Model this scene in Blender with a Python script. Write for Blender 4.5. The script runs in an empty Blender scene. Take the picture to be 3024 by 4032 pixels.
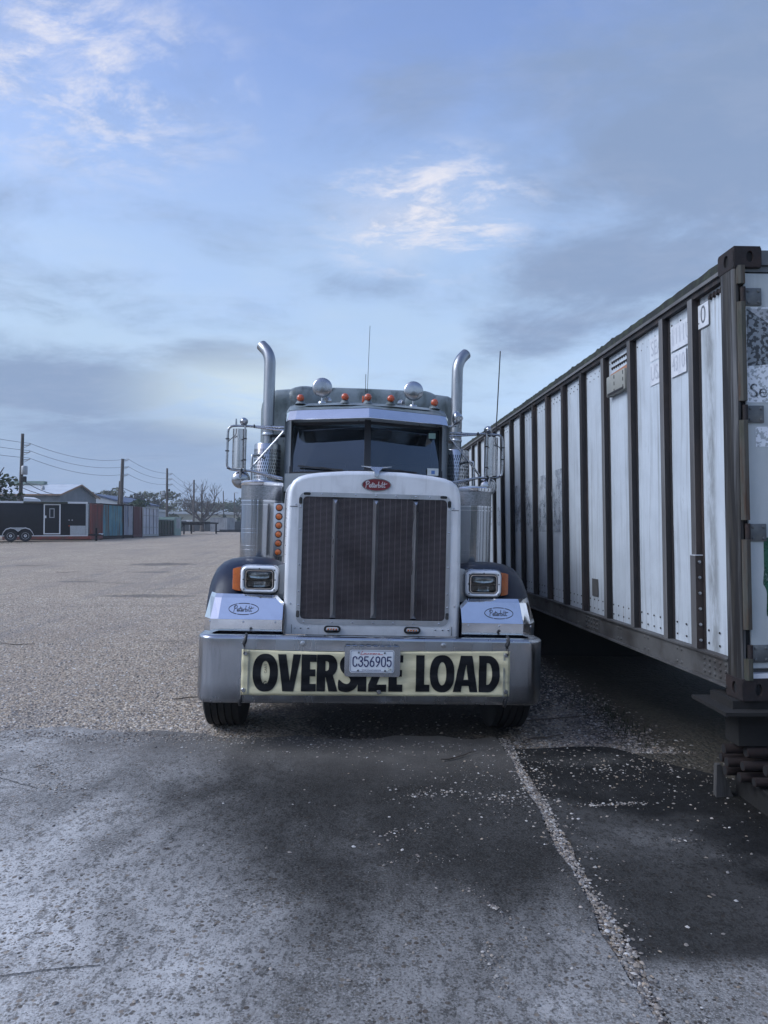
import bpy, bmesh, math, random
import numpy as np
from mathutils import Vector, Matrix, Euler

random.seed(7)
RNG = np.random.default_rng(7)
R = math.radians
scene = bpy.context.scene
COL = scene.collection

# ------------------------------------------------------------------ camera
cam_d = bpy.data.cameras.new('camera')
cam = bpy.data.objects.new('camera', cam_d)
COL.objects.link(cam)
cam.location = (0.0, 0.0, 1.6)
cam.rotation_euler = (R(90 + 1.33), 0.0, 0.0)
cam_d.sensor_fit = 'HORIZONTAL'
cam_d.sensor_width = 36.0
cam_d.lens = 36.0 * 2800 / 3024
cam_d.clip_start = 0.05
cam_d.clip_end = 5000
scene.camera = cam

# ------------------------------------------------------------------ node helper
class NT:
    def __init__(s, tree):
        s.t = tree; s.N = tree.nodes; s.L = tree.links
    def n(s, typ, **kw):
        nd = s.N.new(typ)
        for k, v in kw.items():
            setattr(nd, k, v)
        return nd
    def put(s, sock, v):
        if hasattr(v, 'is_linked') or isinstance(v, bpy.types.NodeSocket):
            s.L.new(v, sock)
        else:
            try:
                sock.default_value = v
            except Exception:
                sock.default_value = (v[0], v[1], v[2], 1.0)
    def math(s, op, a, b=0.0, clamp=False):
        nd = s.n('ShaderNodeMath', operation=op, use_clamp=clamp)
        s.put(nd.inputs[0], a); s.put(nd.inputs[1], b)
        return nd.outputs[0]
    def vmath(s, op, a, b=(0, 0, 0), out=0):
        nd = s.n('ShaderNodeVectorMath', operation=op)
        s.put(nd.inputs[0], a); s.put(nd.inputs[1], b)
        return nd.outputs[out]
    def coord(s, what='Object'):
        return s.n('ShaderNodeTexCoord').outputs[what]
    def mapping(s, vec, loc=(0, 0, 0), rot=(0, 0, 0), scale=(1, 1, 1)):
        nd = s.n('ShaderNodeMapping')
        s.put(nd.inputs['Vector'], vec)
        nd.inputs['Location'].default_value = loc
        nd.inputs['Rotation'].default_value = rot
        nd.inputs['Scale'].default_value = scale
        return nd.outputs[0]
    def noise(s, vec, scale=5.0, detail=4.0, rough=0.55, dist=0.0, out=0):
        nd = s.n('ShaderNodeTexNoise')
        s.put(nd.inputs['Vector'], vec)
        nd.inputs['Scale'].default_value = scale
        nd.inputs['Detail'].default_value = detail
        nd.inputs['Roughness'].default_value = rough
        nd.inputs['Distortion'].default_value = dist
        return nd.outputs[out]
    def voronoi(s, vec, scale=5.0, feature='F1', out='Distance', rnd=1.0):
        nd = s.n('ShaderNodeTexVoronoi', feature=feature)
        s.put(nd.inputs['Vector'], vec)
        nd.inputs['Scale'].default_value = scale
        nd.inputs['Randomness'].default_value = rnd
        return nd.outputs[out]
    def ramp(s, fac, stops, interp='LINEAR'):
        nd = s.n('ShaderNodeValToRGB')
        cr = nd.color_ramp; cr.interpolation = interp
        while len(cr.elements) < len(stops):
            cr.elements.new(0.5)
        for e, (p, c) in zip(cr.elements, stops):
            e.position = p
            e.color = (c, c, c, 1) if isinstance(c, (int, float)) else (c[0], c[1], c[2], 1)
        s.put(nd.inputs[0], fac)
        return nd.outputs[0]
    def rng(s, v, a, b, c=0.0, d=1.0, smooth=True):
        nd = s.n('ShaderNodeMapRange', interpolation_type='SMOOTHSTEP' if smooth else 'LINEAR')
        s.put(nd.inputs['Value'], v)
        nd.inputs['From Min'].default_value = a; nd.inputs['From Max'].default_value = b
        nd.inputs['To Min'].default_value = c; nd.inputs['To Max'].default_value = d
        return nd.outputs[0]
    def mix(s, fac, a, b, blend='MIX'):
        nd = s.n('ShaderNodeMix', data_type='RGBA', blend_type=blend)
        s.put(nd.inputs[0], fac)
        for k, v in ((6, a), (7, b)):
            if isinstance(v, tuple) and len(v) == 3:
                v = (v[0], v[1], v[2], 1.0)
            s.put(nd.inputs[k], v)
        return nd.outputs[2]
    def sep(s, v):
        nd = s.n('ShaderNodeSeparateXYZ'); s.put(nd.inputs[0], v)
        return nd.outputs
    def comb(s, x, y, z):
        nd = s.n('ShaderNodeCombineXYZ')
        s.put(nd.inputs[0], x); s.put(nd.inputs[1], y); s.put(nd.inputs[2], z)
        return nd.outputs[0]
    def bump(s, h, strength=0.3, dist=0.01, normal=None):
        nd = s.n('ShaderNodeBump')
        nd.inputs['Strength'].default_value = strength
        nd.inputs['Distance'].default_value = dist
        s.put(nd.inputs['Height'], h)
        if normal is not None:
            s.put(nd.inputs['Normal'], normal)
        return nd.outputs[0]

# ------------------------------------------------------------------ world: early daylight with broken cloud
SUN_EL, SUN_AZ = 40.0, -104.0     # azimuth from +Y towards +X: light from the left, a little behind the viewer
world = bpy.data.worlds.new('World'); scene.world = world
world.use_nodes = True
w = NT(world.node_tree)
for nd in list(w.N):
    w.N.remove(nd)
sky = w.n('ShaderNodeTexSky', sky_type='NISHITA')
sky.sun_disc = False
sky.sun_elevation = R(SUN_EL)
sky.sun_rotation = R(SUN_AZ)
sky.air_density = 1.0; sky.dust_density = 1.6; sky.ozone_density = 1.6
D = w.coord('Generated')
dx, dy, dz = w.sep(D)
den = w.math('ADD', w.math('MAXIMUM', dz, 0.0), 0.16)
P = w.comb(w.math('DIVIDE', dx, den), w.math('DIVIDE', dy, den), 0.0)     # a flat cloud deck seen in perspective
def blob(c, rad, r0=0.35, r1=1.0):
    v = Vector(c).normalized()
    q = w.vmath('MULTIPLY', w.vmath('SUBTRACT', D, tuple(v)), (1 / rad[0], 1 / rad[1], 1 / rad[2]))
    return w.rng(w.vmath('LENGTH', q, out=1), r0, r1, 1.0, 0.0)
base = w.mix(1.0, sky.outputs[0], (2.45, 2.42, 2.72), 'MULTIPLY')
# pale veil low in the sky
veil = w.math('MULTIPLY', w.rng(dz, 0.60, 0.24), w.rng(w.noise(P, 1.1, 5, 0.55), 0.2, 0.7, 0.55, 1.0))
c1 = w.mix(w.math('MULTIPLY', veil, 0.9), base, (5.2, 6.9, 8.9))
# brighter gap in the clouds near the horizon
gap = blob((-0.19, 1, 0.185), (0.17, 0.5, 0.07), 0.0, 1.3)
# grey cloud sheets: where they gather follows broad banks, their edges follow noise
fine = w.noise(w.mapping(P, scale=(1.0, 1.25, 1)), 1.9, 10, 0.64, 0.35)
def bank(c, rad, k):
    return w.math('MULTIPLY', blob(c, rad, 0.0, 1.35), k)
bk = bank((0.46, 1, 0.58), (0.36, 0.6, 0.26), 1.0)
for c, rad, k in (((0.33, 1, 0.36), (0.30, 0.5, 0.13), 0.95), ((0.22, 1, 0.29), (0.16, 0.5, 0.07), 0.9), ((-0.48, 1, 0.20), (0.36, 0.5, 0.10), 0.95),
                  ((-0.22, 1, 0.24), (0.17, 0.5, 0.045), 0.8), ((-0.35, 1, 0.13), (0.25, 0.5, 0.06), 0.9), ((-0.05, 1, 0.35), (0.25, 0.5, 0.06), 0.55), ((-0.42, 1, 0.33), (0.30, 0.5, 0.09), 0.62), ((0.05, 1, 0.62), (0.16, 0.5, 0.10), 0.62)):
    bk = w.math('MAXIMUM', bk, bank(c, rad, k))
bk = w.math('MAXIMUM', bk, 0.40)
edge = w.math('ADD', bk, w.math('MULTIPLY', w.math('SUBTRACT', fine, 0.5), 1.5))
grey = w.math('MULTIPLY', w.rng(edge, 0.34, 0.92), 0.9)
c2 = w.mix(grey, c1, (2.65, 3.65, 5.65))
# low bank over the horizon
low = w.math('MULTIPLY', w.rng(w.math('ADD', dz, w.math('MULTIPLY', w.math('SUBTRACT', fine, 0.5), 0.16)), 0.17, 0.08), 0.9)
c2b = w.mix(w.math('MULTIPLY', w.math('MULTIPLY', gap, w.rng(fine, 0.30, 0.56)), 1.0), c2, (6.8, 8.1, 8.9))
c3 = w.mix(low, c2b, (3.05, 4.2, 6.4))
# high lit wisps: torn cirrus, broken by a finer noise
wv = w.mapping(P, rot=(0, 0, R(24)), scale=(1.0, 1.5, 1.0))
wn = w.rng(w.noise(wv, 3.6, 12, 0.70, 0.35), 0.40, 0.60)
wn = w.math('MULTIPLY', wn, w.rng(w.noise(w.mapping(P, rot=(0, 0, R(-30)), scale=(1, 1.6, 1)), 7.5, 9, 0.66, 0.5), 0.34, 0.62, 0.12, 1.0))
soft = w.rng(w.noise(wv, 1.6, 6, 0.6, 0.3), 0.40, 0.75)
wb = w.math('MAXIMUM', blob((-0.47, 1, 0.665), (0.25, 0.5, 0.125), 0.1, 1.1), blob((0.06, 1, 0.445), (0.175, 0.5, 0.09), 0.35, 1.05))
wisp = w.math('MULTIPLY', w.math('MULTIPLY', w.math('MAXIMUM', wn, w.math('MULTIPLY', soft, 0.40)), w.math('MAXIMUM', wb, 0.05)), 1.0, True)
c4 = w.mix(wisp, c3, (8.6, 8.6, 9.5))
bg = w.n('ShaderNodeBackground')
w.put(bg.inputs['Color'], c4)
bg.inputs['Strength'].default_value = 0.0675
wo = w.n('ShaderNodeOutputWorld')
w.L.new(bg.outputs[0], wo.inputs['Surface'])

# ------------------------------------------------------------------ sun (soft, behind thin cloud)
sd = bpy.data.lights.new('sun', 'SUN')
sd.energy = 1.5
sd.angle = R(30)
sd.color = (0.72, 0.86, 1.0)
sun = bpy.data.objects.new('sun', sd); COL.objects.link(sun)
az, el = R(SUN_AZ), R(SUN_EL)
to_sun = Vector((math.sin(az) * math.cos(el), math.cos(az) * math.cos(el), math.sin(el)))
sun.rotation_euler = to_sun.to_track_quat('Z', 'Y').to_euler()

scene.render.engine = 'CYCLES'
scene.cycles.use_denoising = True
scene.cycles.max_bounces = 6
scene.cycles.transparent_max_bounces = 12
scene.cycles.volume_bounces = 0
scene.cycles.caustics_reflective = False
scene.cycles.caustics_refractive = False
vs = scene.view_settings
vs.view_transform = 'Standard'
vs.look = 'None'
vs.exposure = 0.52
vs.gamma = 1.0
vs.use_curve_mapping = False

# ------------------------------------------------------------------ materials
def new_mat(name):
    m = bpy.data.materials.new(name); m.use_nodes = True
    t = NT(m.node_tree)
    b = t.N['Principled BSDF']
    return m, t, b

def pmat(name, col, rough=0.5, metal=0.0, col2=None, scale=6.0, lo=0.4, hi=0.7, rvar=0.0, bump=0.0, bscale=60.0, stretch=(1, 1, 1),
         detail=5.0, spec=0.5, coat=0.0, grime=None, gscale=3.0, glo=0.5, ghi=0.75, gstretch=(1, 1, 0.15), gamt=0.8, trans=0.0, coat_rough=0.05):
    """A worn painted / metal / plastic surface: base colour, a second colour in noise patches, optional streaky grime."""
    m, t, b = new_mat(name)
    co = t.coord('Object')
    c = (col[0], col[1], col[2], 1)
    nz = None
    if col2 is not None:
        nz = t.noise(t.mapping(co, scale=stretch), scale, detail, 0.6, 0.2)
        c = t.mix(t.rng(nz, lo, hi), tuple(col), tuple(col2))
    if grime is not None:
        g = t.rng(t.noise(t.mapping(co, loc=(3, 5, 1), scale=gstretch), gscale, 6, 0.65, 0.3), glo, ghi)
        g = t.math('MULTIPLY', g, gamt)
        c = t.mix(g, c, tuple(grime))
        if metal > 0:
            t.put(b.inputs['Metallic'], t.math('MULTIPLY', t.math('SUBTRACT', 1.0, g), metal))
    t.put(b.inputs['Base Color'], c)
    if not (grime is not None and metal > 0):
        b.inputs['Metallic'].default_value = metal
    if rvar > 0:
        rn = t.noise(t.mapping(co, scale=stretch), scale * 1.7, 5, 0.6)
        t.put(b.inputs['Roughness'], t.rng(rn, 0.3, 0.7, max(0.02, rough - rvar), min(1.0, rough + rvar)))
    else:
        b.inputs['Roughness'].default_value = rough
    b.inputs['Specular IOR Level'].default_value = spec
    b.inputs['Coat Weight'].default_value = coat
    b.inputs['Coat Roughness'].default_value = coat_rough
    b.inputs['Transmission Weight'].default_value = trans
    if bump > 0:
        bn = t.noise(t.mapping(co, scale=stretch), bscale, 4, 0.6)
        t.L.new(t.bump(bn, bump, 0.01), b.inputs['Normal'])
    return m

M = {}
M['alum'] = pmat('brushed_aluminium', (0.50, 0.515, 0.54), 0.36, 1.0, (0.40, 0.41, 0.43), 3.0, rvar=0.10, stretch=(1, 1, 0.25), grime=(0.20, 0.20, 0.20), gamt=0.35, gscale=5)
M['bumper'] = pmat('dull_bumper_metal', (0.42, 0.44, 0.47), 0.24, 1.0, (0.35, 0.36, 0.38), 2.5, rvar=0.09, stretch=(1, 1, 0.2), grime=(0.16, 0.16, 0.16), gamt=0.4, gscale=4, bump=0.03, bscale=14)
M['shell'] = pmat('weathered_hood_paint', (0.74, 0.755, 0.775), 0.40, 0.30, (0.65, 0.66, 0.68), 5.0, rvar=0.08, grime=(0.26, 0.27, 0.28), gamt=0.5, gscale=9, gstretch=(1, 1, 0.12))
M['chrome'] = pmat('polished_chrome', (0.72, 0.73, 0.75), 0.09, 1.0, (0.62, 0.62, 0.64), 4.0, rvar=0.05, grime=(0.25, 0.25, 0.26), gamt=0.25, gscale=6)
M['chrome_dull'] = pmat('stained_chrome', (0.44, 0.45, 0.47), 0.22, 1.0, (0.32, 0.33, 0.345), 5.0, rvar=0.10, grime=(0.16, 0.17, 0.17), gamt=0.5, gscale=7)
M['stainless'] = pmat('stainless_steel', (0.42, 0.435, 0.46), 0.14, 1.0, (0.34, 0.35, 0.365), 3.0, rvar=0.06, stretch=(2, 2, 0.1), bump=0.05, bscale=4)
M['guard'] = pmat('polished_fender_guard', (0.80, 0.81, 0.83), 0.07, 1.0, (0.74, 0.75, 0.77), 5.0, rvar=0.04, bump=0.015, bscale=5)
M['mirror_back'] = pmat('mirror_back_steel', (0.60, 0.60, 0.60), 0.18, 0.9, (0.5, 0.5, 0.5), 3.0, stretch=(3, 3, 0.15), grime=(0.22, 0.21, 0.2), gamt=0.4)
M['navy'] = pmat('navy_paint_dusty', (0.006, 0.012, 0.030), 0.36, 0.0, (0.014, 0.020, 0.036), 6.0, 0.45, 0.8, rvar=0.08, spec=0.28)
M['stack'] = pmat('tarnished_stack_steel', (0.36, 0.375, 0.395), 0.34, 1.0, (0.27, 0.28, 0.295), 4.0, rvar=0.08, stretch=(2, 2, 0.4), grime=(0.10, 0.11, 0.10), gamt=0.5, gscale=5)
M['cabgrey'] = pmat('mildewed_cab_paint', (0.20, 0.235, 0.25), 0.45, 0.1, (0.11, 0.14, 0.14), 2.5, grime=(0.018, 0.028, 0.024), gscale=3.5, glo=0.45, ghi=0.72, gamt=0.85, gstretch=(1.6, 1.6, 0.7))
M['pillar'] = pmat('chipped_cab_paint', (0.26, 0.29, 0.31), 0.45, 0.1, (0.10, 0.07, 0.06), 14.0, 0.62, 0.68)
M['black'] = pmat('black_plastic', (0.012, 0.012, 0.014), 0.45)
M['rubber'] = pmat('tyre_rubber', (0.009, 0.009, 0.010), 0.8, 0.0, (0.016, 0.016, 0.016), 8.0, bump=0.2, bscale=120)
M['void'] = pmat('sooty_underside', (0.010, 0.010, 0.011), 0.9)
M['slat'] = pmat('grille_slat_metal', (0.27, 0.235, 0.245), 0.45, 0.9, (0.17, 0.145, 0.15), 3.0)
M['rad'] = pmat('radiator_core', (0.008, 0.008, 0.011), 0.85)
M['bolt'] = pmat('bolt_steel', (0.62, 0.63, 0.66), 0.2, 1.0)
M['amber'] = pmat('amber_lens', (0.55, 0.13, 0.02), 0.22, 0.0, (0.42, 0.09, 0.015), 12.0, spec=0.6, coat=0.5, trans=0.1)
M['red_amber'] = pmat('faded_amber_lens', (0.50, 0.075, 0.018), 0.25, 0.0, (0.38, 0.07, 0.02), 18.0, spec=0.6, coat=0.4)
M['red'] = pmat('emblem_red', (0.16, 0.008, 0.018), 0.3, 0.0, (0.12, 0.007, 0.016), 20.0, coat=0.4)
M['letter'] = pmat('emblem_silver', (0.66, 0.64, 0.66), 0.3, 0.6)
M['ink'] = pmat('black_ink', (0.008, 0.009, 0.012), 0.5)
M['yellow'] = pmat('faded_yellow_vinyl', (0.70, 0.63, 0.40), 0.5, 0.0, (0.58, 0.52, 0.33), 4.0, 0.35, 0.75, bump=0.45, bscale=7, stretch=(1, 1, 2.5), grime=(0.30, 0.26, 0.17), gscale=5, glo=0.52, ghi=0.8, gamt=0.5, gstretch=(0.5, 1, 1.6))
M['bannerink'] = pmat('printed_black_vinyl', (0.006, 0.0065, 0.008), 0.6, 0.0, (0.012, 0.0125, 0.0145), 6.0, spec=0.2, bump=0.45, bscale=7, stretch=(1, 1, 2.5))
M['plate_white'] = pmat('plate_white', (0.74, 0.77, 0.80), 0.4, 0.0, (0.66, 0.69, 0.72), 9.0)
M['plate_blue'] = pmat('plate_blue', (0.012, 0.018, 0.10), 0.4)
M['plate_red'] = pmat('plate_red', (0.45, 0.03, 0.03), 0.4)
M['sticker_green'] = pmat('pale_green_sticker', (0.35, 0.55, 0.50), 0.5)
M['sticker_white'] = pmat('paper_sticker', (0.68, 0.72, 0.70), 0.5)
M['sticker_blue'] = pmat('blue_sticker', (0.10, 0.22, 0.50), 0.5)
M['orange'] = pmat('orange_plastic', (0.55, 0.10, 0.03), 0.45)
M['lamp_glass'] = pmat('lamp_reflector', (0.55, 0.57, 0.58), 0.12, 0.9, (0.18, 0.19, 0.19), 30.0, 0.35, 0.65)
M['lamp_dark'] = pmat('lamp_dark_interior', (0.03, 0.032, 0.034), 0.15, 0.3, coat=0.8)
M['screen'] = pmat('wire_intake_screen', (0.16, 0.17, 0.18), 0.35, 0.9, (0.34, 0.35, 0.37), 160.0, 0.42, 0.58)
M['seat'] = pmat('interior_grey', (0.05, 0.06, 0.07), 0.8)

# windscreen: tinted glass with a film of dust outside the wiper sweep
def glass_mat(name, cx):
    m, t, b = new_mat(name)
    t.N.remove(b)
    co = t.coord('Object')
    x, y, z = t.sep(co)
    r = t.math('SQRT', t.math('ADD', t.math('POWER', t.math('SUBTRACT', x, cx), 2.0), t.math('POWER', t.math('SUBTRACT', z, 2.12), 2.0)))
    swept = t.rng(r, 0.515, 0.50)
    dirt = t.math('ADD', t.math('MULTIPLY', t.math('SUBTRACT', 1.0, swept), 0.035), t.rng(t.noise(t.mapping(co, scale=(3, 1, 0.35)), 9, 5, 0.6), 0.4, 0.8, 0.0, 0.03))
    tr = t.n('ShaderNodeBsdfTransparent'); tr.inputs[0].default_value = (0.24, 0.30, 0.34, 1)
    gl = t.n('ShaderNodeBsdfGlossy'); gl.inputs['Roughness'].default_value = 0.03
    gl.inputs['Color'].default_value = (0.75, 0.88, 1.0, 1)
    fr = t.n('ShaderNodeFresnel'); fr.inputs['IOR'].default_value = 1.6
    a = t.n('ShaderNodeMixShader')
    t.L.new(t.math('MULTIPLY', fr.outputs[0], 1.6, True), a.inputs[0]); t.L.new(tr.outputs[0], a.inputs[1]); t.L.new(gl.outputs[0], a.inputs[2])
    df = t.n('ShaderNodeBsdfDiffuse'); df.inputs[0].default_value = (0.33, 0.36, 0.38, 1)
    a2 = t.n('ShaderNodeMixShader')
    t.L.new(dirt, a2.inputs[0]); t.L.new(a.outputs[0], a2.inputs[1]); t.L.new(df.outputs[0], a2.inputs[2])
    t.L.new(a2.outputs[0], t.N['Material Output'].inputs['Surface'])
    return m
def clear_glass(name, tint=(0.85, 0.88, 0.9)):
    m, t, b = new_mat(name)
    t.N.remove(b)
    tr = t.n('ShaderNodeBsdfTransparent'); tr.inputs[0].default_value = (*tint, 1)
    gl = t.n('ShaderNodeBsdfGlossy'); gl.inputs['Roughness'].default_value = 0.04
    fr = t.n('ShaderNodeFresnel'); fr.inputs['IOR'].default_value = 1.5
    a = t.n('ShaderNodeMixShader')
    t.L.new(t.math('MULTIPLY', fr.outputs[0], 1.3, True), a.inputs[0]); t.L.new(tr.outputs[0], a.inputs[1]); t.L.new(gl.outputs[0], a.inputs[2])
    t.L.new(a.outputs[0], t.N['Material Output'].inputs['Surface'])
    return m
M['glass_lamp'] = clear_glass('lamp_cover_glass')
M['glass_l'] = glass_mat('windscreen_glass', -0.10)
M['glass_r'] = glass_mat('windscreen_glass_second', 0.66)

# ------------------------------------------------------------------ mesh builder
class MB:
    def __init__(s):
        s.v = []; s.f = []; s.m = []; s.cur = 0
    def mat(s, i):
        s.cur = i; return s
    def add(s, vs, fs):
        o = len(s.v)
        s.v += [tuple(p) for p in vs]
        for f in fs:
            s.f.append(tuple(i + o for i in f)); s.m.append(s.cur)
        return s
    def box(s, x0, x1, y0, y1, z0, z1):
        vs = [(x, y, z) for z in (z0, z1) for y in (y0, y1) for x in (x0, x1)]
        return s.add(vs, [(0, 2, 3, 1), (4, 5, 7, 6), (0, 1, 5, 4), (2, 6, 7, 3), (0, 4, 6, 2), (1, 3, 7, 5)])
    def cbox(s, x0, x1, y0, y1, z0, z1, c=0.004):
        """box with chamfered edges"""
        bm = bmesh.new()
        bmesh.ops.create_cube(bm, size=1.0)
        for v in bm.verts:
            v.co = Vector((x0 + (v.co.x + .5) * (x1 - x0), y0 + (v.co.y + .5) * (y1 - y0), z0 + (v.co.z + .5) * (z1 - z0)))
        c = min(c, 0.45 * min(x1 - x0, y1 - y0, z1 - z0))
        bmesh.ops.bevel(bm, geom=bm.edges[:], offset=c, segments=2, profile=0.5, affect='EDGES')
        bm.verts.index_update()
        s.add([v.co.copy() for v in bm.verts], [[v.index for v in f.verts] for f in bm.faces])
        bm.free(); return s
    def beam(s, a, b, w, h):
        a = Vector(a); b = Vector(b); d = (b - a).normalized()
        up = Vector((0, 0, 1)) if abs(d.z) < 0.95 else Vector((0, 1, 0))
        r = d.cross(up).normalized() * w / 2; u = r.cross(d).normalized() * h / 2
        vs = [p + sr * r + su * u for p in (a, b) for sr, su in ((-1, -1), (1, -1), (1, 1), (-1, 1))]
        return s.add(vs, [(0, 1, 2, 3), (7, 6, 5, 4), (0, 4, 5, 1), (1, 5, 6, 2), (2, 6, 7, 3), (3, 7, 4, 0)])
    def tube(s, pts, rad, seg=10, caps=True):
        pts = [Vector(p) for p in pts]; n = len(pts)
        rs = rad if isinstance(rad, (list, tuple)) else [rad] * n
        ref = None; vs = []
        for i, p in enumerate(pts):
            d = (pts[min(i + 1, n - 1)] - pts[max(i - 1, 0)]).normalized()
            if ref is None:
                ref = d.orthogonal().normalized()
            else:
                ref = (ref - d * ref.dot(d)).normalized()
            q = d.cross(ref)
            for k in range(seg):
                a = 2 * math.pi * k / seg
                vs.append(p + rs[i] * (math.cos(a) * ref + math.sin(a) * q))
        fs = [(i * seg + k, i * seg + (k + 1) % seg, (i + 1) * seg + (k + 1) % seg, (i + 1) * seg + k) for i in range(n - 1) for k in range(seg)]
        if caps:
            fs.append(tuple(range(seg))[::-1]); fs.append(tuple((n - 1) * seg + k for k in range(seg)))
        return s.add(vs, fs)
    def lathe(s, prof, c=(0, 0, 0), axis='Z', seg=24, a0=0.0, a1=2 * math.pi, sx=1.0):
        """prof: list of (radius, height)"""
        full = abs(a1 - a0 - 2 * math.pi) < 1e-6
        cols = seg if full else seg + 1
        vs = []
        for r, h in prof:
            for k in range(cols):
                a = a0 + (a1 - a0) * k / seg
                p, q = r * math.cos(a), r * math.sin(a)
                if axis == 'Z': v = (c[0] + p, c[1] + q, c[2] + h)
                elif axis == 'Y': v = (c[0] + p * sx, c[1] + h, c[2] + q)
                else: v = (c[0] + h, c[1] + p, c[2] + q)
                vs.append(v)
        fs = []
        for i in range(len(prof) - 1):
            for k in range(seg):
                k2 = (k + 1) % cols
                fs.append((i * cols + k, i * cols + k2, (i + 1) * cols + k2, (i + 1) * cols + k))
        if full:
            if prof[0][0] > 1e-6: fs.append(tuple(range(cols))[::-1])
            if prof[-1][0] > 1e-6: fs.append(tuple((len(prof) - 1) * cols + k for k in range(cols)))
        return s.add(vs, fs)
    def loft(s, rings, closed=True, cap0=True, cap1=True):
        n = len(rings[0]); vs = [p for r in rings for p in r]
        rng_ = range(n) if closed else range(n - 1)
        fs = [(i * n + k, i * n + (k + 1) % n, (i + 1) * n + (k + 1) % n, (i + 1) * n + k) for i in range(len(rings) - 1) for k in rng_]
        if cap0: fs.append(tuple(range(n))[::-1])
        if cap1: fs.append(tuple((len(rings) - 1) * n + k for k in range(n)))
        return s.add(vs, fs)
    def prism_y(s, poly, y0, y1):
        """polygon of (x, z) extruded along y"""
        return s.loft([[(x, y0, z) for x, z in poly], [(x, y1, z) for x, z in poly]])
    def prism_x(s, poly, x0, x1):
        return s.loft([[(x0, y, z) for y, z in poly], [(x1, y, z) for y, z in poly]])
    def prism_z(s, poly, z0, z1):
        return s.loft([[(x, y, z0) for x, y in poly], [(x, y, z1) for x, y in poly]])
    def dome(s, c, n, r, h, seg=8):
        n = Vector(n).normalized(); u = n.orthogonal().normalized(); q = n.cross(u); c = Vector(c); vs = []
        for rr, hh in ((1, 0), (0.8, 0.62)):
            for k in range(seg):
                a = 2 * math.pi * k / seg
                vs.append(c + n * h * hh + r * rr * (math.cos(a) * u + math.sin(a) * q))
        vs.append(c + n * h)
        fs = [(k, (k + 1) % seg, seg + (k + 1) % seg, seg + k) for k in range(seg)] + [(seg + k, seg + (k + 1) % seg, 2 * seg) for k in range(seg)]
        return s.add(vs, fs)
    def xform(s, fn, start=0):
        s.v[start:] = [tuple(fn(Vector(p))) for p in s.v[start:]]
        return s
    def build(s, name, mats, parent=None, smooth=40, recalc=True):
        me = bpy.data.meshes.new(name)
        me.from_pydata(s.v, [], s.f)
        mats = mats if isinstance(mats, (list, tuple)) else [mats]
        for m in mats:
            me.materials.append(M[m] if isinstance(m, str) else m)
        if len(mats) > 1:
            me.polygons.foreach_set('material_index', s.m)
        if recalc:
            bm = bmesh.new(); bm.from_mesh(me)
            bmesh.ops.recalc_face_normals(bm, faces=bm.faces[:])
            bm.to_mesh(me); bm.free()
        if smooth:
            me.polygons.foreach_set('use_smooth', [True] * len(me.polygons))
            me.set_sharp_from_angle(angle=R(smooth))
        me.update()
        o = bpy.data.objects.new(name, me); COL.objects.link(o)
        if parent is not None: o.parent = parent
        return o

def thing(name, label, cat, loc=(0, 0, 0), rot=(0, 0, 0), group=None):
    o = bpy.data.objects.new(name, None); COL.objects.link(o)
    o.location = loc; o.rotation_euler = rot
    o['label'] = label; o['category'] = cat
    if group: o['group'] = group
    o.empty_display_size = 0.2
    return o
def tag(o, label=None, cat=None, group=None, kind=None):
    if label: o['label'] = label
    if cat: o['category'] = cat
    if group: o['group'] = group
    if kind: o['kind'] = kind
    return o
def clone(o, parent=None):
    c = o.copy(); COL.objects.link(c); c.parent = parent
    for ch in o.children: clone(ch, c)
    return c
def rrect(x0, x1, z0, z1, r, n=5):
    pts = []
    for cx, cz, a in ((x1 - r, z1 - r, 0), (x0 + r, z1 - r, 90), (x0 + r, z0 + r, 180), (x1 - r, z0 + r, 270)):
        for k in range(n + 1):
            t = R(a + 90 * k / n); pts.append((cx + r * math.cos(t), cz + r * math.sin(t)))
    return pts
def ellipse(cx, cz, rx, rz, n=40):
    return [(cx + rx * math.cos(2 * math.pi * k / n), cz + rz * math.sin(2 * math.pi * k / n)) for k in range(n)]

def fill2d(loops, y=0.0, depth=0.0):
    """flat shape with holes in the x-z plane -> (verts, faces) facing -y; depth extrudes back"""
    cu = bpy.data.curves.new('tmp', 'CURVE'); cu.dimensions = '2D'; cu.fill_mode = 'BOTH' if depth else 'FRONT'
    for lp in loops:
        sp = cu.splines.new('POLY'); sp.points.add(len(lp) - 1); sp.use_cyclic_u = True
        for p, (x, z) in zip(sp.points, lp): p.co = (x, z, 0, 1)
    cu.extrude = depth / 2
    ob = bpy.data.objects.new('tmp', cu)
    me = bpy.data.meshes.new_from_object(ob)
    vs = [(v.co.x, y - v.co.z + depth / 2, v.co.y) for v in me.vertices]
    fs = [tuple(p.vertices) for p in me.polygons]
    bpy.data.objects.remove(ob); bpy.data.curves.remove(cu); bpy.data.meshes.remove(me)
    return vs, fs
def text2d(txt, size, align='CENTER', depth=0.0):
    cu = bpy.data.curves.new('tmp', 'FONT'); cu.body = txt; cu.size = size; cu.align_x = align; cu.align_y = 'CENTER'; cu.extrude = depth / 2
    ob = bpy.data.objects.new('tmp', cu)
    me = bpy.data.meshes.new_from_object(ob)
    vs = [(v.co.x, v.co.y) for v in me.vertices]; fs = [tuple(p.vertices) for p in me.polygons]
    bpy.data.objects.remove(ob); bpy.data.curves.remove(cu); bpy.data.meshes.remove(me)
    return vs, fs
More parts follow.
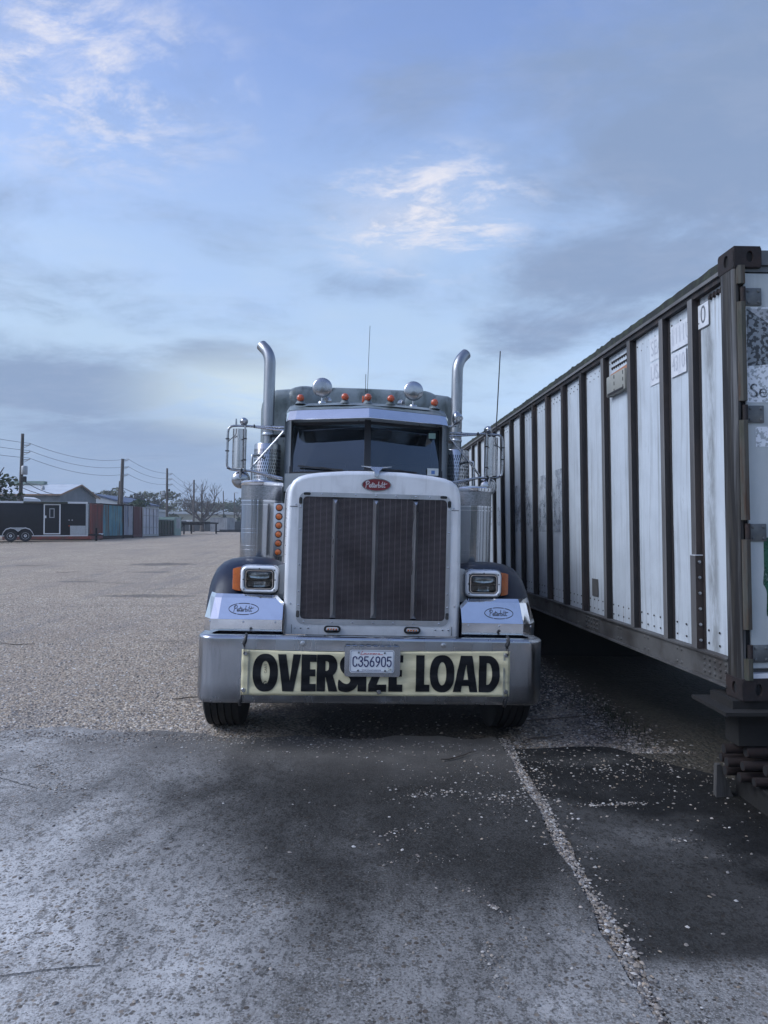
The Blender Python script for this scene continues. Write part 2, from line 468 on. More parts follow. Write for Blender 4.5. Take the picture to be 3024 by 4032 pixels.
def smooth_path(pts, sub=5):
    P_ = [pts[0]] + list(pts) + [pts[-1]]; out = []
    for i in range(1, len(P_) - 2):
        p0, p1, p2, p3 = (np.array(q, float) for q in P_[i - 1:i + 3])
        for k in range(sub):
            t = k / sub
            out.append(tuple(0.5 * ((2 * p1) + (-p0 + p2) * t + (2 * p0 - 5 * p1 + 4 * p2 - p3) * t * t + (-p0 + 3 * p1 - 3 * p2 + p3) * t ** 3)))
    out.append(tuple(pts[-1])); return out
def strokes(lines, width, to3, taper=False, smooth=True):
    """flat pen strokes; lines are lists of (u, v); to3 maps (u, v) to a point"""
    vs, fs = [], []
    for ln in lines:
        pts = smooth_path(ln) if (smooth and len(ln) > 2) else ln
        n = len(pts); o = len(vs)
        for i in range(n):
            a = pts[max(i - 1, 0)]; b = pts[min(i + 1, n - 1)]
            dx_, dy_ = b[0] - a[0], b[1] - a[1]; L_ = math.hypot(dx_, dy_) or 1
            nx, ny = -dy_ / L_ * width / 2, dx_ / L_ * width / 2
            vs.append(to3(pts[i][0] + nx, pts[i][1] + ny)); vs.append(to3(pts[i][0] - nx, pts[i][1] - ny))
        fs += [(o + 2 * i, o + 2 * i + 1, o + 2 * i + 3, o + 2 * i + 2) for i in range(n - 1)]
        for end in (pts[0], pts[-1]):
            o2 = len(vs)
            vs += [to3(end[0] + width / 2 * math.cos(k * math.pi / 4), end[1] + width / 2 * math.sin(k * math.pi / 4)) for k in range(8)]
            fs.append(tuple(range(o2, o2 + 8)))
    return vs, fs
# script lettering "Peterbilt" in a 10 x 3 box
SCRIPT = [
    [(0.30, -0.15), (0.52, 1.2), (0.80, 2.5)], [(0.25, 1.95), (0.55, 2.6), (1.2, 2.85), (1.70, 2.4), (1.5, 1.7), (1.0, 1.35), (0.65, 1.35)],
    [(1.8, 0.55), (2.5, 0.68), (2.42, 1.1), (2.05, 1.22), (1.75, 0.8), (1.85, 0.25), (2.25, 0.05), (2.7, 0.35)],
    [(3.2, 2.25), (2.98, 1.2), (2.92, 0.4), (3.12, 0.08), (3.5, 0.35)], [(2.65, 1.45), (3.2, 1.52), (3.85, 1.72)],
    [(3.62, 0.55), (4.3, 0.68), (4.22, 1.1), (3.85, 1.22), (3.56, 0.8), (3.66, 0.25), (4.05, 0.05), (4.45, 0.35)],
    [(4.72, 1.2), (4.66, 0.08)], [(4.68, 0.7), (4.90, 1.1), (5.22, 1.2)],
    [(5.72, 2.65), (5.52, 1.4), (5.46, 0.1)], [(5.48, 0.8), (5.82, 1.18), (6.2, 0.85), (6.1, 0.25), (5.72, 0.05), (5.48, 0.25)],
    [(6.64, 1.18), (6.58, 0.1)], [(6.74, 1.72), (6.77, 1.82)],
    [(7.30, 2.65), (7.12, 1.2), (7.08, 0.3), (7.25, 0.08), (7.5, 0.35)],
    [(8.12, 2.3), (7.92, 1.2), (7.86, 0.4), (8.05, 0.08), (8.42, 0.32)], [(7.55, 1.5), (8.15, 1.57), (9.1, 1.8)],
]

# ================================================================== THE TRUCK (local frame: x across, y back, z up, bumper face at y = 0)
truck = thing('semi_truck', 'silver long-nose semi truck with navy fenders, chrome stacks and tall slatted grille', 'truck',
              (-0.094, 5.07, 0.0), (0.0, R(1.442), R(3.835)))

# ---- bumper
def plan_path(hw, rc, depth):
    pts = [(-hw, depth)]
    for k in range(9):
        a = R(180 + 90 * k / 8); pts.append((-hw + rc + rc * math.cos(a), rc + rc * math.sin(a)))
    for k in range(1, 12): pts.append((-hw + rc + (2 * hw - 2 * rc) * k / 12, 0.0))
    for k in range(9):
        a = R(270 + 90 * k / 8); pts.append((hw - rc + rc * math.cos(a), rc + rc * math.sin(a)))
    pts.append((hw, depth)); return pts
def inset(path, off):
    out = []
    for i, p in enumerate(path):
        a = path[max(0, i - 1)]; b = path[min(len(path) - 1, i + 1)]
        d = Vector((b[0] - a[0], b[1] - a[1])).normalized()
        out.append((p[0] - d.y * off, p[1] + d.x * off))
    return out
bp = plan_path(1.245, 0.13, 0.34)
prof = [(0.09, 0.822), (0.035, 0.825), (0.012, 0.821), (0.002, 0.812), (0.0, 0.80), (0.001, 0.70), (0.0, 0.50), (0.0, 0.385), (0.004, 0.366), (0.016, 0.353), (0.04, 0.348), (0.09, 0.348)]
mb = MB(); rings = []
for off, z in prof:
    rings.append([(x, y, z) for x, y in inset(bp, off)])
mb.loft(rings, closed=False, cap0=False, cap1=False)
bumper = mb.build('bumper', 'bumper', truck)
for x in (-0.5, 0.5):
    m_ = MB().lathe([(0.0, 0.0), (0.019, 0.0), (0.019, -0.004), (0.013, -0.006), (0.012, -0.012), (0.0, -0.013)], (x, -0.002, 0.777), 'Y', 14)
    m_.build('bolt', 'alum', bumper)

# ---- licence plate and hinged holder (bolted to the bumper)
holder = MB()
pl = rrect(-0.203, 0.190, 0.556, 0.772, 0.022)
pl = [(x, z) if z < 0.70 else (max(-0.203, min(0.19, (x * 1.0))), z) for x, z in pl]
v_, f_ = fill2d([rrect(-0.203, 0.190, 0.556, 0.772, 0.02)], -0.038, 0.005); holder.add(v_, f_)
for k in range(8):
    holder.tube([(-0.196 + k * 0.0485, -0.042, 0.772), (-0.196 + k * 0.0485 + 0.030, -0.042, 0.772)], 0.005, 8)
holder.beam((-0.15, -0.034, 0.765), (-0.15, 0.0, 0.765), 0.02, 0.006); holder.beam((0.14, -0.034, 0.765), (0.14, 0.0, 0.765), 0.02, 0.006)
holder_o = holder.build('plate_holder', 'bumper', truck)
plate = MB()
v_, f_ = fill2d([rrect(-0.166, 0.146, 0.587, 0.744, 0.014)], -0.0445, 0.002); plate.add(v_, f_)
plate_o = plate.build('licence_plate', 'plate_white', truck)
mb = MB()
v_, f_ = fill2d([rrect(-0.161, 0.141, 0.592, 0.739, 0.012), rrect(-0.1585, 0.1385, 0.5945, 0.7365, 0.010)], -0.0455, 0.0005); mb.add(v_, f_)
mb.build('plate_border', 'plate_blue', plate_o)
GL = {  # licence glyphs in a 1 x 2 box
 'C': [[(0.95, 1.55), (0.85, 1.85), (0.5, 2.0), (0.15, 1.8), (0.05, 1.4), (0.05, 0.6), (0.15, 0.2), (0.5, 0.0), (0.85, 0.15), (0.95, 0.45)]],
 '3': [[(0.05, 1.55), (0.2, 1.9), (0.55, 2.0), (0.88, 1.75), (0.85, 1.3), (0.45, 1.08), (0.88, 0.85), (0.93, 0.35), (0.55, 0.0), (0.2, 0.1), (0.05, 0.45)]],
 '5': [[(0.9, 2.0), (0.12, 2.0)], [(0.12, 2.0), (0.08, 1.15)], [(0.08, 1.15), (0.5, 1.3), (0.88, 1.05), (0.92, 0.45), (0.6, 0.0), (0.25, 0.03), (0.05, 0.4)]],
 '6': [[(0.75, 2.0), (0.3, 1.4), (0.06, 0.75), (0.15, 0.2), (0.5, 0.0), (0.85, 0.2), (0.93, 0.6), (0.78, 1.0), (0.45, 1.1), (0.12, 0.9)]],
 '9': [[(0.25, 0.0), (0.7, 0.6), (0.94, 1.25), (0.85, 1.8), (0.5, 2.0), (0.15, 1.8), (0.07, 1.4), (0.22, 1.0), (0.55, 0.9), (0.88, 1.1)]],
 '0': [[(0.5, 2.0), (0.15, 1.8), (0.06, 1.3), (0.06, 0.7), (0.15, 0.2), (0.5, 0.0), (0.85, 0.2), (0.94, 0.7), (0.94, 1.3), (0.85, 1.8), (0.5, 2.0)]],
}
mb = MB()
for i, ch in enumerate('C356905'):
    x0 = -0.145 + i * 0.0402
    v_, f_ = strokes(GL[ch], 0.0082, lambda u, v, x0=x0: (x0 + u * 1.0, -0.0462, 0.0 + v)) if False else strokes([[(x0 + u * 0.030, 0.630 + v * 0.0335) for u, v in ln] for ln in GL[ch]], 0.0082, lambda u, v: (u, -0.0462, v))
    mb.add(v_, f_)
mb.build('plate_number', 'plate_blue', plate_o, smooth=0)
LOUI = [[(0.3, 2.2), (0.0, 1.0), (-0.2, 0.1), (0.6, 0.3)], [(0.9, 1.0), (0.65, 0.6), (0.9, 0.3), (1.2, 0.7), (0.95, 1.0)], [(1.3, 1.0), (1.3, 0.4), (1.7, 0.5), (1.85, 1.0), (1.8, 0.4)], [(2.1, 1.0), (2.05, 0.35)],
        [(2.7, 1.0), (2.4, 0.9), (2.7, 0.55), (2.35, 0.3)], [(2.95, 1.0), (2.9, 0.35)], [(3.5, 1.0), (3.15, 0.7), (3.3, 0.3), (3.6, 0.9), (3.6, 0.35)], [(3.9, 1.0), (3.85, 0.3), (4.2, 1.0), (4.3, 0.4)], [(4.9, 1.0), (4.55, 0.7), (4.7, 0.3), (5.0, 0.9), (4.95, 0.35), (5.9, 0.3)]]
mb = MB(); v_, f_ = strokes([[(-0.085 + u * 0.0255, 0.710 + v * 0.0125) for u, v in ln] for ln in LOUI], 0.0032, lambda u, v: (u, -0.0462, v)); mb.add(v_, f_)
mb.build('state_name', 'plate_red', plate_o, smooth=0)
mb = MB()
vs_, f_ = text2d("SPORTSMAN'S PARADISE", 0.0125); mb.add([(x * 0.98 - 0.012, -0.0462, z + 0.603) for x, z in vs_], f_)
mb.build('motto', 'plate_blue', plate_o, smooth=0)
mb = MB(); mb.box(0.092, 0.132, -0.0468, -0.0460, 0.597, 0.621); mb.build('year_sticker', 'sticker_white', plate_o, smooth=0)
mb = MB(); vs_, f_ = text2d("26", 0.021); mb.add([(x * 1.3 + 0.117, -0.0473, z + 0.609) for x, z in vs_], f_); mb.build('year_number', 'ink', plate_o, smooth=0)
for x, z in ((-0.105, 0.727), (0.078, 0.725), (-0.108, 0.603), (0.083, 0.601)):
    MB().lathe([(0.0075, 0.001), (0.0075, -0.002), (0.004, -0.004), (0, -0.004)], (x, -0.0455, z), 'Y', 10).build('screw', 'chrome_dull', plate_o)

# ---- hood: lofted shell with a flat face
HO = [(-0.662, 0.803), (-0.660, 1.3), (-0.652, 1.80), (-0.648, 1.86), (-0.638, 1.905), (-0.615, 1.945), (-0.575, 1.974), (-0.52, 1.992), (-0.43, 2.008), (-0.22, 2.027), (0.0, 2.033)]
HO = HO + [(-x, z) for x, z in HO[-2::-1]]
def hood_ring(y, inx, inz, wid, dz_):
    out = []
    for x, z in HO:
        t = (z - 0.803) / 1.23
        xx = math.copysign(max(0, abs(x) - inx), x) if x else 0.0
        xx *= wid
        out.append((xx, y, z - inz * max(0.0, min(1.0, (z - 1.75) / 0.28)) + dz_ * t))
    return out
mb = MB()
mb.loft([hood_ring(0.250, 0.030, 0.030, 1, 0), hood_ring(0.252, 0.018, 0.018, 1, 0), hood_ring(0.262, 0.007, 0.007, 1, 0), hood_ring(0.282, 0.0, 0.0, 1, 0),
         hood_ring(0.7, 0, 0, 1.03, 0.01), hood_ring(1.3, 0, 0, 1.12, 0.04), hood_ring(1.92, 0, 0, 1.22, 0.07)], closed=False, cap0=False, cap1=False)
GX0, GX1, GZ0, GZ1 = -0.541, 0.547, 0.915, 1.831
face = [(p[0], p[2]) for p in hood_ring(0.25, 0.030, 0.030, 1, 0)]
v_, f_ = fill2d([face, rrect(GX0, GX1, GZ0, GZ1, 0.03)], 0.25, 0.0); mb.add(v_, f_)
hood = mb.build('hood', 'shell', truck, smooth=50)
for sx in (-1, 1):   # seams of the lower hood panels
    MB().box(min(sx * 0.578, sx * 0.634), max(sx * 0.578, sx * 0.634), 0.2475, 0.2505, 1.7485, 1.7525).build('panel_seam', 'void', hood, smooth=0)
    MB().box(min(sx * 0.5955, sx * 0.5985), max(sx * 0.5955, sx * 0.5985), 0.2475, 0.2505, 0.81, 0.876).build('panel_seam', 'void', hood, smooth=0)
mb = MB()   # hood side panels: row of rivets
for sx in (-1, 1):
    for k in range(11):
        z = 1.05 + k * 0.078; y = 1.05
        mb.dome((sx * (0.655 * 1.085 + 0.002), y, z), (sx, -0.2, 0), 0.008, 0.005, 6)
mb.build('rivet', 'bolt', hood); hood.children[-1]['kind'] = 'stuff'

# ---- grille
gr = MB(); v_, f_ = fill2d([rrect(-0.567, 0.573, 0.880, 1.860, 0.055), rrect(GX0 + .004, GX1 - .004, GZ0 + .004, GZ1 - .004, 0.03)], 0.2455, 0.009); gr.add(v_, f_)
surround = gr.build('grille_surround', 'alum', truck)
boltpos = [(-0.40, 1.846), (-0.30, 1.846), (-0.148, 1.846), (0.005, 1.846), (0.155, 1.846), (0.305, 1.846), (0.41, 1.846)]
boltpos += [(-0.5535, z) for z in (1.75, 1.58, 1.32, 1.12, 1.02)] + [(0.5595, z) for z in (1.75, 1.58, 1.32, 1.12, 1.02)]
boltpos += [(x, 0.8975) for x in (-0.51, -0.30, -0.148, 0.005, 0.155, 0.305, 0.50)]
boltpos += [(sx * x, 0.852) for sx in (-1, 1) for x in (0.475, 0.53, 0.572)] + [(-0.588, 1.765), (0.594, 1.765), (-0.61, 1.03), (0.615, 1.03)]
dm = None
for x, z in boltpos:
    if dm is None:
        ob = MB().dome((0, 0, 0), (0, -1, 0), 0.0075, 0.006, 8).build('bolt', 'bolt', surround); dm = ob.data
    else:
        ob = bpy.data.objects.new('bolt', dm); COL.objects.link(ob); ob.parent = surround
    ob.location = (x, 0.2448 if abs(x) < 0.565 and z > 0.88 else 0.2495, z)
for x, z, vert in ((-0.508, 1.847, 0), (-0.554, 1.795, 1), (0.515, 1.847, 0), (0.560, 1.795, 1), (-0.554, 0.955, 1), (0.560, 0.955, 1)):
    a, b = (0.012, 0.026) if vert else (0.026, 0.010)
    MB().prism_y(rrect(x - a, x + a, z - b, z + b, min(a, b) * 0.95), 0.239, 0.246).build('latch_slot', 'lamp_dark', surround)
mb = MB(); mb.box(-0.60, 0.60, 0.335, 0.36, 0.86, 1.88); mb.build('radiator', 'rad', truck, smooth=0)
bars = (-0.296, 0.007, 0.307); hw = 0.021
edges = [GX0 + 0.004] + [e for b in bars for e in (b - hw, b + hw)] + [GX1 - 0.004]
NROW = 104
pitch = (GZ1 - GZ0 - 0.012) / NROW
for p in range(4):
    a, b = edges[2 * p], edges[2 * p + 1]; mb = MB()
    for k in range(NROW):
        z = GZ0 + 0.006 + (k + 0.5) * pitch
        mb.add([(a, 0.262, z - 0.0013), (b, 0.262, z - 0.0013), (b, 0.262, z + 0.0013), (a, 0.262, z + 0.0013), (a, 0.274, z - 0.0005), (b, 0.274, z - 0.0005), (b, 0.274, z + 0.0025), (a, 0.274, z + 0.0025)],
               [(0, 1, 2, 3), (3, 2, 6, 7), (0, 4, 5, 1)])
    nc = max(2, round((b - a) / 0.0435))
    for k in range(1, nc):
        x = a + (b - a) * k / nc; mb.box(x - 0.0009, x + 0.0009, 0.2625, 0.273, GZ0, GZ1)
    o = mb.build('grille_panel', 'slat', truck, smooth=0, recalc=False); o['kind'] = 'stuff'
for b in bars:
    mb = MB(); zt, zb = GZ1 - 0.012, GZ0 + 0.012
    mb.add([(b - hw, 0.262, zb), (b + hw, 0.262, zb), (b + hw, 0.262, zt), (b - hw, 0.262, zt), (b, 0.232, zb + 0.04), (b, 0.232, zt - 0.04), (b - hw, 0.275, zb), (b + hw, 0.275, zb), (b + hw, 0.275, zt), (b - hw, 0.275, zt)],
           [(0, 1, 4), (1, 2, 5, 4), (2, 3, 5), (3, 0, 4, 5), (0, 6, 7, 1), (1, 7, 8, 2), (2, 8, 9, 3), (3, 9, 6, 0)])
    mb.build('grille_bar', 'alum', truck, smooth=0)

# ---- emblem and ornament
em = MB(); v_, f_ = fill2d([ellipse(0.006, 1.927, 0.111, 0.049)], 0.2415, 0.010); em.add(v_, f_); em_o = em.build('hood_emblem', 'chrome_dull', truck)
mb = MB(); v_, f_ = fill2d([ellipse(0.006, 1.927, 0.104, 0.0425)], 0.2405, 0.001); mb.add(v_, f_); mb.build('emblem_field', 'red', em_o)
mb = MB(); v_, f_ = strokes([[(-0.074 + (u - 0.3) * 0.0180, 1.907 + v * 0.0165) for u, v in ln] for ln in SCRIPT], 0.0050, lambda u, v: (u, 0.2395, v)); mb.add(v_, f_); mb.build('emblem_script', 'letter', em_o, smooth=0)
mb = MB()
mb.loft([[(0.006 - 0.013, 0.238, 1.988), (0.006 + 0.013, 0.238, 1.988), (0.006 + 0.013, 0.258, 1.988), (0.006 - 0.013, 0.258, 1.988)],
         [(0.006 - 0.020, 0.240, 2.030), (0.006 + 0.020, 0.240, 2.030), (0.006 + 0.020, 0.29, 2.030), (0.006 - 0.020, 0.29, 2.030)],
         [(0.006 - 0.040, 0.25, 2.050), (0.006 + 0.040, 0.25, 2.050), (0.006 + 0.036, 0.32, 2.050), (0.006 - 0.036, 0.32, 2.050)],
         [(0.006 - 0.050, 0.255, 2.063), (0.006 + 0.050, 0.255, 2.063), (0.006 + 0.040, 0.33, 2.063), (0.006 - 0.040, 0.33, 2.063)]])
for sx in (-1, 1):
    mb.add([(0.006 + sx * 0.04, 0.26, 2.060), (0.006 + sx * 0.115, 0.285, 2.069), (0.006 + sx * 0.115, 0.30, 2.069), (0.006 + sx * 0.04, 0.33, 2.060),
            (0.006 + sx * 0.04, 0.26, 2.066), (0.006 + sx * 0.115, 0.285, 2.072), (0.006 + sx * 0.115, 0.30, 2.072), (0.006 + sx * 0.04, 0.33, 2.066)],
           [(0, 1, 2, 3), (4, 7, 6, 5), (0, 4, 5, 1), (3, 2, 6, 7), (1, 5, 6, 2), (0, 3, 7, 4)])
mb.build('hood_ornament', 'chrome_dull', truck)

# ---- small marker lamps under the grille
for x in (-0.296, 0.300):
    o = MB().prism_y(rrect(x - 0.062, x + 0.062, 0.822, 0.872, 0.0245), 0.236, 0.2495).build('marker_lamp', 'black', truck)
    MB().prism_y(rrect(x - 0.046, x + 0.046, 0.831, 0.863, 0.0155), 0.230, 0.236).build('lens', 'chrome', o)
    mb = MB()
    for k in range(4): mb.dome((x - 0.030 + 0.020 * k, 0.2298, 0.847), (0, -1, 0), 0.0072, 0.003, 8)
    mb.build('diode', 'amber', o)

# ---- headlamps
def headlight(sx):
    cx, cz = sx * 0.852, 1.195
    fx = lambda pts: pts
    root_m = MB()
    rings = []
    for y, gx, gz in ((0.352, 0.0, 0.0), (0.362, 0.006, 0.006), (0.42, 0.006, 0.006), (0.56, -0.03, -0.02), (0.66, -0.085, -0.06)):
        rings.append([(cx + x, y, cz + z) for x, z in rrect(-0.141 - gx, 0.141 + gx, -0.104 - gz, 0.104 + gz, 0.045 + gx * 0.5)])
    root_m.loft(rings, cap0=False)
    pod = root_m.build('headlight', 'chrome_dull', truck, smooth=50)
    bz = MB(); rings = []
    for y, g in ((0.352, 0.141), (0.338, 0.137), (0.328, 0.128), (0.327, 0.121), (0.334, 0.113), (0.352, 0.109)):
        d = 0.141 - g
        rings.append([(cx + x, y, cz + z) for x, z in rrect(-0.141 + d, 0.141 - d, -0.104 + d, 0.104 - d, max(0.018, 0.05 - d * 0.7), 6)])
    bz.loft(rings, cap0=False, cap1=False)
    bz.build('bezel', 'shell', pod, smooth=60)
    MB().prism_y(rrect(cx - 0.110, cx + 0.110, cz - 0.073, cz + 0.073, 0.02), 0.350, 0.40).build('lamp_gasket', 'void', pod, smooth=0)
    rm = MB(); v_, f_ = fill2d([rrect(cx - 0.103, cx + 0.103, cz - 0.069, cz + 0.069, 0.022), rrect(cx - 0.098, cx + 0.098, cz - 0.064, cz + 0.064, 0.020)], 0.333, 0.006); rm.add(v_, f_)
    rm.build('trim_ring', 'chrome', pod)
    mb = MB()   # reflector bowls of the lamp
    for z0, z1, d in ((cz + 0.004, cz + 0.06, 0.0), (cz - 0.06, cz - 0.006, 0.0)):
        zc = (z0 + z1) / 2
        rings = []
        for y, s_ in ((0.341, 1.0), (0.347, 0.92), (0.3495, 0.6)):
            rings.append([(cx + 0.088 * s_ * math.cos(a), y, zc + (z1 - z0) / 2 * (s_ * 0.95) * math.copysign(abs(math.sin(a)) ** 0.6, math.sin(a))) for a in [2 * math.pi * k / 20 for k in range(20)]])
        mb.loft(rings, cap0=False)
    mb.build('reflector', 'lamp_glass', pod)
    mb = MB(); mb.box(cx - 0.098, cx + 0.098, 0.3395, 0.345, cz - 0.005, cz + 0.003)
    for k in range(7): mb.box(cx - 0.03 + k * 0.009, cx - 0.027 + k * 0.009, 0.3405, 0.342, cz - 0.052, cz - 0.012)
    mb.box(cx - 0.085, cx - 0.04, 0.340, 0.343, cz - 0.05, cz - 0.012); mb.box(cx + 0.045, cx + 0.085, 0.340, 0.343, cz - 0.05, cz - 0.012)
    mb.build('lamp_divider', 'lamp_dark', pod, smooth=0)
    mb = MB()
    rings = [[(cx + x * s_, y, cz + z * s_) for x, z in rrect(-0.099, 0.099, -0.065, 0.065, 0.02)] for y, s_ in ((0.336, 1.0), (0.331, 0.93), (0.329, 0.6), (0.3285, 0.1))]
    mb.loft(rings, cap0=False); mb.build('lens', 'glass_lamp', pod)
    mb = MB()
    for x, z in ((-0.112, 0.073), (0, 0.083), (0.112, 0.073), (-0.118, 0), (0.118, 0), (-0.112, -0.073), (0.112, -0.073)):
        mb.lathe([(0.005, 0), (0.005, -0.004), (0, -0.0045)], (cx + x, 0.3285, cz + z), 'Y', 8)
    mb.build('screw', 'void', pod)
    # turn signal on the outer flank
    ts = MB(); xo, xi = sx * 1.062, sx * 0.990
    prof_ = [(0.365, 0.005), (0.372, 0.0), (0.44, 0.0), (0.52, 0.02), (0.56, 0.06)]
    rings = []
    for x, yoff, g in ((xi, 0.0, 0.0), (sx * 1.03, 0.006, 0.004), (sx * 1.056, 0.022, 0.012), (xo, 0.040, 0.022)):
        rings.append([(x, y, z) for y, z in ((0.37 + yoff, 1.105 + g), (0.37 + yoff, 1.283 - g), (0.52 - yoff * 0.3, 1.283 - g), (0.52 - yoff * 0.3, 1.105 + g))])
    ts.loft(rings); ts.build('turn_signal', 'amber', pod, smooth=30)
    # bracket to the hood
    br = MB(); br.prism_y([(sx * 0.655, 1.040), (sx * 0.84, 1.075), (sx * 0.80, 1.12), (sx * 0.735, 1.20), (sx * 0.72, 1.30), (sx * 0.655, 1.315)], 0.42, 0.50)
    br.build('bracket', 'alum', pod)
for sx in (-1, 1): headlight(sx)

# ---- fenders and their polished guards
def fender(sx):
    AY, AZ = 0.86, 0.50
    xs = [(0.655, -0.20), (0.665, -0.10), (0.70, -0.055), (0.76, -0.025), (0.84, -0.006), (0.95, 0.0), (1.05, -0.004), (1.13, -0.018), (1.19, -0.045), (1.235, -0.09), (1.265, -0.155), (1.28, -0.25), (1.284, -0.34)]
    mb = MB(); rings = []
    for k in range(29):
        th = R(-8 + 178 * k / 28)
        c_, s_ = math.cos(th), math.sin(th)
        e = 2.0 / 2.25
        ring = []
        for x, dr in xs:
            ry = 0.60 + dr * (0.85 if th < R(90) else 0.8); rz = 0.845 + dr
            yy = AY - math.copysign(abs(c_) ** e, c_) * (ry if c_ > 0 else ry * 1.15)
            zz = AZ + math.copysign(abs(s_) ** e, s_) * rz
            ring.append((sx * x, yy, zz))
        rings.append(ring)
    mb.loft(rings, closed=False, cap0=False, cap1=False)
    f = mb.build('fender', 'navy', truck, smooth=60)
    # guard: vertical lower strip, tilted upper plate, small top flange
    g = MB()
    def gp(x, z, y): return (sx * x, y, z)
    N = 10; bot, mid, top, fl = [], [], [], []
    for k in range(N + 1):
        t = k / N; x = 0.660 + (1.236 - 0.660) * t
        wrap = 0.12 * max(0.0, (t - 0.86) / 0.14) ** 2
        ztop = 1.064 + 0.0 * t
        if t < 0.08: ztop = 1.012 + 0.052 * math.sin(t / 0.08 * math.pi / 2)
        xt = x - (0.022 * max(0, (t - 0.5) * 2) ** 2)
        bot.append(gp(x, 0.822, 0.165 + wrap)); mid.append(gp(x, 0.918, 0.163 + wrap)); top.append(gp(xt, ztop, 0.163 + (ztop - 0.918) * 0.62 + wrap)); fl.append(gp(xt - 0.004, ztop + 0.020 + 0.008 * t, 0.163 + (ztop - 0.918) * 0.62 + 0.035 + wrap))
    g.loft([bot, mid], closed=False, cap0=False, cap1=False); lower_n = len(g.f)
    g.loft([mid, top, fl], closed=False, cap0=False, cap1=False)
    go = g.build('fender_guard', 'guard', truck, smooth=0)
    md = go.modifiers.new('thickness', 'SOLIDIFY'); md.thickness = 0.003; md.offset = 0
    mbs = MB()
    for x in (0.71, 0.94, 1.18): mbs.dome(gp(x, 0.90, 0.1615 + (0.12 * max(0, ((x - .66) / .576 - .86) / .14) ** 2)), (0, -1, 0), 0.008, 0.006, 8)
    mbs.build('bolt', 'bolt', go)
    tilt = 0.62
    def on(u, v, lift=0.003): return (u, 0.163 + (v - 0.918) * tilt - lift - 0.001, v)
    cx, cz = sx * 0.945, 0.990
    seg = []
    for a0, a1 in ((-62, 62), (68, 112), (118, 242), (248, 292)):
        seg.append([(cx + 0.107 * math.cos(R(a0 + (a1 - a0) * k / 12)), cz + 0.0385 * math.sin(R(a0 + (a1 - a0) * k / 12))) for k in range(13)])
    mbs = MB(); v_, f_ = strokes(seg, 0.0042, on); mbs.add(v_, f_)
    v_, f_ = strokes([[(cx - 0.070 + (u - 0.3) * 0.0160, cz - 0.018 + v * 0.0145) for u, v in ln] for ln in SCRIPT], 0.0040, on); mbs.add(v_, f_)
    mbs.build('script_logo', 'ink', go, smooth=0)
for sx in (-1, 1): fender(sx)

# ---- front wheels, axle, chassis
def wheel(x0, x1, y, z, r, name='front_wheel', seg=56, grooves=4):
    w_ = x1 - x0; prof_ = [(r * 0.62, 0.012), (r * 0.80, 0.0), (r * 0.93, 0.006), (r * 0.975, 0.018)]
    n = grooves + 1; g = 0.012; tw = (w_ - 0.05 - grooves * g) / n; h = 0.025
    for k in range(n):
        crown = 1.0 - 0.010 * (2 * (k + 0.5) / n - 1) ** 2
        prof_ += [(r * crown, h), (r * crown, h + tw)]
        h += tw
        if k < grooves: prof_ += [(r * crown - 0.014, h + 0.002), (r * crown - 0.014, h + g - 0.002)]; h += g
    prof_ += [(r * 0.975, w_ - 0.018), (r * 0.93, w_ - 0.006), (r * 0.80, w_), (r * 0.62, w_ - 0.012)]
    t_ = MB().lathe(prof_, (x0, y, z), 'X', seg); tyre_root = MB()
    tyre_root.lathe([(0.0, w_ * 0.35), (r * 0.25, w_ * 0.33), (r * 0.3, w_ * 0.45), (r * 0.55, w_ * 0.40), (r * 0.60, w_ * 0.15), (r * 0.63, w_ * 0.15), (r * 0.63, w_ * 0.85), (r * 0.60, w_ * 0.85), (r * 0.3, w_ * 0.55), (0.0, w_ * 0.6)], (x0, y, z), 'X', 28)
    ro = tyre_root.build(name, 'chrome_dull', truck)
    t_.build('tyre', 'rubber', ro, smooth=30)
wheel(-1.262, -0.965, 0.80, 0.515, 0.515); wheel(0.965, 1.262, 0.80, 0.515, 0.515)
mb = MB(); mb.tube([(-1.0, 0.80, 0.5), (-0.75, 0.80, 0.38), (0.75, 0.80, 0.38), (1.0, 0.80, 0.5)], 0.055, 10); mb.build('front_axle', 'void', truck)
mb = MB()
for sx in (-1, 1): mb.box(min(sx * 0.36, sx * 0.44), max(sx * 0.36, sx * 0.44), 0.30, 7.6, 0.62, 0.86)
mb.box(-0.5, 0.5, 0.42, 1.8, 0.55, 1.75); mb.box(-0.64, 0.64, 0.4, 1.85, 0.86, 1.5); mb.box(-0.3, 0.3, 1.0, 2.6, 0.40, 0.70)
mb.build('chassis', 'void', truck, smooth=0)
for y in (6.2, 7.5):
    for x0, x1 in ((-1.22, -0.93), (-0.90, -0.62), (0.62, 0.90), (0.93, 1.22)):
        wheel(x0, x1, y, 0.515, 0.515, 'rear_wheel', 28, 2)
for sx in (-1, 1):
    MB().lathe([(0.0, 0.0), (0.28, 0.0), (0.30, 0.03), (0.30, 1.35), (0.28, 1.38), (0.0, 1.38)], (sx * 0.93, 2.5, 0.78), 'Y', 24).build('fuel_tank', 'chrome_dull', truck)

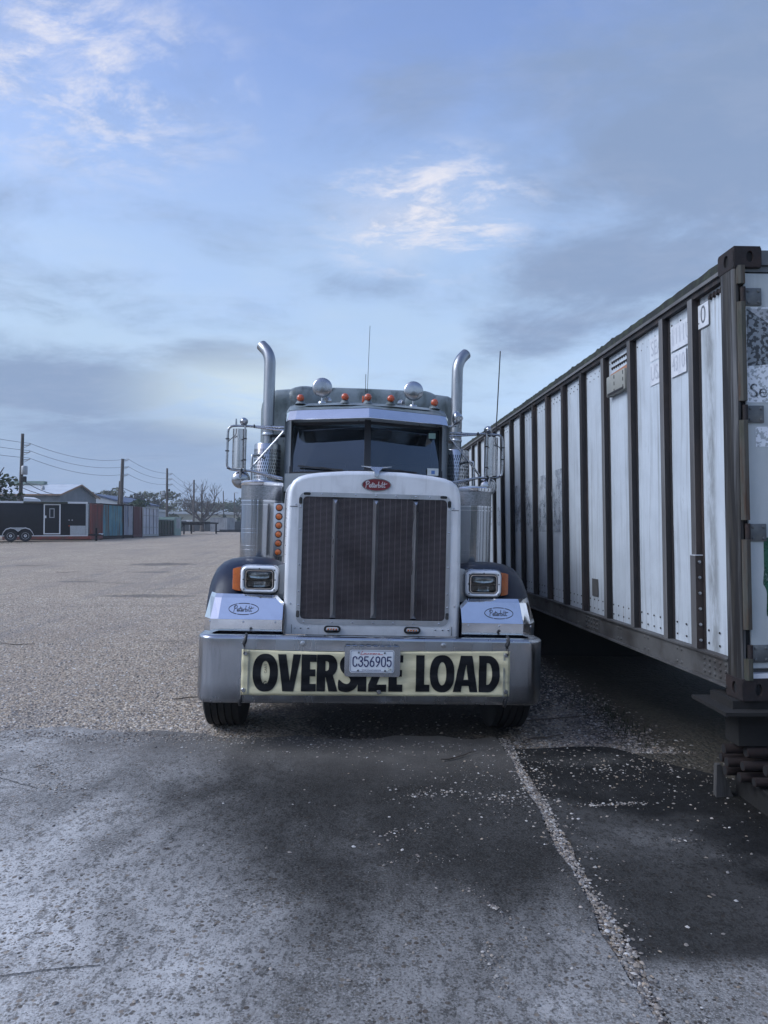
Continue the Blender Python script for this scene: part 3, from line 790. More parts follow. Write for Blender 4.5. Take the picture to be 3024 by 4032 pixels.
# ---- air cleaners
for sx in (-1, 1):
    cx, cy, r = sx * 0.985, 1.60, 0.186
    a = MB().lathe([(r, 1.05), (r, 1.83), (r * 0.995, 1.83), (r * 0.995, 1.97)], (cx, cy, 0), 'Z', 40).build('air_cleaner', 'stainless', truck, smooth=60)
    MB().lathe([(r * 0.99, 1.838), (r * 1.004, 1.838), (r * 1.004, 1.968), (r * 0.99, 1.968)], (cx, cy, 0), 'Z', 40).build('intake_screen', 'screen', a)
    MB().lathe([(r + 0.006, 1.968), (r + 0.009, 1.973), (r + 0.009, 2.000), (r + 0.002, 2.008), (r - 0.02, 2.014), (0.05, 2.028), (0.0, 2.03)], (cx, cy, 0), 'Z', 40).build('lid', 'chrome', a)
    for z0, z1, e in ((1.822, 1.834, 0.006), (1.788, 1.796, 0.010), (1.570, 1.574, 0.003), (1.534, 1.538, 0.003), (1.418, 1.422, 0.003), (1.380, 1.384, 0.003)):
        MB().lathe([(r, z0), (r + e, z0 + 0.001), (r + e, z1 - 0.001), (r, z1)], (cx, cy, 0), 'Z', 40).build('band', 'chrome', a)
# strip of amber lamps beside the air cleaner
pn = MB().cbox(-0.849, -0.757, 1.35, 1.362, 1.332, 1.808, 0.002).build('lamp_panel', 'alum', truck)
for k in range(6):
    z = 1.768 - k * 0.0798
    ob = MB().lathe([(0.033, 0.0), (0.033, -0.008), (0.026, -0.012), (0.0, -0.012)], (-0.8, 1.352, z), 'Y', 20).build('marker_light', 'black', pn)
    MB().lathe([(0.0255, -0.010), (0.0245, -0.018), (0.014, -0.022), (0.0, -0.023)], (-0.8, 1.352, z), 'Y', 20).build('lens', 'amber', ob)
MB().tube([(-0.79, 1.34, 1.36), (-0.80, 1.33, 1.30), (-0.81, 1.33, 1.25)], 0.007, 8).build('lamp_cable', 'black', truck)

# ---- cab
WS = lambda x: 1.88 + 0.20 * abs(x) / 0.8            # plan of the two-piece windscreen
cab = MB()
OUT = [(-0.815, 1.15), (-0.818, 2.0), (-0.822, 2.70), (-0.815, 2.765), (-0.785, 2.815), (-0.73, 2.838), (-0.60, 2.852), (-0.3, 2.872), (0.0, 2.878)]
OUT = OUT + [(-x, z) for x, z in OUT[-2::-1]]
def cring(y, s_, dz_): return [(x * s_, y, z if z < 2.5 else z + dz_) for x, z in OUT]
cab.loft([[(x, 2.06 if abs(x) > 0.6 else 1.99, z if z < 2.5 else z - 0.05) for x, z in OUT], cring(2.14, 1.0, 0.0), cring(2.6, 1.0, 0.02), cring(3.35, 1.0, 0.02)], closed=False, cap0=False, cap1=False)
cab.box(-0.80, 0.80, 3.30, 3.35, 1.2, 2.8)
cab_o = cab.build('cab', 'cabgrey', truck, smooth=50)
mb = MB()   # windscreen frame: pillars, header, cowl
for sx in (-1, 1):
    mb.prism_z([(sx * 0.762, WS(0.762)), (sx * 0.822, WS(0.822) + 0.01), (sx * 0.822, 2.16), (sx * 0.77, 2.16)], 2.06, 2.70)
    mb.add([(sx * x, WS(x) + 0.115, z) for x, z in ((0.0, 2.655), (0.79, 2.655), (0.79, 2.80), (0.0, 2.80))], [(0, 1, 2, 3)])
    mb.add([(sx * x, WS(x) - 0.02, z) for x, z in ((0.0, 1.95), (0.82, 1.95), (0.82, 2.128), (0.0, 2.150))], [(0, 1, 2, 3)])
mb.build('windscreen_frame', 'pillar', truck)
mb = MB(); mb.beam((0, 1.868, 2.10), (0, 2.005, 2.68), 0.064, 0.02)
for sx in (-1, 1):
    mb.beam((sx * 0.755, WS(.755) - 0.006, 2.12), (sx * 0.755, WS(.755) + 0.122, 2.66), 0.028, 0.02)
    mb.beam((sx * 0.03, WS(.03) - 0.006, 2.157), (sx * 0.76, WS(.76) - 0.006, 2.133), 0.02, 0.024)
    mb.beam((sx * 0.03, WS(.03) + 0.118, 2.655), (sx * 0.76, WS(.76) + 0.118, 2.640), 0.02, 0.03)
mb.build('windscreen_seal', 'black', truck)
for sx, g in ((-1, 'glass_l'), (1, 'glass_r')):
    mb = MB(); mb.add([(sx * 0.03, WS(.03), 2.15), (sx * 0.75, WS(.75), 2.13), (sx * 0.75, WS(.75) + 0.13, 2.65), (sx * 0.03, WS(.03) + 0.13, 2.66)], [(0, 1, 2, 3)])
    wo_ = mb.build('windscreen', g, truck, smooth=0)
    if sx == 1:
        mb = MB(); mb.box(0.63, 0.70, 2.128, 2.131, 2.535, 2.59); mb.build('sticker', 'sticker_green', wo_, smooth=0)
        mb = MB(); mb.box(0.612, 0.724, 2.030, 2.033, 2.150, 2.222); s_o = mb.build('sticker', 'sticker_white', wo_, smooth=0)
        mb = MB(); mb.box(0.652, 0.688, 2.0285, 2.0295, 2.165, 2.20); mb.build('sticker_print', 'sticker_blue', s_o, smooth=0)
        mb = MB(); vs_, f_ = text2d('07', 0.022); mb.add([(x + 0.632, 2.0285, z + 0.19) for x, z in vs_], f_); vs_, f_ = text2d('26', 0.022); mb.add([(x + 0.705, 2.0285, z + 0.19) for x, z in vs_], f_); mb.build('sticker_print', 'ink', s_o, smooth=0)
        mb = MB(); mb.box(0.06, 0.15, 1.93, 1.932, 2.16, 2.20); mb.build('dash_card', 'sticker_green', wo_, smooth=0)
    mb = MB()   # wiper: arm and blade
    p0, p1 = ((-0.68, 2.205), (-0.235, 2.168)) if sx < 0 else ((0.115, 2.190), (0.50, 2.168))
    mb.beam((p0[0], WS(p0[0]) - 0.02, p0[1]), (p1[0], WS(p1[0]) - 0.02, p1[1]), 0.012, 0.014)
    mid_ = ((p0[0] + p1[0]) / 2, (p0[1] + p1[1]) / 2)
    mb.tube([(mid_[0], WS(mid_[0]) - 0.035, mid_[1] + 0.008), ((mid_[0] + p1[0]) / 2 , WS(mid_[0]) - 0.05, mid_[1] - 0.012), (p1[0], WS(p1[0]) - 0.045, 2.13)], 0.007, 8)
    mb.build('wiper', 'black', truck)
# cab interior
mb = MB(); mb.box(-0.78, 0.78, 2.1, 2.30, 1.8, 2.12); mb.box(-0.80, 0.80, 3.2, 3.24, 1.5, 2.75)
mb.build('dashboard', 'black', truck, smooth=0)
for cx in (-0.42, 0.42):
    mb = MB(); mb.cbox(cx - 0.25, cx + 0.25, 2.95, 3.1, 1.6, 2.35, 0.05); mb.build('seat', 'seat', truck)
mb = MB(); mb.tube([(0.42 + 0.2 * math.cos(a), 2.42 - 0.10 * math.sin(a), 2.10 + 0.13 * math.sin(a)) for a in [2 * math.pi * k / 24 for k in range(25)]], 0.012, 6); mb.build('steering_wheel', 'black', truck)
# visor
mb = MB()
for sx in (-1, 1):
    P4 = [(0.0, 1.80, 2.768), (0.70, 1.93, 2.742), (0.775, 1.955, 2.735), (0.806, 2.03, 2.725)]
    Q4 = [(0.0, 1.715, 2.664), (0.71, 1.845, 2.640), (0.785, 1.875, 2.634), (0.806, 1.97, 2.630)]
    N = 6; S_ = [(0.0, 2.01, 2.835), (0.70, 2.03, 2.805), (0.775, 2.06, 2.77), (0.800, 2.08, 2.735)]
    mb.loft([[(sx * x, y, z) for x, y, z in P4], [(sx * x, y, z) for x, y, z in Q4]], closed=False, cap0=False, cap1=False)
roof_m = MB()
for sx in (-1, 1): roof_m.loft([[(sx * x, y, z) for x, y, z in S_], [(sx * x, y, z + 0.004) for x, y, z in P4]], closed=False, cap0=False, cap1=False)
roof_m.build('roof_lip', 'cabgrey', truck, smooth=60)
vz = mb.build('sun_visor', 'guard', truck, smooth=0); md = vz.modifiers.new('thickness', 'SOLIDIFY'); md.thickness = 0.004
# roof marker lights
for x, z in ((-0.68, 2.898), (-0.233, 2.926), (0.0, 2.931), (0.233, 2.926), (0.68, 2.902)):
    rz = 2.85 if abs(x) > 0.5 else 2.872
    mb = MB(); mb.loft([[(x + 0.062 * math.cos(a), 2.16 + 0.09 * math.sin(a), rz - 0.012) for a in [2 * math.pi * k / 16 for k in range(16)]], [(x + 0.045 * math.cos(a), 2.155 + 0.06 * math.sin(a), rz + 0.012) for a in [2 * math.pi * k / 16 for k in range(16)]],
             [(x + 0.030 * math.cos(a), 2.15 + 0.045 * math.sin(a), rz + 0.035) for a in [2 * math.pi * k / 16 for k in range(16)]]])
    mb.lathe([(0.0, 0.10), (0.030, 0.085), (0.040, 0.02), (0.041, 0.0), (0.036, -0.004)], (x, 2.115, z), 'Y', 20)
    ro = mb.build('roof_light', 'cabgrey', truck)
    MB().lathe([(0.037, 0.0), (0.036, -0.014), (0.030, -0.026), (0.016, -0.033), (0.0, -0.035)], (x, 2.113, z), 'Y', 20).build('lens', 'red_amber', ro)
# round polished roof lamps on stalks
for x in (-0.467, 0.472):
    mb = MB(); mb.lathe([(0.0, -0.012), (0.05, -0.009), (0.085, -0.003), (0.098, 0.004), (0.102, 0.012), (0.098, 0.022), (0.07, 0.075), (0.0, 0.10)], (x, 2.2, 3.032), 'Y', 36)
    mb.tube([(x, 2.23, 2.94), (x, 2.23, 2.86)], 0.012, 8); mb.lathe([(0.045, 0.0), (0.04, 0.02), (0.0, 0.022)], (x, 2.23, 2.868), 'Z', 14)
    mb.build('round_roof_lamp', 'chrome_dull', truck, smooth=50)
for x in (-0.41, 0.36):
    MB().lathe([(0.0, 0.05), (0.03, 0.045), (0.042, 0.02), (0.04, 0.0), (0.0, -0.012)], (x, 2.36, 2.925), 'Y', 16).build('horn_bell', 'chrome_dull', truck)
MB().cbox(-0.055, -0.005, 2.22, 2.27, 2.90, 2.965, 0.004).build('roof_box', 'orange', truck)
# teardrop lamp on the right pillar
mb = MB(); mb.lathe([(0.0, -0.035), (0.04, -0.03), (0.066, -0.018), (0.072, -0.005), (0.070, 0.004), (0.060, 0.030), (0.035, 0.062), (0.0, 0.078)], (0.895, 2.08, 2.745), 'X', 26)
mb.tube([(0.82, 2.06, 2.65), (0.90, 2.08, 2.67)], 0.012, 8); mb.build('side_lamp', 'chrome_dull', truck, smooth=60)

# ---- sleeper box
SL = [(-1.235, 0.95), (-1.24, 2.3), (-1.245, 3.03), (-1.235, 3.10), (-1.205, 3.175), (-1.14, 3.245), (-1.06, 3.282), (-0.92, 3.296), (-0.80, 3.306), (-0.72, 3.326), (-0.60, 3.334), (-0.3, 3.338), (0.0, 3.340)]
SL = SL + [(-x, z) for x, z in SL[-2::-1]]
def sring(y, inn):
    return [(math.copysign(max(0, abs(x) - inn), x) if x else 0.0, y, min(z, 3.34 - inn) if z > 2.9 else z) for x, z in SL]
def scap(s_, y, d): return [(x * s_, y, z - d if z > 2.9 else z) for x, z in SL]
mb = MB(); mb.loft([scap(0.93, 3.60, 0.15), scap(0.965, 3.605, 0.09), scap(0.988, 3.63, 0.035), scap(0.997, 3.68, 0.010), scap(1.0, 3.76, 0.0), scap(1.0, 5.25, 0.0), scap(0.99, 5.3, 0.02)], closed=True)
sl_o = mb.build('sleeper', 'cabgrey', truck, smooth=50)
for sx in (-1, 1):    # swelling of the roof shoulder behind each round lamp
    mb = MB(); rings = []
    for t_, k_ in ((3.575, 0.05), (3.585, 0.45), (3.61, 0.75), (3.66, 0.93), (3.75, 1.0)):
        rings.append([(sx * (0.70 + 0.30 * k_ * math.cos(a_)), t_, 3.16 + 0.183 * k_ * math.sin(a_)) for a_ in [2 * math.pi * q / 24 for q in range(24)]])
    mb.loft(rings); mb.build('sleeper_fairing', 'cabgrey', sl_o, smooth=60)

# ---- exhausts
for sx in (-1, 1):
    cx, cy = sx * 1.122, 3.40
    mg = MB().lathe([(0.155, 1.2), (0.155, 2.555), (0.15, 2.565), (0.06, 2.567), (0.0, 2.567)], (cx, cy, 0), 'Z', 36).build('exhaust', 'stainless', truck)
    sl = MB()   # slots in the heat guard
    for row in range(15):
        z = 2.50 - row * 0.040
        for k in range(22):
            a = R(180 + 360 * (k + 0.5 * (row % 2)) / 40 - 10)
            c_, s_ = math.cos(a), math.sin(a); rr = 0.1558; w2 = 0.0042
            t_ = (-s_ * w2, c_ * w2)
            hgt = 0.026 if row else 0.035
            p = (cx + rr * c_, cy + rr * s_)
            sl.add([(p[0] - t_[0], p[1] - t_[1], z - hgt), (p[0] + t_[0], p[1] + t_[1], z - hgt), (p[0] + t_[0], p[1] + t_[1], z), (p[0] - t_[0], p[1] - t_[1], z)], [(0, 1, 2, 3)])
    so = sl.build('guard_slots', 'void', mg, smooth=0, recalc=False); so['kind'] = 'stuff'
    st = MB(); st.tube([(cx, cy, 2.56), (cx, cy, 2.70)], 0.047, 20)
    path = [(cx, cy, 2.685), (cx, cy, 3.0), (cx, cy, 3.3), (cx, cy, 3.52)]
    for k in range(1, 9):
        a = R(52 * k / 8); rb = 0.26
        path.append((cx + sx * (rb - rb * math.cos(a)) * 0.80, cy + (rb - rb * math.cos(a)) * 0.6, 3.52 + rb * math.sin(a)))
    d_ = Vector(path[-1]) - Vector(path[-2]); path.append(tuple(Vector(path[-1]) + d_.normalized() * 0.055))
    st.tube(path, 0.0675, 24, caps=False); st.tube([path[0], (cx, cy, 2.6851)], 0.0675, 24)
    # sliced end: pull the outer rim of the mouth forward
    st.tube([path[-1], tuple(Vector(path[-1]) - d_.normalized() * 0.03)], 0.064, 24)
    st.build('stack_pipe', 'stack', mg, smooth=50)
    MB().lathe([(0.050, 2.672), (0.072, 2.672), (0.074, 2.690), (0.070, 2.70), (0.066, 2.70)], (cx, cy, 0), 'Z', 24).build('clamp', 'alum', mg)
    MB().beam((cx - sx * 0.05, cy - 0.05, 2.662), (cx - sx * 0.30, cy + 0.15, 2.70), 0.02, 0.035).build('stack_bracket', 'black', mg)
    ghandle = MB().tube(smooth_path([(sx * 1.235, 2.85, 1.9), (sx * 1.235, 2.85, 2.33), (sx * 1.215, 2.87, 2.38), (sx * 1.17, 2.95, 2.39), (sx * 1.12, 3.05, 2.37)], 5), 0.014, 10)
    ghandle.build('grab_handle', 'alum', truck)

# ---- mirrors
def mirror(sx):
    X = lambda x: sx * x
    y = 2.10
    fr = MB()
    fr.tube(smooth_path([(X(0.832), 2.06, 2.588), (X(1.10), y, 2.592), (X(1.20), y, 2.595), (X(1.33), y, 2.592), (X(1.372), y, 2.575), (X(1.389), y, 2.53), (X(1.391), y, 2.37), (X(1.390), y, 2.215), (X(1.375), y, 2.172), (X(1.335), y, 2.155), (X(1.20), y, 2.148), (X(1.12), y, 2.140), (X(0.832), 2.06, 2.080)], 4), 0.0125, 10)
    fo = fr.build('mirror', 'chrome_dull', truck, smooth=60)
    mb = MB()
    for a_, b_ in (((0.832, 2.06, 2.556), (1.12, y, 2.586)), ((0.832, 2.06, 2.064), (1.10, y, 2.128)), ((0.835, 2.05, 2.548), (1.155, y - 0.02, 2.168)), ((1.213, y - 0.06, 2.585), (1.206, y - 0.06, 2.16))):
        mb.tube([(X(a_[0]), a_[1], a_[2]), (X(b_[0]), b_[1], b_[2])], 0.0105, 8)
    mb.tube([(X(1.213), y - 0.06, 2.585), (X(1.213), y, 2.592)], 0.0105, 8); mb.tube([(X(1.206), y - 0.06, 2.16), (X(1.206), y, 2.15)], 0.0105, 8)
    mb.build('strut', 'chrome_dull', fo)
    hd = MB(); prof_ = [(1.206, 0.02), (1.212, -0.015), (1.245, -0.028), (1.272, -0.034), (1.278, -0.038), (1.290, -0.038), (1.296, -0.033), (1.325, -0.024), (1.340, -0.008), (1.342, 0.02)]
    hd.loft([[(X(x), y + dy, z) for x, dy in prof_] for z in (2.170, 2.563)], closed=True); hd.build('mirror_head', 'mirror_back', fo, smooth=25)
    mb = MB()
    for x, z in ((1.391, 2.46), (1.391, 2.34), (1.37, 2.165), (1.13, 2.592), (0.96, 2.588), (1.24, 2.148)):
        if x > 1.36: mb.box(min(X(x - 0.018), X(x + 0.018)), max(X(x - 0.018), X(x + 0.018)), y - 0.016, y + 0.016, z - 0.005, z + 0.005)
        else: mb.box(min(X(x - 0.005), X(x + 0.005)), max(X(x - 0.005), X(x + 0.005)), y - 0.03, y + 0.014, z - 0.014, z + 0.018)
    for z in (2.46, 2.25): mb.box(min(X(1.194), X(1.228)), max(X(1.194), X(1.228)), y - 0.075, y - 0.048, z - 0.005, z + 0.005)
    mb.build('cable_tie', 'black', fo, smooth=0)
    MB().tube(smooth_path([(X(1.30), y - 0.045, 2.56), (X(1.305), y - 0.045, 2.50), (X(1.35), y - 0.03, 2.46), (X(1.383), y - 0.014, 2.43)], 4), 0.004, 6).build('wire', 'black', fo)
    MB().lathe([(0.0, -0.055), (0.02, -0.05), (0.034, -0.028), (0.040, 0.0), (0.041, 0.012), (0.036, 0.02), (0.0, 0.022)], (X(1.237), y, 2.640), 'Y', 20).build('mirror_light', 'chrome_dull', fo, smooth=60)
    mb = MB().lathe([(0.0, -0.035), (0.03, -0.032), (0.06, -0.022), (0.083, -0.006), (0.091, 0.006), (0.093, 0.014), (0.09, 0.018), (0.0, 0.02)], (X(1.255), y + 0.03, 2.063), 'Y', 32)
    mb.tube([(X(1.255), y - 0.005, 2.08), (X(1.255), y - 0.01, 2.15)], 0.012, 8); mb.build('convex_mirror', 'chrome_dull', fo, smooth=60)
    if sx < 0:
        MB().tube([(X(1.312), y, 2.60), (X(1.312), y, 2.64), (X(1.312), y, 2.665)], [0.011, 0.009, 0.007], 8).build('antenna_stub', 'chrome_dull', fo)
    else:
        MB().tube([(X(1.318), y, 2.60), (X(1.322), y, 2.72), (X(1.35), y + 0.02, 3.46)], [0.009, 0.006, 0.0055], 8).build('whip_antenna', 'black', fo)
for sx in (-1, 1): mirror(sx)
for (a_, b_, r_) in (((0.003, 2.5, 2.85), (0.017, 2.5, 3.772), 0.0026), ((-0.012, 2.5, 2.85), (-0.015, 2.5, 3.25), 0.003)):
    MB().tube([a_, b_], r_, 6).build('roof_antenna', 'black', truck)

# ================================================================== the banner hung on the bumper
def cloth(x, z):
    u = (x + 0.922) / 1.904
    zt = 0.733 + 0.010 * u
    edge = max(0.0, 1 - min(abs(x + 0.9), abs(x - 0.96)) / 0.25)
    d = 0.0022 * math.sin(x * 9 + z * 30) + 0.0018 * math.sin(x * 23 - z * 14 + 1.3) + 0.006 * edge * math.sin(z * 46 + x * 30) + 0.003 * math.sin(z * 55 - x * 4)
    return -0.014 - d - 0.004 * math.sin(math.pi * min(1, max(0, u)))
ban = thing('oversize_load_banner', 'faded yellow vinyl banner with heavy black OVERSIZE LOAD lettering strapped across the bumper', 'banner', truck.location, truck.rotation_euler)
mb = MB(); NX, NZ = 96, 18
vs_, fs_ = [], []
for j in range(NZ + 1):
    for i in range(NX + 1):
        u, t = i / NX, j / NZ
        x = -0.922 + 1.904 * u
        z0 = 0.414 + 0.008 * u; z1 = 0.732 + 0.010 * u - 0.010 * math.sin(math.pi * u) - 0.004 * math.sin(2 * math.pi * u)
        z = z0 + (z1 - z0) * t
        vs_.append((x, cloth(x, z), z))
fs_ = [(j * (NX + 1) + i, j * (NX + 1) + i + 1, (j + 1) * (NX + 1) + i + 1, (j + 1) * (NX + 1) + i) for j in range(NZ) for i in range(NX)]
mb.add(vs_, fs_); bo = mb.build('vinyl_sheet', 'yellow', ban, smooth=180)
md = bo.modifiers.new('thickness', 'SOLIDIFY'); md.thickness = 0.0015; md.offset = 1
def poly_letter(loops):
    v2, f2 = fill2d(loops, 0.0, 0.0)
    bm = bmesh.new(); vv = [bm.verts.new(p) for p in v2]
    for f in f2:
        try: bm.faces.new([vv[i] for i in f])
        except ValueError: pass
    xs_ = [p[0] for p in v2]; zs_ = [p[2] for p in v2]
    x = math.floor(min(xs_) / 0.02) * 0.02
    while x < max(xs_):
        bmesh.ops.bisect_plane(bm, geom=bm.verts[:] + bm.edges[:] + bm.faces[:], plane_co=(x, 0, 0), plane_no=(1, 0, 0)); x += 0.02
    z = math.floor(min(zs_) / 0.03) * 0.03
    while z < max(zs_):
        bmesh.ops.bisect_plane(bm, geom=bm.verts[:] + bm.edges[:] + bm.faces[:], plane_co=(0, 0, z), plane_no=(0, 0, 1)); z += 0.03
    bm.verts.index_update()
    out = MB(); out.add([(v.co.x, cloth(v.co.x, v.co.z) - 0.0032, v.co.z) for v in bm.verts], [[v.index for v in f.verts] for f in bm.faces]); bm.free()
    return out
def LZ(x): return 0.444 + 0.0052 * (x + 0.84)
H_ = 0.258
def sup(cx, cz, rx, rz, e=2.35, n=44, a0=0, a1=360):
    pts = []
    for k in range(n + (0 if a1 - a0 == 360 else 1)):
        a = R(a0 + (a1 - a0) * k / n); c_, s_ = math.cos(a), math.sin(a)
        pts.append((cx + rx * math.copysign(abs(c_) ** (2 / e), c_), cz + rz * math.copysign(abs(s_) ** (2 / e), s_)))
    return pts
def letter(ch, x0, x1):
    z = LZ(x0); w_ = x1 - x0; P_ = lambda pts: [(x0 + u * w_, z + v * H_) for u, v in pts]
    s_ = 0.060 / w_       # stem width as a share of the letter
    if ch == 'O':
        return [sup(x0 + w_ / 2, z + H_ / 2, w_ / 2, H_ / 2 + 0.003), sup(x0 + w_ / 2, z + H_ / 2, 0.031, 0.082, 2.0)]
    if ch == 'V': return [P_([(0, 1), (0.36, 1), (0.53, 0.28), (0.66, 1), (1.0, 1), (0.70, 0), (0.22, 0)])]
    if ch == 'E': return [P_([(0, 0), (0, 1), (1, 1), (1, 0.80), (s_, 0.80), (s_, 0.60), (0.93, 0.60), (0.93, 0.41), (s_, 0.41), (s_, 0.20), (0.98, 0.20), (0.98, 0)])]
    if ch == 'L': return [P_([(0, 0), (0, 1), (s_, 1), (s_, 0.20), (1, 0.20), (1, 0)])]
    if ch == 'I': return [P_([(0, 0), (0, 1), (1, 1), (1, 0)])]
    if ch == 'Z': return [P_([(0, 0), (0, 0.2), (0.55, 0.80), (0.03, 0.80), (0.03, 1), (1, 1), (1, 0.82), (0.47, 0.20), (1, 0.20), (1, 0)])]
    if ch == 'R':
        bowl = [(0.55 + 0.40 * math.cos(R(a)), 0.70 + 0.30 * math.sin(R(a))) for a in range(90, -61, -15)]
        return [P_([(0, 0), (0, 1)] + bowl + [(0.98, 0), (0.56, 0), (0.42, 0.38), (0.40, 0.38), (0.40, 0)]),
                P_([(0.40, 0.56), (0.40, 0.82), (0.47, 0.82), (0.545, 0.78), (0.56, 0.69), (0.545, 0.60), (0.47, 0.56)])]
    if ch == 'D':
        out = [(0.42 + 0.58 * math.copysign(abs(math.cos(R(a))) ** 0.9, math.cos(R(a))), 0.5 + 0.5 * math.copysign(abs(math.sin(R(a))) ** 0.9, math.sin(R(a)))) for a in range(90, -91, -12)]
        inn = [(0.44 + 0.19 * math.cos(R(a)), 0.5 + 0.30 * math.sin(R(a))) for a in range(90, -91, -15)]
        return [P_([(0, 0), (0, 1)] + out), P_([(0.37, 0.20), (0.37, 0.80)] + inn)]
    if ch == 'A': return [P_([(0, 0), (0.30, 1), (0.77, 1), (1, 0), (0.68, 0), (0.64, 0.17), (0.36, 0.17), (0.33, 0)]), P_([(0.42, 0.34), (0.53, 0.76), (0.61, 0.34)])]
    if ch == 'S':
        o = [(0.95, 0.93), (0.72, 1.0), (0.45, 1.0), (0.2, 0.93), (0.06, 0.79), (0.07, 0.64), (0.2, 0.52), (0.45, 0.42), (0.58, 0.33), (0.55, 0.25), (0.42, 0.21), (0.22, 0.24), (0.0, 0.32),
             (0.0, 0.06), (0.25, -0.01), (0.52, -0.01), (0.80, 0.07), (0.97, 0.22), (0.97, 0.38), (0.85, 0.50), (0.6, 0.60), (0.46, 0.68), (0.50, 0.76), (0.66, 0.79), (0.93, 0.72)]
        return [P_(smooth_path(o, 3))]
for ch, a_, b_ in (('O', -.843, -.667), ('V', -.669, -.508), ('E', -.504, -.398), ('R', -.396, -.244), ('S', -.242, -.100), ('I', -.110 + .004, -.045), ('Z', -.032, .096), ('E', .111, .213), ('L', .305, .404), ('O', .404, .581), ('A', .572, .749), ('D', .757, .909)):
    poly_letter(letter(ch, a_, b_)).build('letter', 'bannerink', ban, smooth=180, recalc=False)
mb = MB(); vs_, f_ = text2d('Ms. CARITA', 0.024)
mb.add([(-0.752 - z, cloth(-0.752, 0.58) - 0.004, 0.59 + x) for x, z in vs_], f_)
v_, f_ = strokes([[(-0.745, 0.508), (-0.752, 0.515), (-0.760, 0.508), (-0.765, 0.498), (-0.755, 0.492), (-0.748, 0.500)], [(-0.755, 0.492), (-0.742, 0.497), (-0.738, 0.490)]], 0.005, lambda u, v: (u, cloth(u, v) - 0.004, v)); mb.add(v_, f_)
mb.build('maker_print', 'ink', ban, smooth=0)
mb = MB()
for x in (-0.868, -0.876, 0.935, 0.943): mb.box(x - 0.0008, x + 0.0008, cloth(x, 0.58) - 0.0075, cloth(x, 0.58) - 0.001, 0.418, 0.735)
mb.build('hem_stitch', 'pillar', ban, smooth=0)
for x, z in ((-0.897, 0.704), (-0.903, 0.448), (0.955, 0.713), (0.957, 0.454), (0.045, 0.447)):
    MB().lathe([(0.006, -0.004), (0.007, -0.008), (0.013, -0.008), (0.0165, -0.003), (0.016, 0.002)], (x, cloth(x, z) - 0.001, z), 'Y', 18).build('grommet', 'chrome_dull', ban)
for x, z, up in ((-0.905, 0.71, 1), (0.965, 0.72, 1), (-0.915, 0.44, -1), (0.965, 0.445, -1)):
    mb = MB()
    if up > 0:
        mb.tube(smooth_path([(x, -0.022, z - 0.008), (x, -0.028, z + 0.02), (x, -0.012, z + 0.045)], 4), 0.003, 6)
        mb.tube(smooth_path([(x, -0.014, z + 0.04), (x - 0.004, -0.014, z + 0.06), (x + 0.004, -0.010, z + 0.085), (x + 0.006, 0.0, z + 0.112), (x + 0.006, 0.04, z + 0.122)], 4), [0.006] * 4 + [0.012] * 6 + [0.010] * 7, 8)
    else:
        mb.tube(smooth_path([(x, -0.022, z), (x + 0.003, -0.026, z - 0.03), (x - 0.004, -0.012, z - 0.045)], 4), 0.003, 6)
        mb.tube(smooth_path([(x - 0.004, -0.012, z - 0.04), (x - 0.010, -0.014, z - 0.06), (x - 0.012, -0.008, z - 0.09), (x - 0.012, 0.03, z - 0.105)], 4), [0.006] * 3 + [0.011] * 7 + [0.008] * 3, 8)
    mb.build('rubber_strap', 'black', ban)

# ================================================================== THE OLD CONTAINER beside the truck (local: x across its door end, y along its side, z up)
M['panel'] = pmat('container_white_sheet', (0.55, 0.575, 0.61), 0.42, 0.12, (0.50, 0.52, 0.55), 2.0, grime=(0.20, 0.20, 0.195), gscale=4.0, glo=0.47, ghi=0.80, gamt=0.62, gstretch=(1, 4, 0.10), bump=0.06, bscale=3)
M['rib_face'] = pmat('rib_aluminium', (0.15, 0.148, 0.148), 0.6, 0.2, (0.085, 0.08, 0.08), 2.0, stretch=(1, 1, 0.3), grime=(0.07, 0.06, 0.055), gscale=4, gamt=0.7, gstretch=(1, 4, 0.2))
M['rib_dark'] = pmat('rib_stain_and_lip_shadow', (0.012, 0.0105, 0.0115), 0.7, 0.0, (0.046, 0.032, 0.027), 3.0, 0.46, 0.72, stretch=(1, 3, 0.25), bump=0.1, bscale=40)
M['rail'] = pmat('rail_grey_steel', (0.095, 0.094, 0.092), 0.65, 0.1, (0.045, 0.042, 0.040), 3.0, grime=(0.05, 0.04, 0.035), gscale=5, gamt=0.8, gstretch=(1, 1, 0.6))
M['rail_top'] = pmat('mossy_rail', (0.018, 0.02, 0.018), 0.85, 0.0, (0.04, 0.05, 0.03), 12.0, bump=0.5, bscale=50)
M['post'] = pmat('streaked_post', (0.11, 0.112, 0.115), 0.65, 0.1, (0.008, 0.007, 0.007), 4.0, 0.32, 0.54, stretch=(5, 5, 0.22), grime=(0.03, 0.026, 0.02), gscale=6, gamt=0.8, glo=0.46, ghi=0.66, gstretch=(3, 3, 0.25), bump=0.12, bscale=30)
M['post_rust'] = pmat('rusty_lichen_post', (0.075, 0.072, 0.06), 0.8, 0.0, (0.060, 0.028, 0.014), 5.0, 0.45, 0.68, stretch=(3, 3, 0.5), grime=(0.035, 0.045, 0.025), gscale=4, gamt=0.8, glo=0.48, ghi=0.66, gstretch=(2, 2, 0.5), bump=0.2, bscale=40)
M['casting'] = pmat('rusty_casting', (0.010, 0.0075, 0.008), 0.8, 0.0, (0.022, 0.012, 0.010), 9.0, bump=0.2, bscale=60)
M['door'] = pmat('container_door_sheet', (0.42, 0.46, 0.47), 0.5, 0.1, (0.50, 0.53, 0.53), 1.6, grime=(0.24, 0.27, 0.25), gscale=2.5, gamt=0.6)
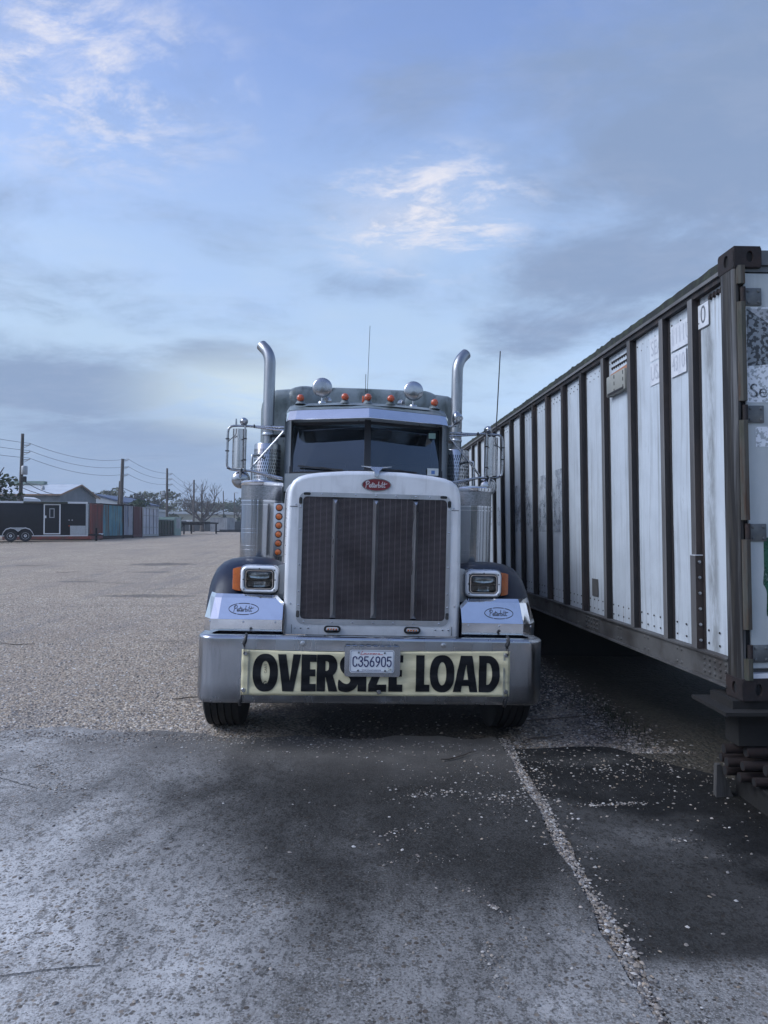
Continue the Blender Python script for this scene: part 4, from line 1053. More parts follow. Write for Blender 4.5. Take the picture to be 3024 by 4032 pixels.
M['hinge'] = pmat('hinge_steel', (0.10, 0.11, 0.115), 0.5, 0.4, (0.16, 0.17, 0.17), 8.0, bump=0.1, bscale=40)
M['decal'] = pmat('white_label', (0.62, 0.64, 0.67), 0.5, 0.0, (0.52, 0.54, 0.58), 14.0)
M['decal_ink'] = pmat('faded_label_ink', (0.42, 0.44, 0.49), 0.5)
M['ink_grey'] = pmat('worn_stencil_ink', (0.12, 0.13, 0.15), 0.5)
M['vent'] = pmat('vent_beige', (0.27, 0.27, 0.24), 0.6, 0.0, (0.22, 0.22, 0.2), 5.0)
M['rust_paint'] = pmat('rust_stain', (0.34, 0.16, 0.09), 0.7)
M['green_spray'] = pmat('green_spray_paint', (0.012, 0.075, 0.04), 0.6, 0.0, (0.03, 0.12, 0.07), 10.0)
def sheet_material():
    m, t, b = new_mat('container_white_sheet_stained')
    co = t.coord('Object'); x, y, z = t.sep(co)
    col = t.mix(t.rng(t.noise(co, 2.0, 5, 0.6), 0.35, 0.7), (0.55, 0.60, 0.645), (0.48, 0.525, 0.565))
    # runs of dirt washed down the sheet, strongest at the seams beside the ribs
    run = t.rng(t.noise(t.mapping(co, scale=(1, 9, 0.35)), 3.0, 6, 0.65, 0.2), 0.46, 0.76)
    ph = t.math('FRACT', t.math('DIVIDE', t.math('ADD', t.math('SUBTRACT', y, 1.594), 5.75), 0.575))
    seam = t.math('MAXIMUM', t.rng(ph, 0.10, 0.0), t.rng(ph, 0.78, 0.92))
    seam = t.math('MULTIPLY', seam, t.rng(t.noise(t.mapping(co, scale=(1, 3, 0.8)), 4.0, 6, 0.7), 0.30, 0.66))
    g = t.math('MAXIMUM', t.math('MULTIPLY', run, 0.50), t.math('MULTIPLY', seam, 0.75))
    col = t.mix(g, col, (0.15, 0.155, 0.15))
    rust = t.math('MULTIPLY', t.rng(t.noise(t.mapping(co, loc=(1, 2, 5), scale=(1, 12, 0.5)), 2.2, 6, 0.7), 0.60, 0.74), t.math('MAXIMUM', t.rng(z, 0.75, 0.25), t.rng(z, 1.9, 2.42)))
    col = t.mix(t.math('MULTIPLY', rust, 0.75), col, (0.16, 0.10, 0.065))
    scr = t.rng(t.noise(t.mapping(co, rot=(0.5, 0, 0), scale=(1, 2.0, 0.5)), 16.0, 3, 0.5, 1.5), 0.70, 0.74)
    col = t.mix(t.math('MULTIPLY', scr, 0.5), col, (0.28, 0.28, 0.28))
    t.put(b.inputs['Base Color'], col); b.inputs['Roughness'].default_value = 0.45; b.inputs['Metallic'].default_value = 0.1
    dent = t.math('ADD', t.noise(co, 2.6, 3, 0.5), t.math('MULTIPLY', t.noise(co, 7.0, 3, 0.5), 0.4))
    t.L.new(t.bump(dent, 0.35, 0.05), b.inputs['Normal'])
    return m
M['sheet'] = sheet_material()
def ghost_mat(name, col, lo, hi, scale=60):
    m, t, b = new_mat(name)
    co = t.coord('Object')
    a = t.rng(t.noise(co, scale, 4, 0.65), lo, hi)
    b.inputs['Base Color'].default_value = (*col, 1); b.inputs['Roughness'].default_value = 0.6
    t.put(b.inputs['Alpha'], a); return m
M['green_spray'] = ghost_mat('green_spray_mist', (0.012, 0.085, 0.045), 0.22, 0.62, 14)
M['ghost'] = ghost_mat('worn_off_lettering', (0.10, 0.12, 0.15), 0.44, 0.75, 55)
M['ghost_smear'] = ghost_mat('grey_smear', (0.28, 0.31, 0.35), 0.38, 0.85, 6)
def speck_mat(name, a, b_, thr, scale):
    m, t, b = new_mat(name)
    co = t.coord('Object')
    f = t.rng(t.noise(co, scale, 3, 0.6), thr - 0.02, thr + 0.02)
    t.put(b.inputs['Base Color'], t.mix(f, a, b_)); b.inputs['Roughness'].default_value = 0.5
    return m
M['speck_dark'] = speck_mat('flaking_dark_placard', (0.035, 0.04, 0.045), (0.22, 0.25, 0.27), 0.50, 42)
M['speck_white'] = speck_mat('flaking_white_placard', (0.34, 0.38, 0.40), (0.68, 0.72, 0.76), 0.46, 42)

CW, CL, CH = 2.44, 12.19, 2.59
cont = thing('shipping_container', 'tall white ribbed freight container with rusty corner post standing beside the truck', 'container',
             (2.026, 4.035, 0.628), (R(-0.22), R(-0.40), R(3.27)))
RIBY = [0.594, 1.02] + [1.594 + 0.575 * k for k in range(19)]       # far edges of the ribs
RW, RD = 0.062, 0.050
PX = 0.062                                                          # the sheet lies this far behind the rib faces
# body: roof, floor and the walls nobody sees closely
mb = MB(); mb.box(PX + 0.03, CW - 0.03, 0.06, CL - 0.02, 0.16, 0.20); mb.build('floor', 'rail', cont, smooth=0)
mb = MB(); mb.box(0.06, CW - 0.02, 0.10, CL - 0.04, CH - 0.045, CH - 0.03); mb.build('roof', 'panel', cont, smooth=0)
mb = MB(); mb.box(CW - 0.06, CW - 0.03, 0.06, CL - 0.02, 0.12, CH - 0.04); mb.build('far_wall', 'panel', cont, smooth=0)
mb = MB(); mb.box(0.08, CW - 0.06, CL - 0.04, CL - 0.01, 0.12, CH - 0.04); mb.build('end_wall', 'panel', cont, smooth=0)
# side sheets between the ribs, each slightly buckled
prev = 0.155
panels = []
for i, ry in enumerate(RIBY + [CL - 0.05]):
    a, b = prev, ry - RW + 0.012 if i < len(RIBY) else ry
    mb = MB(); NY, NZ_ = 6, 14; amp = random.uniform(0.002, 0.009); ph = random.uniform(0, 6)
    v_ = []
    for j in range(NZ_ + 1):
        for k in range(NY + 1):
            u, t = k / NY, j / NZ_
            z = 0.20 + (CH - 0.12 - 0.20) * t
            v_.append((PX + amp * math.sin(u * math.pi) * math.sin(t * 9 + ph), a + (b - a) * u, z))
    mb.add(v_, [(j * (NY + 1) + k, j * (NY + 1) + k + 1, (j + 1) * (NY + 1) + k + 1, (j + 1) * (NY + 1) + k) for j in range(NZ_) for k in range(NY)])
    po = mb.build('side_sheet', 'sheet', cont, smooth=180, recalc=False); panels.append((po, a, b))
    if i < 12:
        rv = MB(); n = max(3, int((b - a) / 0.10))
        for k in range(n):
            yy = a + (b - a) * (k + 0.5) / n
            rv.dome((PX - 0.001, yy, 0.33), (-1, 0, 0), 0.008, 0.006, 6); rv.dome((PX - 0.001, yy, 0.25), (-1, 0, 0), 0.008, 0.006, 6)
            if i: rv.dome((PX - 0.001, yy, 2.395), (-1, 0, 0), 0.007, 0.006, 6); rv.dome((PX - 0.001, yy + 0.03, 2.35), (-1, 0, 0), 0.007, 0.006, 6)
        o = rv.build('rivet', 'rib_dark', po); o['kind'] = 'stuff'
    prev = ry - 0.012 if i < len(RIBY) else ry
# hat-section ribs: pale outer face, stained flanks
for i, ry in enumerate(RIBY):
    mb = MB(); y1, y0 = ry, ry - RW
    z0, z1 = 0.205, CH - 0.128
    f0 = PX - RD
    dark = i in (4, 5, 6, 7, 8, 9, 10) or (i > 12 and i % 3 == 0)
    ring = lambda z: [(PX - 0.003, y0 - 0.022, z), (PX - 0.006, y0 - 0.020, z), (PX - 0.006, y0, z), (f0 + 0.004, y0 + 0.002, z), (f0, y0 + 0.007, z), (f0, y1 - 0.007, z), (f0 + 0.004, y1 - 0.002, z), (PX - 0.006, y1, z), (PX - 0.006, y1 + 0.020, z), (PX - 0.003, y1 + 0.022, z)]
    zs = [z0, 0.5, 0.9, 1.3, 1.7, 2.1, z1]
    rings = [ring(z) for z in zs]
    n = len(rings[0]); base_ = len(mb.v)
    mb.v += [p for r_ in rings for p in r_]
    for q in range(len(zs) - 1):
        for k in range(n - 1):
            mb.f.append((q * n + k, q * n + k + 1, (q + 1) * n + k + 1, (q + 1) * n + k))
            mb.m.append(0 if (k in (3, 4, 5) and not dark) else 1)
    mb.mat(1).add(rings[0], [tuple(range(n))]); mb.add(rings[-1], [tuple(range(n))])
    ro = mb.build('rib', ['rib_face', 'rib_dark'], cont, smooth=30)
    if i < 9:
        rv = MB()
        for k in range(22): rv.dome((PX - 0.006, y0 - 0.011, 0.28 + k * 0.096), (-1, 0, 0), 0.006, 0.004, 6)
        o = rv.build('rivet', 'rib_dark', ro); o['kind'] = 'stuff'
    if i == 0:      # bolted sleeve on the lower end
        sv = MB(); a_, b_ = y0 - 0.004, y1 + 0.004; f1 = f0 - 0.006
        sv.box(f1, PX - 0.004, a_, b_, 0.205, 0.80); so = sv.build('rib_sleeve', ['rib_face', 'rib_dark'], ro, smooth=0)
        for p_ in so.data.polygons: p_.material_index = 0 if p_.normal.x < -0.9 else 1
        for k in range(6): MB().dome((PX - 0.030, a_, 0.26 + k * 0.10), (0, -1, 0), 0.011, 0.010, 8).build('bolt', 'alum', so)
        lip = MB(); lip.box(f1 - 0.002, PX, a_ - 0.002, b_ + 0.002, 0.80, 0.806); lip.build('sleeve_edge', 'panel', so, smooth=0)
# top rail: pale lip under a dark mossy edge
mb = MB(); mb.box(0.022, 0.11, 0.15, CL - 0.15, CH - 0.135, CH - 0.10); mb.build('top_rail', 'rib_dark', cont, smooth=0)  # dark colour stands for the thin shadow below the lip
mb = MB(); mb.box(0.006, 0.060, 0.15, CL - 0.15, CH - 0.100, CH - 0.078); mb.build('top_rail_lip', 'rib_face', cont, smooth=0)
mb = MB(); NN = 240; v_ = []
for k in range(NN + 1):
    y = 0.15 + (CL - 0.3) * k / NN; jz = 0.008 * random.random() + (0.012 if random.random() < 0.07 else 0)
    v_ += [(0.010, y, CH - 0.078), (0.010, y, CH - 0.030 + jz), (0.10, y, CH - 0.018 + jz), (0.10, y, CH - 0.078)]
mb.loft([v_[4 * k:4 * k + 4] for k in range(NN + 1)]); mb.build('roof_edge', 'rail_top', cont, smooth=30)
# bottom rail with rivets
mb = MB(); mb.box(0.012, 0.07, 0.14, CL - 0.14, 0.045, 0.205)
mb.box(-0.012, 0.012, 0.16, CL - 0.16, 0.040, 0.052); mb.box(-0.004, 0.012, 0.16, CL - 0.16, 0.196, 0.208)
mb.box(0.0085, 0.012, 0.16, 0.62, 0.058, 0.190); mb.box(0.0085, 0.012, 2.28, 2.75, 0.058, 0.190)
bo_ = mb.build('bottom_rail', 'rail', cont, smooth=0)
rv = MB()
for k in range(5):
    for j in range(3): rv.dome((0.0085, 0.19 + k * 0.062, 0.085 + j * 0.040), (-1, 0, 0), 0.013, 0.011, 8); rv.dome((0.0085, 2.33 + k * 0.07, 0.085 + j * 0.040), (-1, 0, 0), 0.013, 0.011, 8)
for k in range(22):
    yy = 0.75 + k * 0.52
    for dy in (0, 0.06):
        for z in (0.08, 0.165): rv.dome((0.012, yy + dy, z), (-1, 0, 0), 0.011, 0.009, 8)
rvo = rv.build('rivet', 'rail', bo_); rvo['kind'] = 'stuff'
# corner posts and castings
def corner_post(x, y, sy):
    pass
mb = MB(); mb.prism_z([(0.0, 0.022), (0.0, 0.150), (0.03, 0.155), (0.08, 0.155), (0.08, 0.10), (0.03, 0.04), (0.024, 0.004), (0.008, 0.004)], 0.10, CH - 0.10)
post = mb.build('corner_post', 'post', cont, smooth=30)
mb = MB()
for z0, z1, wob in ((0.115, 0.235, 0), (0.40, 0.91, 0.003), (1.02, 1.59, 0), (1.70, 2.27, 0), (2.375, CH - 0.11, 0)):
    mb.prism_z([(0.012, -0.004 - wob), (0.030, -0.014 - wob), (0.056, -0.012), (0.062, 0.03), (0.03, 0.05), (0.012, 0.03)], z0, z1)
mb.build('post_flange', 'post_rust', post, smooth=30)
MB().box(0.03, 0.064, 0.03, 0.06, 0.10, CH - 0.10).build('hinge_channel', 'void', post, smooth=0)
for x in (CW - 0.08,):
    MB().box(x, x + 0.08, 0.005, 0.15, 0.10, CH - 0.10).build('corner_post', 'post', cont, smooth=0)
for x, y in ((0.0, CL - 0.15), (CW - 0.08, CL - 0.15)):
    MB().box(x, x + 0.08, y, y + 0.15, 0.10, CH - 0.10).build('corner_post', 'post', cont, smooth=0)
def casting(x0, y0, z0, front, left):
    mb = MB(); w_, l_, h_ = 0.162, 0.178, 0.118
    e = 0.002
    sx0 = x0 - 0.003; y00 = y0 - 0.006
    v_, f_ = fill2d([rrect(sx0, sx0 + w_, z0, z0 + h_, 0.018), ellipse(sx0 + w_ * 0.58, z0 + h_ * 0.5, 0.021, 0.033, 20)], y00 if front else y00 + l_, 0.014 if front else -0.0); mb.add(v_, f_)
    v_, f_ = fill2d([rrect(y00 + 0.002, y00 + l_, z0, z0 + h_, 0.018), ellipse(y00 + l_ * 0.5, z0 + h_ * 0.5, 0.024, 0.036, 20)], 0.0, 0.014)
    mb.add([((sx0 + y_) if left else (sx0 + w_ - y_), x_, z_) for x_, y_, z_ in v_], f_)
    o = mb.build('corner_casting', 'casting', cont, smooth=30)
    mb = MB(); mb.box(sx0 + 0.013, sx0 + w_ - 0.013, y00 + 0.0135, y00 + l_ - 0.0135, z0 + 0.001, z0 + h_ - 0.001)
    mb.build('casting_core', 'void', o, smooth=0)
    mb = MB(); mb.cbox(sx0 + 0.002, sx0 + w_ - 0.002, y00 + 0.003, y00 + l_ - 0.003, z0 + h_ - 0.006, z0 + h_ + 0.004, 0.003); mb.cbox(sx0 + 0.002, sx0 + w_ - 0.002, y00 + 0.003, y00 + l_ - 0.003, z0 - 0.004, z0 + 0.006, 0.003)
    mb.build('casting_plate', 'casting', o)
for z0 in (0.0, CH - 0.118):
    casting(0.0, 0.0, z0, True, True); casting(CW - 0.159, 0.0, z0, True, False); casting(0.0, CL - 0.17, z0, False, True); casting(CW - 0.159, CL - 0.17, z0, False, False)
# door end
for xa, xb in ((0.064, CW / 2 - 0.004), (CW / 2 + 0.004, CW - 0.082)):
    mb = MB(); mb.cbox(xa, xb, 0.020, 0.060, 0.175, CH - 0.145, 0.006); d_o = mb.build('door', 'door', cont, smooth=0)
    for z in (0.26, 0.948, 1.626, 2.305):
        near = xa < 1
        a_, b_ = (0.066, 0.165) if near else (CW - 0.185, CW - 0.084)
        h_o = MB().cbox(a_, b_, 0.010, 0.021, z - 0.050, z + 0.050, 0.003).build('hinge', 'hinge', d_o)
        MB().tube([((a_ if near else b_) + (-0.016 if near else 0.016), 0.006, z - 0.052), ((a_ if near else b_) + (-0.016 if near else 0.016), 0.006, z + 0.052)], 0.016, 12).build('hinge_barrel', 'casting', h_o)
        for bx in (a_ + 0.018, b_ - 0.018):
            for bz in (z - 0.032, z + 0.032): MB().dome((bx, 0.0102, bz), (0, -1, 0), 0.010, 0.008, 8).build('bolt', 'hinge', h_o)
    if xa < 1:
        N_ = 24
        lo_ = [(0.072 + (0.92 - 0.072) * k / N_, 1.905 + 0.03 * (k / N_ * 4) ** 1.3 * 0.6) for k in range(N_ + 1)]
        lo_ = [(x, min(z, 2.10)) for x, z in lo_]
        mb = MB(); v_, f_ = fill2d([lo_ + [(0.92, 2.24), (0.072, 2.24)]], 0.0185, 0.0008); mb.add(v_, f_); mb.build('placard', 'speck_dark', d_o, smooth=0)
        mb = MB(); v_, f_ = fill2d([lo_[::-1] + [(0.072, 1.70), (0.92, 1.70)]], 0.0185, 0.0008); mb.add(v_, f_); p2 = mb.build('placard', 'speck_white', d_o, smooth=0)
        mb = MB(); v_, f_ = fill2d([[(0.068, 1.695), (0.92, 1.695), (0.92, 2.246), (0.068, 2.246)], [(0.076, 1.703), (0.925, 1.703), (0.925, 2.238), (0.076, 2.238)]], 0.0180, 0.0004); mb.add(v_, f_); mb.build('placard_border', 'speck_white', d_o, smooth=0)
        vs_, f_ = text2d('Se', 0.115, 'LEFT'); mb = MB(); mb.add([(x + 0.085, 0.0175, z + 1.758) for x, z in vs_], f_); mb.build('placard_letters', 'speck_dark', p2, smooth=0)
        mb = MB(); mb.box(0.118, 0.34, 0.0185, 0.0195, 1.44, 1.555); mb.build('sticker', 'speck_white', d_o, smooth=0)
        sp = [(0.150, 0.90), (0.175, 0.92), (0.26, 0.90), (0.24, 0.72), (0.20, 0.60), (0.176, 0.52), (0.166, 0.47), (0.160, 0.50), (0.164, 0.60), (0.152, 0.64), (0.143, 0.66), (0.150, 0.74)]
        mb = MB(); v_, f_ = fill2d([smooth_path(sp, 4)], 0.0188, 0.0005); mb.add(v_, f_); mb.build('spray_mark', 'green_spray', d_o, smooth=0)
mb = MB(); mb.box(0.16, CW - 0.16, 0.012, 0.15, 0.0, 0.118); mb.build('door_sill', 'casting', cont, smooth=0)
mb = MB(); mb.box(0.064, CW - 0.08, 0.008, 0.06, 0.122, 0.148); mb.build('sill_strip', 'decal', cont, smooth=0)
mb = MB(); mb.box(0.158, CW - 0.158, 0.0, 0.15, CH - 0.105, CH - 0.02); mb.box(0.064, CW - 0.08, 0.014, 0.06, CH - 0.140, CH - 0.108); mb.build('door_header', 'hinge', cont, smooth=0)
# markings on the side
def side_text(txt, y, z, size, mat, parent, sy=1.0, off=0.006, name='marking'):
    vs_, f_ = text2d(txt, size)
    mb = MB(); mb.add([(PX - off, y - u * sy, z + v) for u, v in vs_], f_); return mb.build(name, mat, parent, smooth=0)
def side_rect(y0, y1, z0, z1, mat, parent, off=0.004, name='label'):
    mb = MB(); mb.add([(PX - off, y0, z0), (PX - off, y1, z0), (PX - off, y1, z1), (PX - off, y0, z1)], [(0, 1, 2, 3)]); return mb.build(name, mat, parent, smooth=0)
p0_, p1_, p2_, p3_ = panels[0][0], panels[1][0], panels[2][0], panels[3][0]
side_rect(0.395, 0.535, 2.255, 2.415, 'ink_grey', p0_, 0.006); side_rect(0.400, 0.530, 2.260, 2.410, 'decal', p0_, 0.0065); side_text('0', 0.465, 2.335, 0.16, 'ink_grey', p0_, 0.85, 0.0075)
rv = MB()
for k in range(5): rv.lathe([(0.013, 0.0), (0.013, -0.02), (0.0, -0.022)], (PX, 0.20 + k * 0.042, 2.455 - 0.04), 'X', 8); rv.dome((PX, 0.20 + k * 0.042, 2.43 + 0.0), (-1, 0, 0), 0.013, 0.018, 8)
o = rv.build('rivet', 'casting', p0_); o['kind'] = 'stuff'
side_rect(0.625, 0.92, 2.21, 2.385, 'decal', p1_, 0.006); side_text('1111U', 0.77, 2.298, 0.165, 'decal_ink', p1_, 0.62, 0.0075)
side_rect(0.70, 0.92, 2.03, 2.195, 'decal', p1_, 0.006); side_text('4310', 0.81, 2.112, 0.15, 'decal_ink', p1_, 0.62, 0.0075)
side_rect(1.05, 1.26, 2.22, 2.39, 'decal', p2_, 0.006); side_text('SEA', 1.15, 2.305, 0.16, 'decal_ink', p2_, 0.68, 0.0075)
side_rect(1.05, 1.26, 2.04, 2.205, 'decal', p2_, 0.006); side_text('USA', 1.15, 2.122, 0.16, 'decal_ink', p2_, 0.68, 0.0075)
# louvred vent cover with rivet rows above
vb = MB(); vb.cbox(PX - 0.050, PX, 1.64, 2.03, 2.10, 2.27, 0.006); vo = vb.build('vent_cover', 'vent', p3_)
mb = MB()
for y in (1.665, 1.85):
    for z in (2.13, 2.19, 2.245): mb.box(PX - 0.052, PX - 0.046, y, y + 0.012, z - 0.018, z + 0.012)
mb.box(PX - 0.0515, PX - 0.03, 1.66, 2.01, 2.105, 2.125); mb.build('vent_louvre', 'rib_dark', vo, smooth=0)
mb = MB(); mb.add([(PX - 0.006, 1.62, 2.27), (PX - 0.006, 2.05, 2.27), (PX - 0.006, 2.05, 2.30), (PX - 0.006, 1.62, 2.315)], [(0, 1, 2, 3)]); mb.build('rust_stain', 'rust_paint', p3_, smooth=0)
rv = MB()
for k in range(9):
    for z in (2.345, 2.395): rv.dome((PX, 1.66 + k * 0.043, z), (-1, 0, 0), 0.014, 0.016, 8)
o = rv.build('rivet', 'casting', p3_); o['kind'] = 'stuff'
for k, ch in enumerate('dnaL'):
    po, a, b = panels[6 + k]
    side_rect(a + 0.02, b - 0.02, 0.95, 1.62 - 0.02 * k, 'ghost_smear', po, 0.007, 'smear'); side_text(ch, (a + b) / 2 + 0.05, 1.22, 0.62 if ch != 'L' else 0.55, 'ghost', po, 0.85, 0.0085)
for k, ch in enumerate('aeS'):
    po, a, b = panels[11 + k]; side_text(ch, (a + b) / 2 + 0.05, 1.22, 0.6, 'ghost', po, 0.85, 0.0085)
side_rect(2.42, 2.58, 0.36, 0.52, 'rail', panels[4][0], 0.006, 'patch')

# ---- what it stands on
M['rust_pipe'] = pmat('rusted_pipe', (0.013, 0.007, 0.0065), 0.9, 0.0, (0.020, 0.010, 0.008), 10.0, grime=(0.010, 0.008, 0.007), gscale=6, gamt=0.7, bump=0.25, bscale=50)
M['dark_steel'] = pmat('dirty_dark_steel', (0.007, 0.0065, 0.006), 0.85, 0.0, (0.011, 0.0095, 0.0085), 6.0, bump=0.15, bscale=40)
M['old_wood'] = pmat('weathered_timber', (0.075, 0.072, 0.07), 0.85, 0.0, (0.03, 0.027, 0.024), 5.0, stretch=(8, 8, 0.6), bump=0.4, bscale=30)
def gz_near(x, y): return -0.025 * (x + 0.094)
mb = MB(); mb.box(1.90, 4.3, 3.98, 4.42, 0.555, 0.575); mb.box(2.05, 4.3, 4.14, 4.30, 0.342, 0.555); mb.box(1.98, 4.3, 4.06, 4.34, 0.575, 0.622)
tag(mb.build('steel_beam', 'dark_steel', None, smooth=0), 'dark steel beam wedged under the near end of the white container', 'beam')
k = 0
PIPES = [(4.16, 0.302, 0.038, 2.10), (4.26, 0.292, 0.036, 2.02), (4.06, 0.228, 0.038, 2.16), (4.16, 0.222, 0.034, 2.08), (4.25, 0.216, 0.036, 2.03), (4.02, 0.150, 0.034, 2.22), (4.11, 0.146, 0.032, 2.12), (4.20, 0.143, 0.034, 2.08), (3.95, 0.142, 0.030, 2.35), (4.31, 0.146, 0.036, 2.05), (4.34, 0.216, 0.034, 2.04)]
words = ['topmost rusty pipe of the heap under the container', 'second highest rusty pipe in the heap under the container', 'rusty pipe just below the topmost, ending further in', 'thin rusty pipe in the upper middle of the heap', 'rusty pipe at the back of the upper heap',
         'rusty pipe low in the heap with its end set well back', 'thin low rusty pipe in the middle of the heap', 'rusty pipe low at the back of the heap', 'short thin rusty pipe lying in front at the bottom', 'rearmost low rusty pipe of the heap', 'rearmost high rusty pipe of the heap']
for (py, pz, pr, px), lb in zip(PIPES, words):
    pr *= 0.80
    ang = random.uniform(-0.02, 0.02)
    e_ = thing('rusty_pipe', lb, 'pipe', (px, py, pz), (0, 0, ang), 'heap of rusty pipes under the container')
    MB().tube([(0, 0, 0), (1.9, 0, 0)], [pr, pr], 14).build('pipe_wall', 'rust_pipe', e_, smooth=50)
    MB().tube([(-0.002, 0, 0), (-0.0015, 0, 0)], pr * 0.8, 14).build('pipe_bore', 'void', e_, smooth=0)
mb = MB(); mb.box(2.18, 2.21, 2.9, 4.45, -0.06, 0.095); mb.box(2.16, 2.30, 2.9, 4.45, 0.095, 0.107); mb.box(2.14, 2.30, 2.9, 4.45, -0.075, -0.06)
tag(mb.build('channel_iron', 'dark_steel', None, smooth=0), 'dark channel iron lying on the ground below the rusty pipes', 'beam')
mb = MB(); mb.loft([[(2.02, 4.36, -0.08), (2.15, 4.38, -0.08), (2.15, 4.44, -0.08), (2.03, 4.43, -0.08)], [(2.02, 4.36, 0.02), (2.11, 4.38, 0.02), (2.11, 4.44, 0.02), (2.03, 4.42, 0.02)], [(2.03, 4.37, 0.16), (2.06, 4.38, 0.16), (2.06, 4.41, 0.16), (2.03, 4.41, 0.16)]])
tag(mb.build('timber_wedge', 'old_wood', None, smooth=20), 'splintered grey timber wedge standing beside the rusty pipes', 'timber')
mb = MB()
for y in (9.2, 15.2): mb.box(1.75 - (y - 4) * 0.057, 4.2 - (y - 4) * 0.057, y, y + 0.35, -0.15, 0.605)
for i_, y in enumerate((9.2, 15.2)):
    mb = MB(); mb.box(1.95 - (y - 4) * 0.057, 4.1 - (y - 4) * 0.057, y, y + 0.35, -0.15, 0.60 - (y - 4) * 0.0039)
    tag(mb.build('timber_block', 'dark_steel', None, smooth=0), ('middle dark block holding up the white container', 'rear dark block holding up the far end of the container')[i_], 'block', 'blocks under the container')

# ================================================================== THE GROUND
def smooth01(t): t = min(1.0, max(0.0, t)); return t * t * (3 - 2 * t)
RISE = [(-200, 0.0), (8, 0.0), (16, 0.10), (30, 0.42), (46, 0.78), (66, 0.90), (132, 1.13), (300, 1.4), (2000, 1.4)]
def gz(x, y):
    for (a, za), (b, zb) in zip(RISE, RISE[1:]):
        if y <= b:
            r = za + (zb - za) * max(0, (y - a)) / (b - a); break
    else: r = RISE[-1][1]
    xx = x + 0.094
    t = -0.025 * 3.2 * math.tanh(xx / 3.2)
    return r + t * (1 - smooth01((y - 13) / 25)) * smooth01((y + 30) / 20)

def gravel_material():
    m, t, b = new_mat('pale_river_gravel')
    co = t.coord('Object'); x, y, z = t.sep(co)
    v1 = t.n('ShaderNodeTexVoronoi'); t.put(v1.inputs['Vector'], co); v1.inputs['Scale'].default_value = 42
    v2 = t.n('ShaderNodeTexVoronoi'); t.put(v2.inputs['Vector'], co); v2.inputs['Scale'].default_value = 17
    r1 = t.sep(v1.outputs['Color'])[0]; r2 = t.sep(v2.outputs['Color'])[1]
    stone = t.ramp(r1, [(0.0, (0.12, 0.10, 0.085)), (0.22, (0.33, 0.275, 0.215)), (0.5, (0.50, 0.43, 0.35)), (0.78, (0.62, 0.55, 0.47)), (1.0, (0.82, 0.77, 0.70))])
    stone = t.mix(0.35, stone, t.ramp(r2, [(0.0, (0.24, 0.195, 0.155)), (1.0, (0.66, 0.585, 0.50))]))
    gap = t.rng(v1.outputs['Distance'], 0.35, 0.75, 1.0, 0.45)
    col = t.mix(1.0, stone, gap, 'MULTIPLY')
    big = t.rng(t.noise(co, 0.35, 5, 0.6), 0.35, 0.7)
    col = t.mix(t.math('MULTIPLY', big, 0.60), col, (0.27, 0.235, 0.205))
    mid = t.rng(t.noise(t.mapping(co, scale=(0.5, 1.6, 1)), 1.6, 6, 0.65), 0.54, 0.74)
    col = t.mix(t.math('MULTIPLY', mid, 0.60), col, (0.15, 0.13, 0.115))
    col = t.mix(1.0, col, (1.09, 1.02, 0.92), 'MULTIPLY')
    trk = t.rng(t.noise(t.mapping(co, rot=(0, 0, R(18)), scale=(1.1, 0.10, 1)), 1.5, 5, 0.6, 0.3), 0.50, 0.68)
    col = t.mix(t.math('MULTIPLY', trk, 0.42), col, (0.20, 0.185, 0.175))
    # damp hollows
    for cx, cy, rx, ry, k in ((-7.8, 25.0, 1.4, 0.9, 0.62), (-5.0, 15.2, 1.2, 0.40, 0.55), (-7.0, 21.5, 0.9, 0.4, 0.4), (-7.9, 18.5, 0.7, 0.3, 0.45)):
        d = t.math('SQRT', t.math('ADD', t.math('POWER', t.math('DIVIDE', t.math('SUBTRACT', x, cx), rx), 2.0), t.math('POWER', t.math('DIVIDE', t.math('SUBTRACT', y, cy), ry), 2.0)))
        d = t.math('ADD', d, t.math('MULTIPLY', t.math('SUBTRACT', t.noise(co, 2.6, 5, 0.65), 0.5), 1.6))
        col = t.mix(t.rng(d, 1.0, 0.5, 0.0, k), col, (0.07, 0.066, 0.064))
    # shade under and beside the container, painted into the gravel colour
    cont_shade = t.math('MULTIPLY', t.rng(t.math('ADD', x, t.math('ADD', t.math('MULTIPLY', y, 0.057), t.math('MULTIPLY', t.noise(co, 2.2, 5, 0.6), 0.5))), 2.02, 2.40), t.rng(y, 1.0, 2.0))
    col = t.mix(t.math('MULTIPLY', cont_shade, 0.92), col, (0.030, 0.028, 0.022))
    # shade under the truck, painted on the gravel as a near-black oval
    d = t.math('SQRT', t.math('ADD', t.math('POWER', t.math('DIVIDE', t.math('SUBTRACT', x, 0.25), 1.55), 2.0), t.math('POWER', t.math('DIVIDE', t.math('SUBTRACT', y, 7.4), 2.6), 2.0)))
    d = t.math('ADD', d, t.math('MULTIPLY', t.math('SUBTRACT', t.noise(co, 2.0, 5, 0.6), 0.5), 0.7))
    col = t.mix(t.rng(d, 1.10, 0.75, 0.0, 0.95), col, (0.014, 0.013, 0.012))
    t.put(b.inputs['Base Color'], col)
    b.inputs['Roughness'].default_value = 0.85; b.inputs['Specular IOR Level'].default_value = 0.25
    h = t.math('ADD', t.math('MULTIPLY', v1.outputs['Distance'], -0.7), t.math('MULTIPLY', v2.outputs['Distance'], -0.7))
    t.L.new(t.bump(h, 0.9, 0.02), b.inputs['Normal'])
    return m
M['gravel'] = gravel_material()

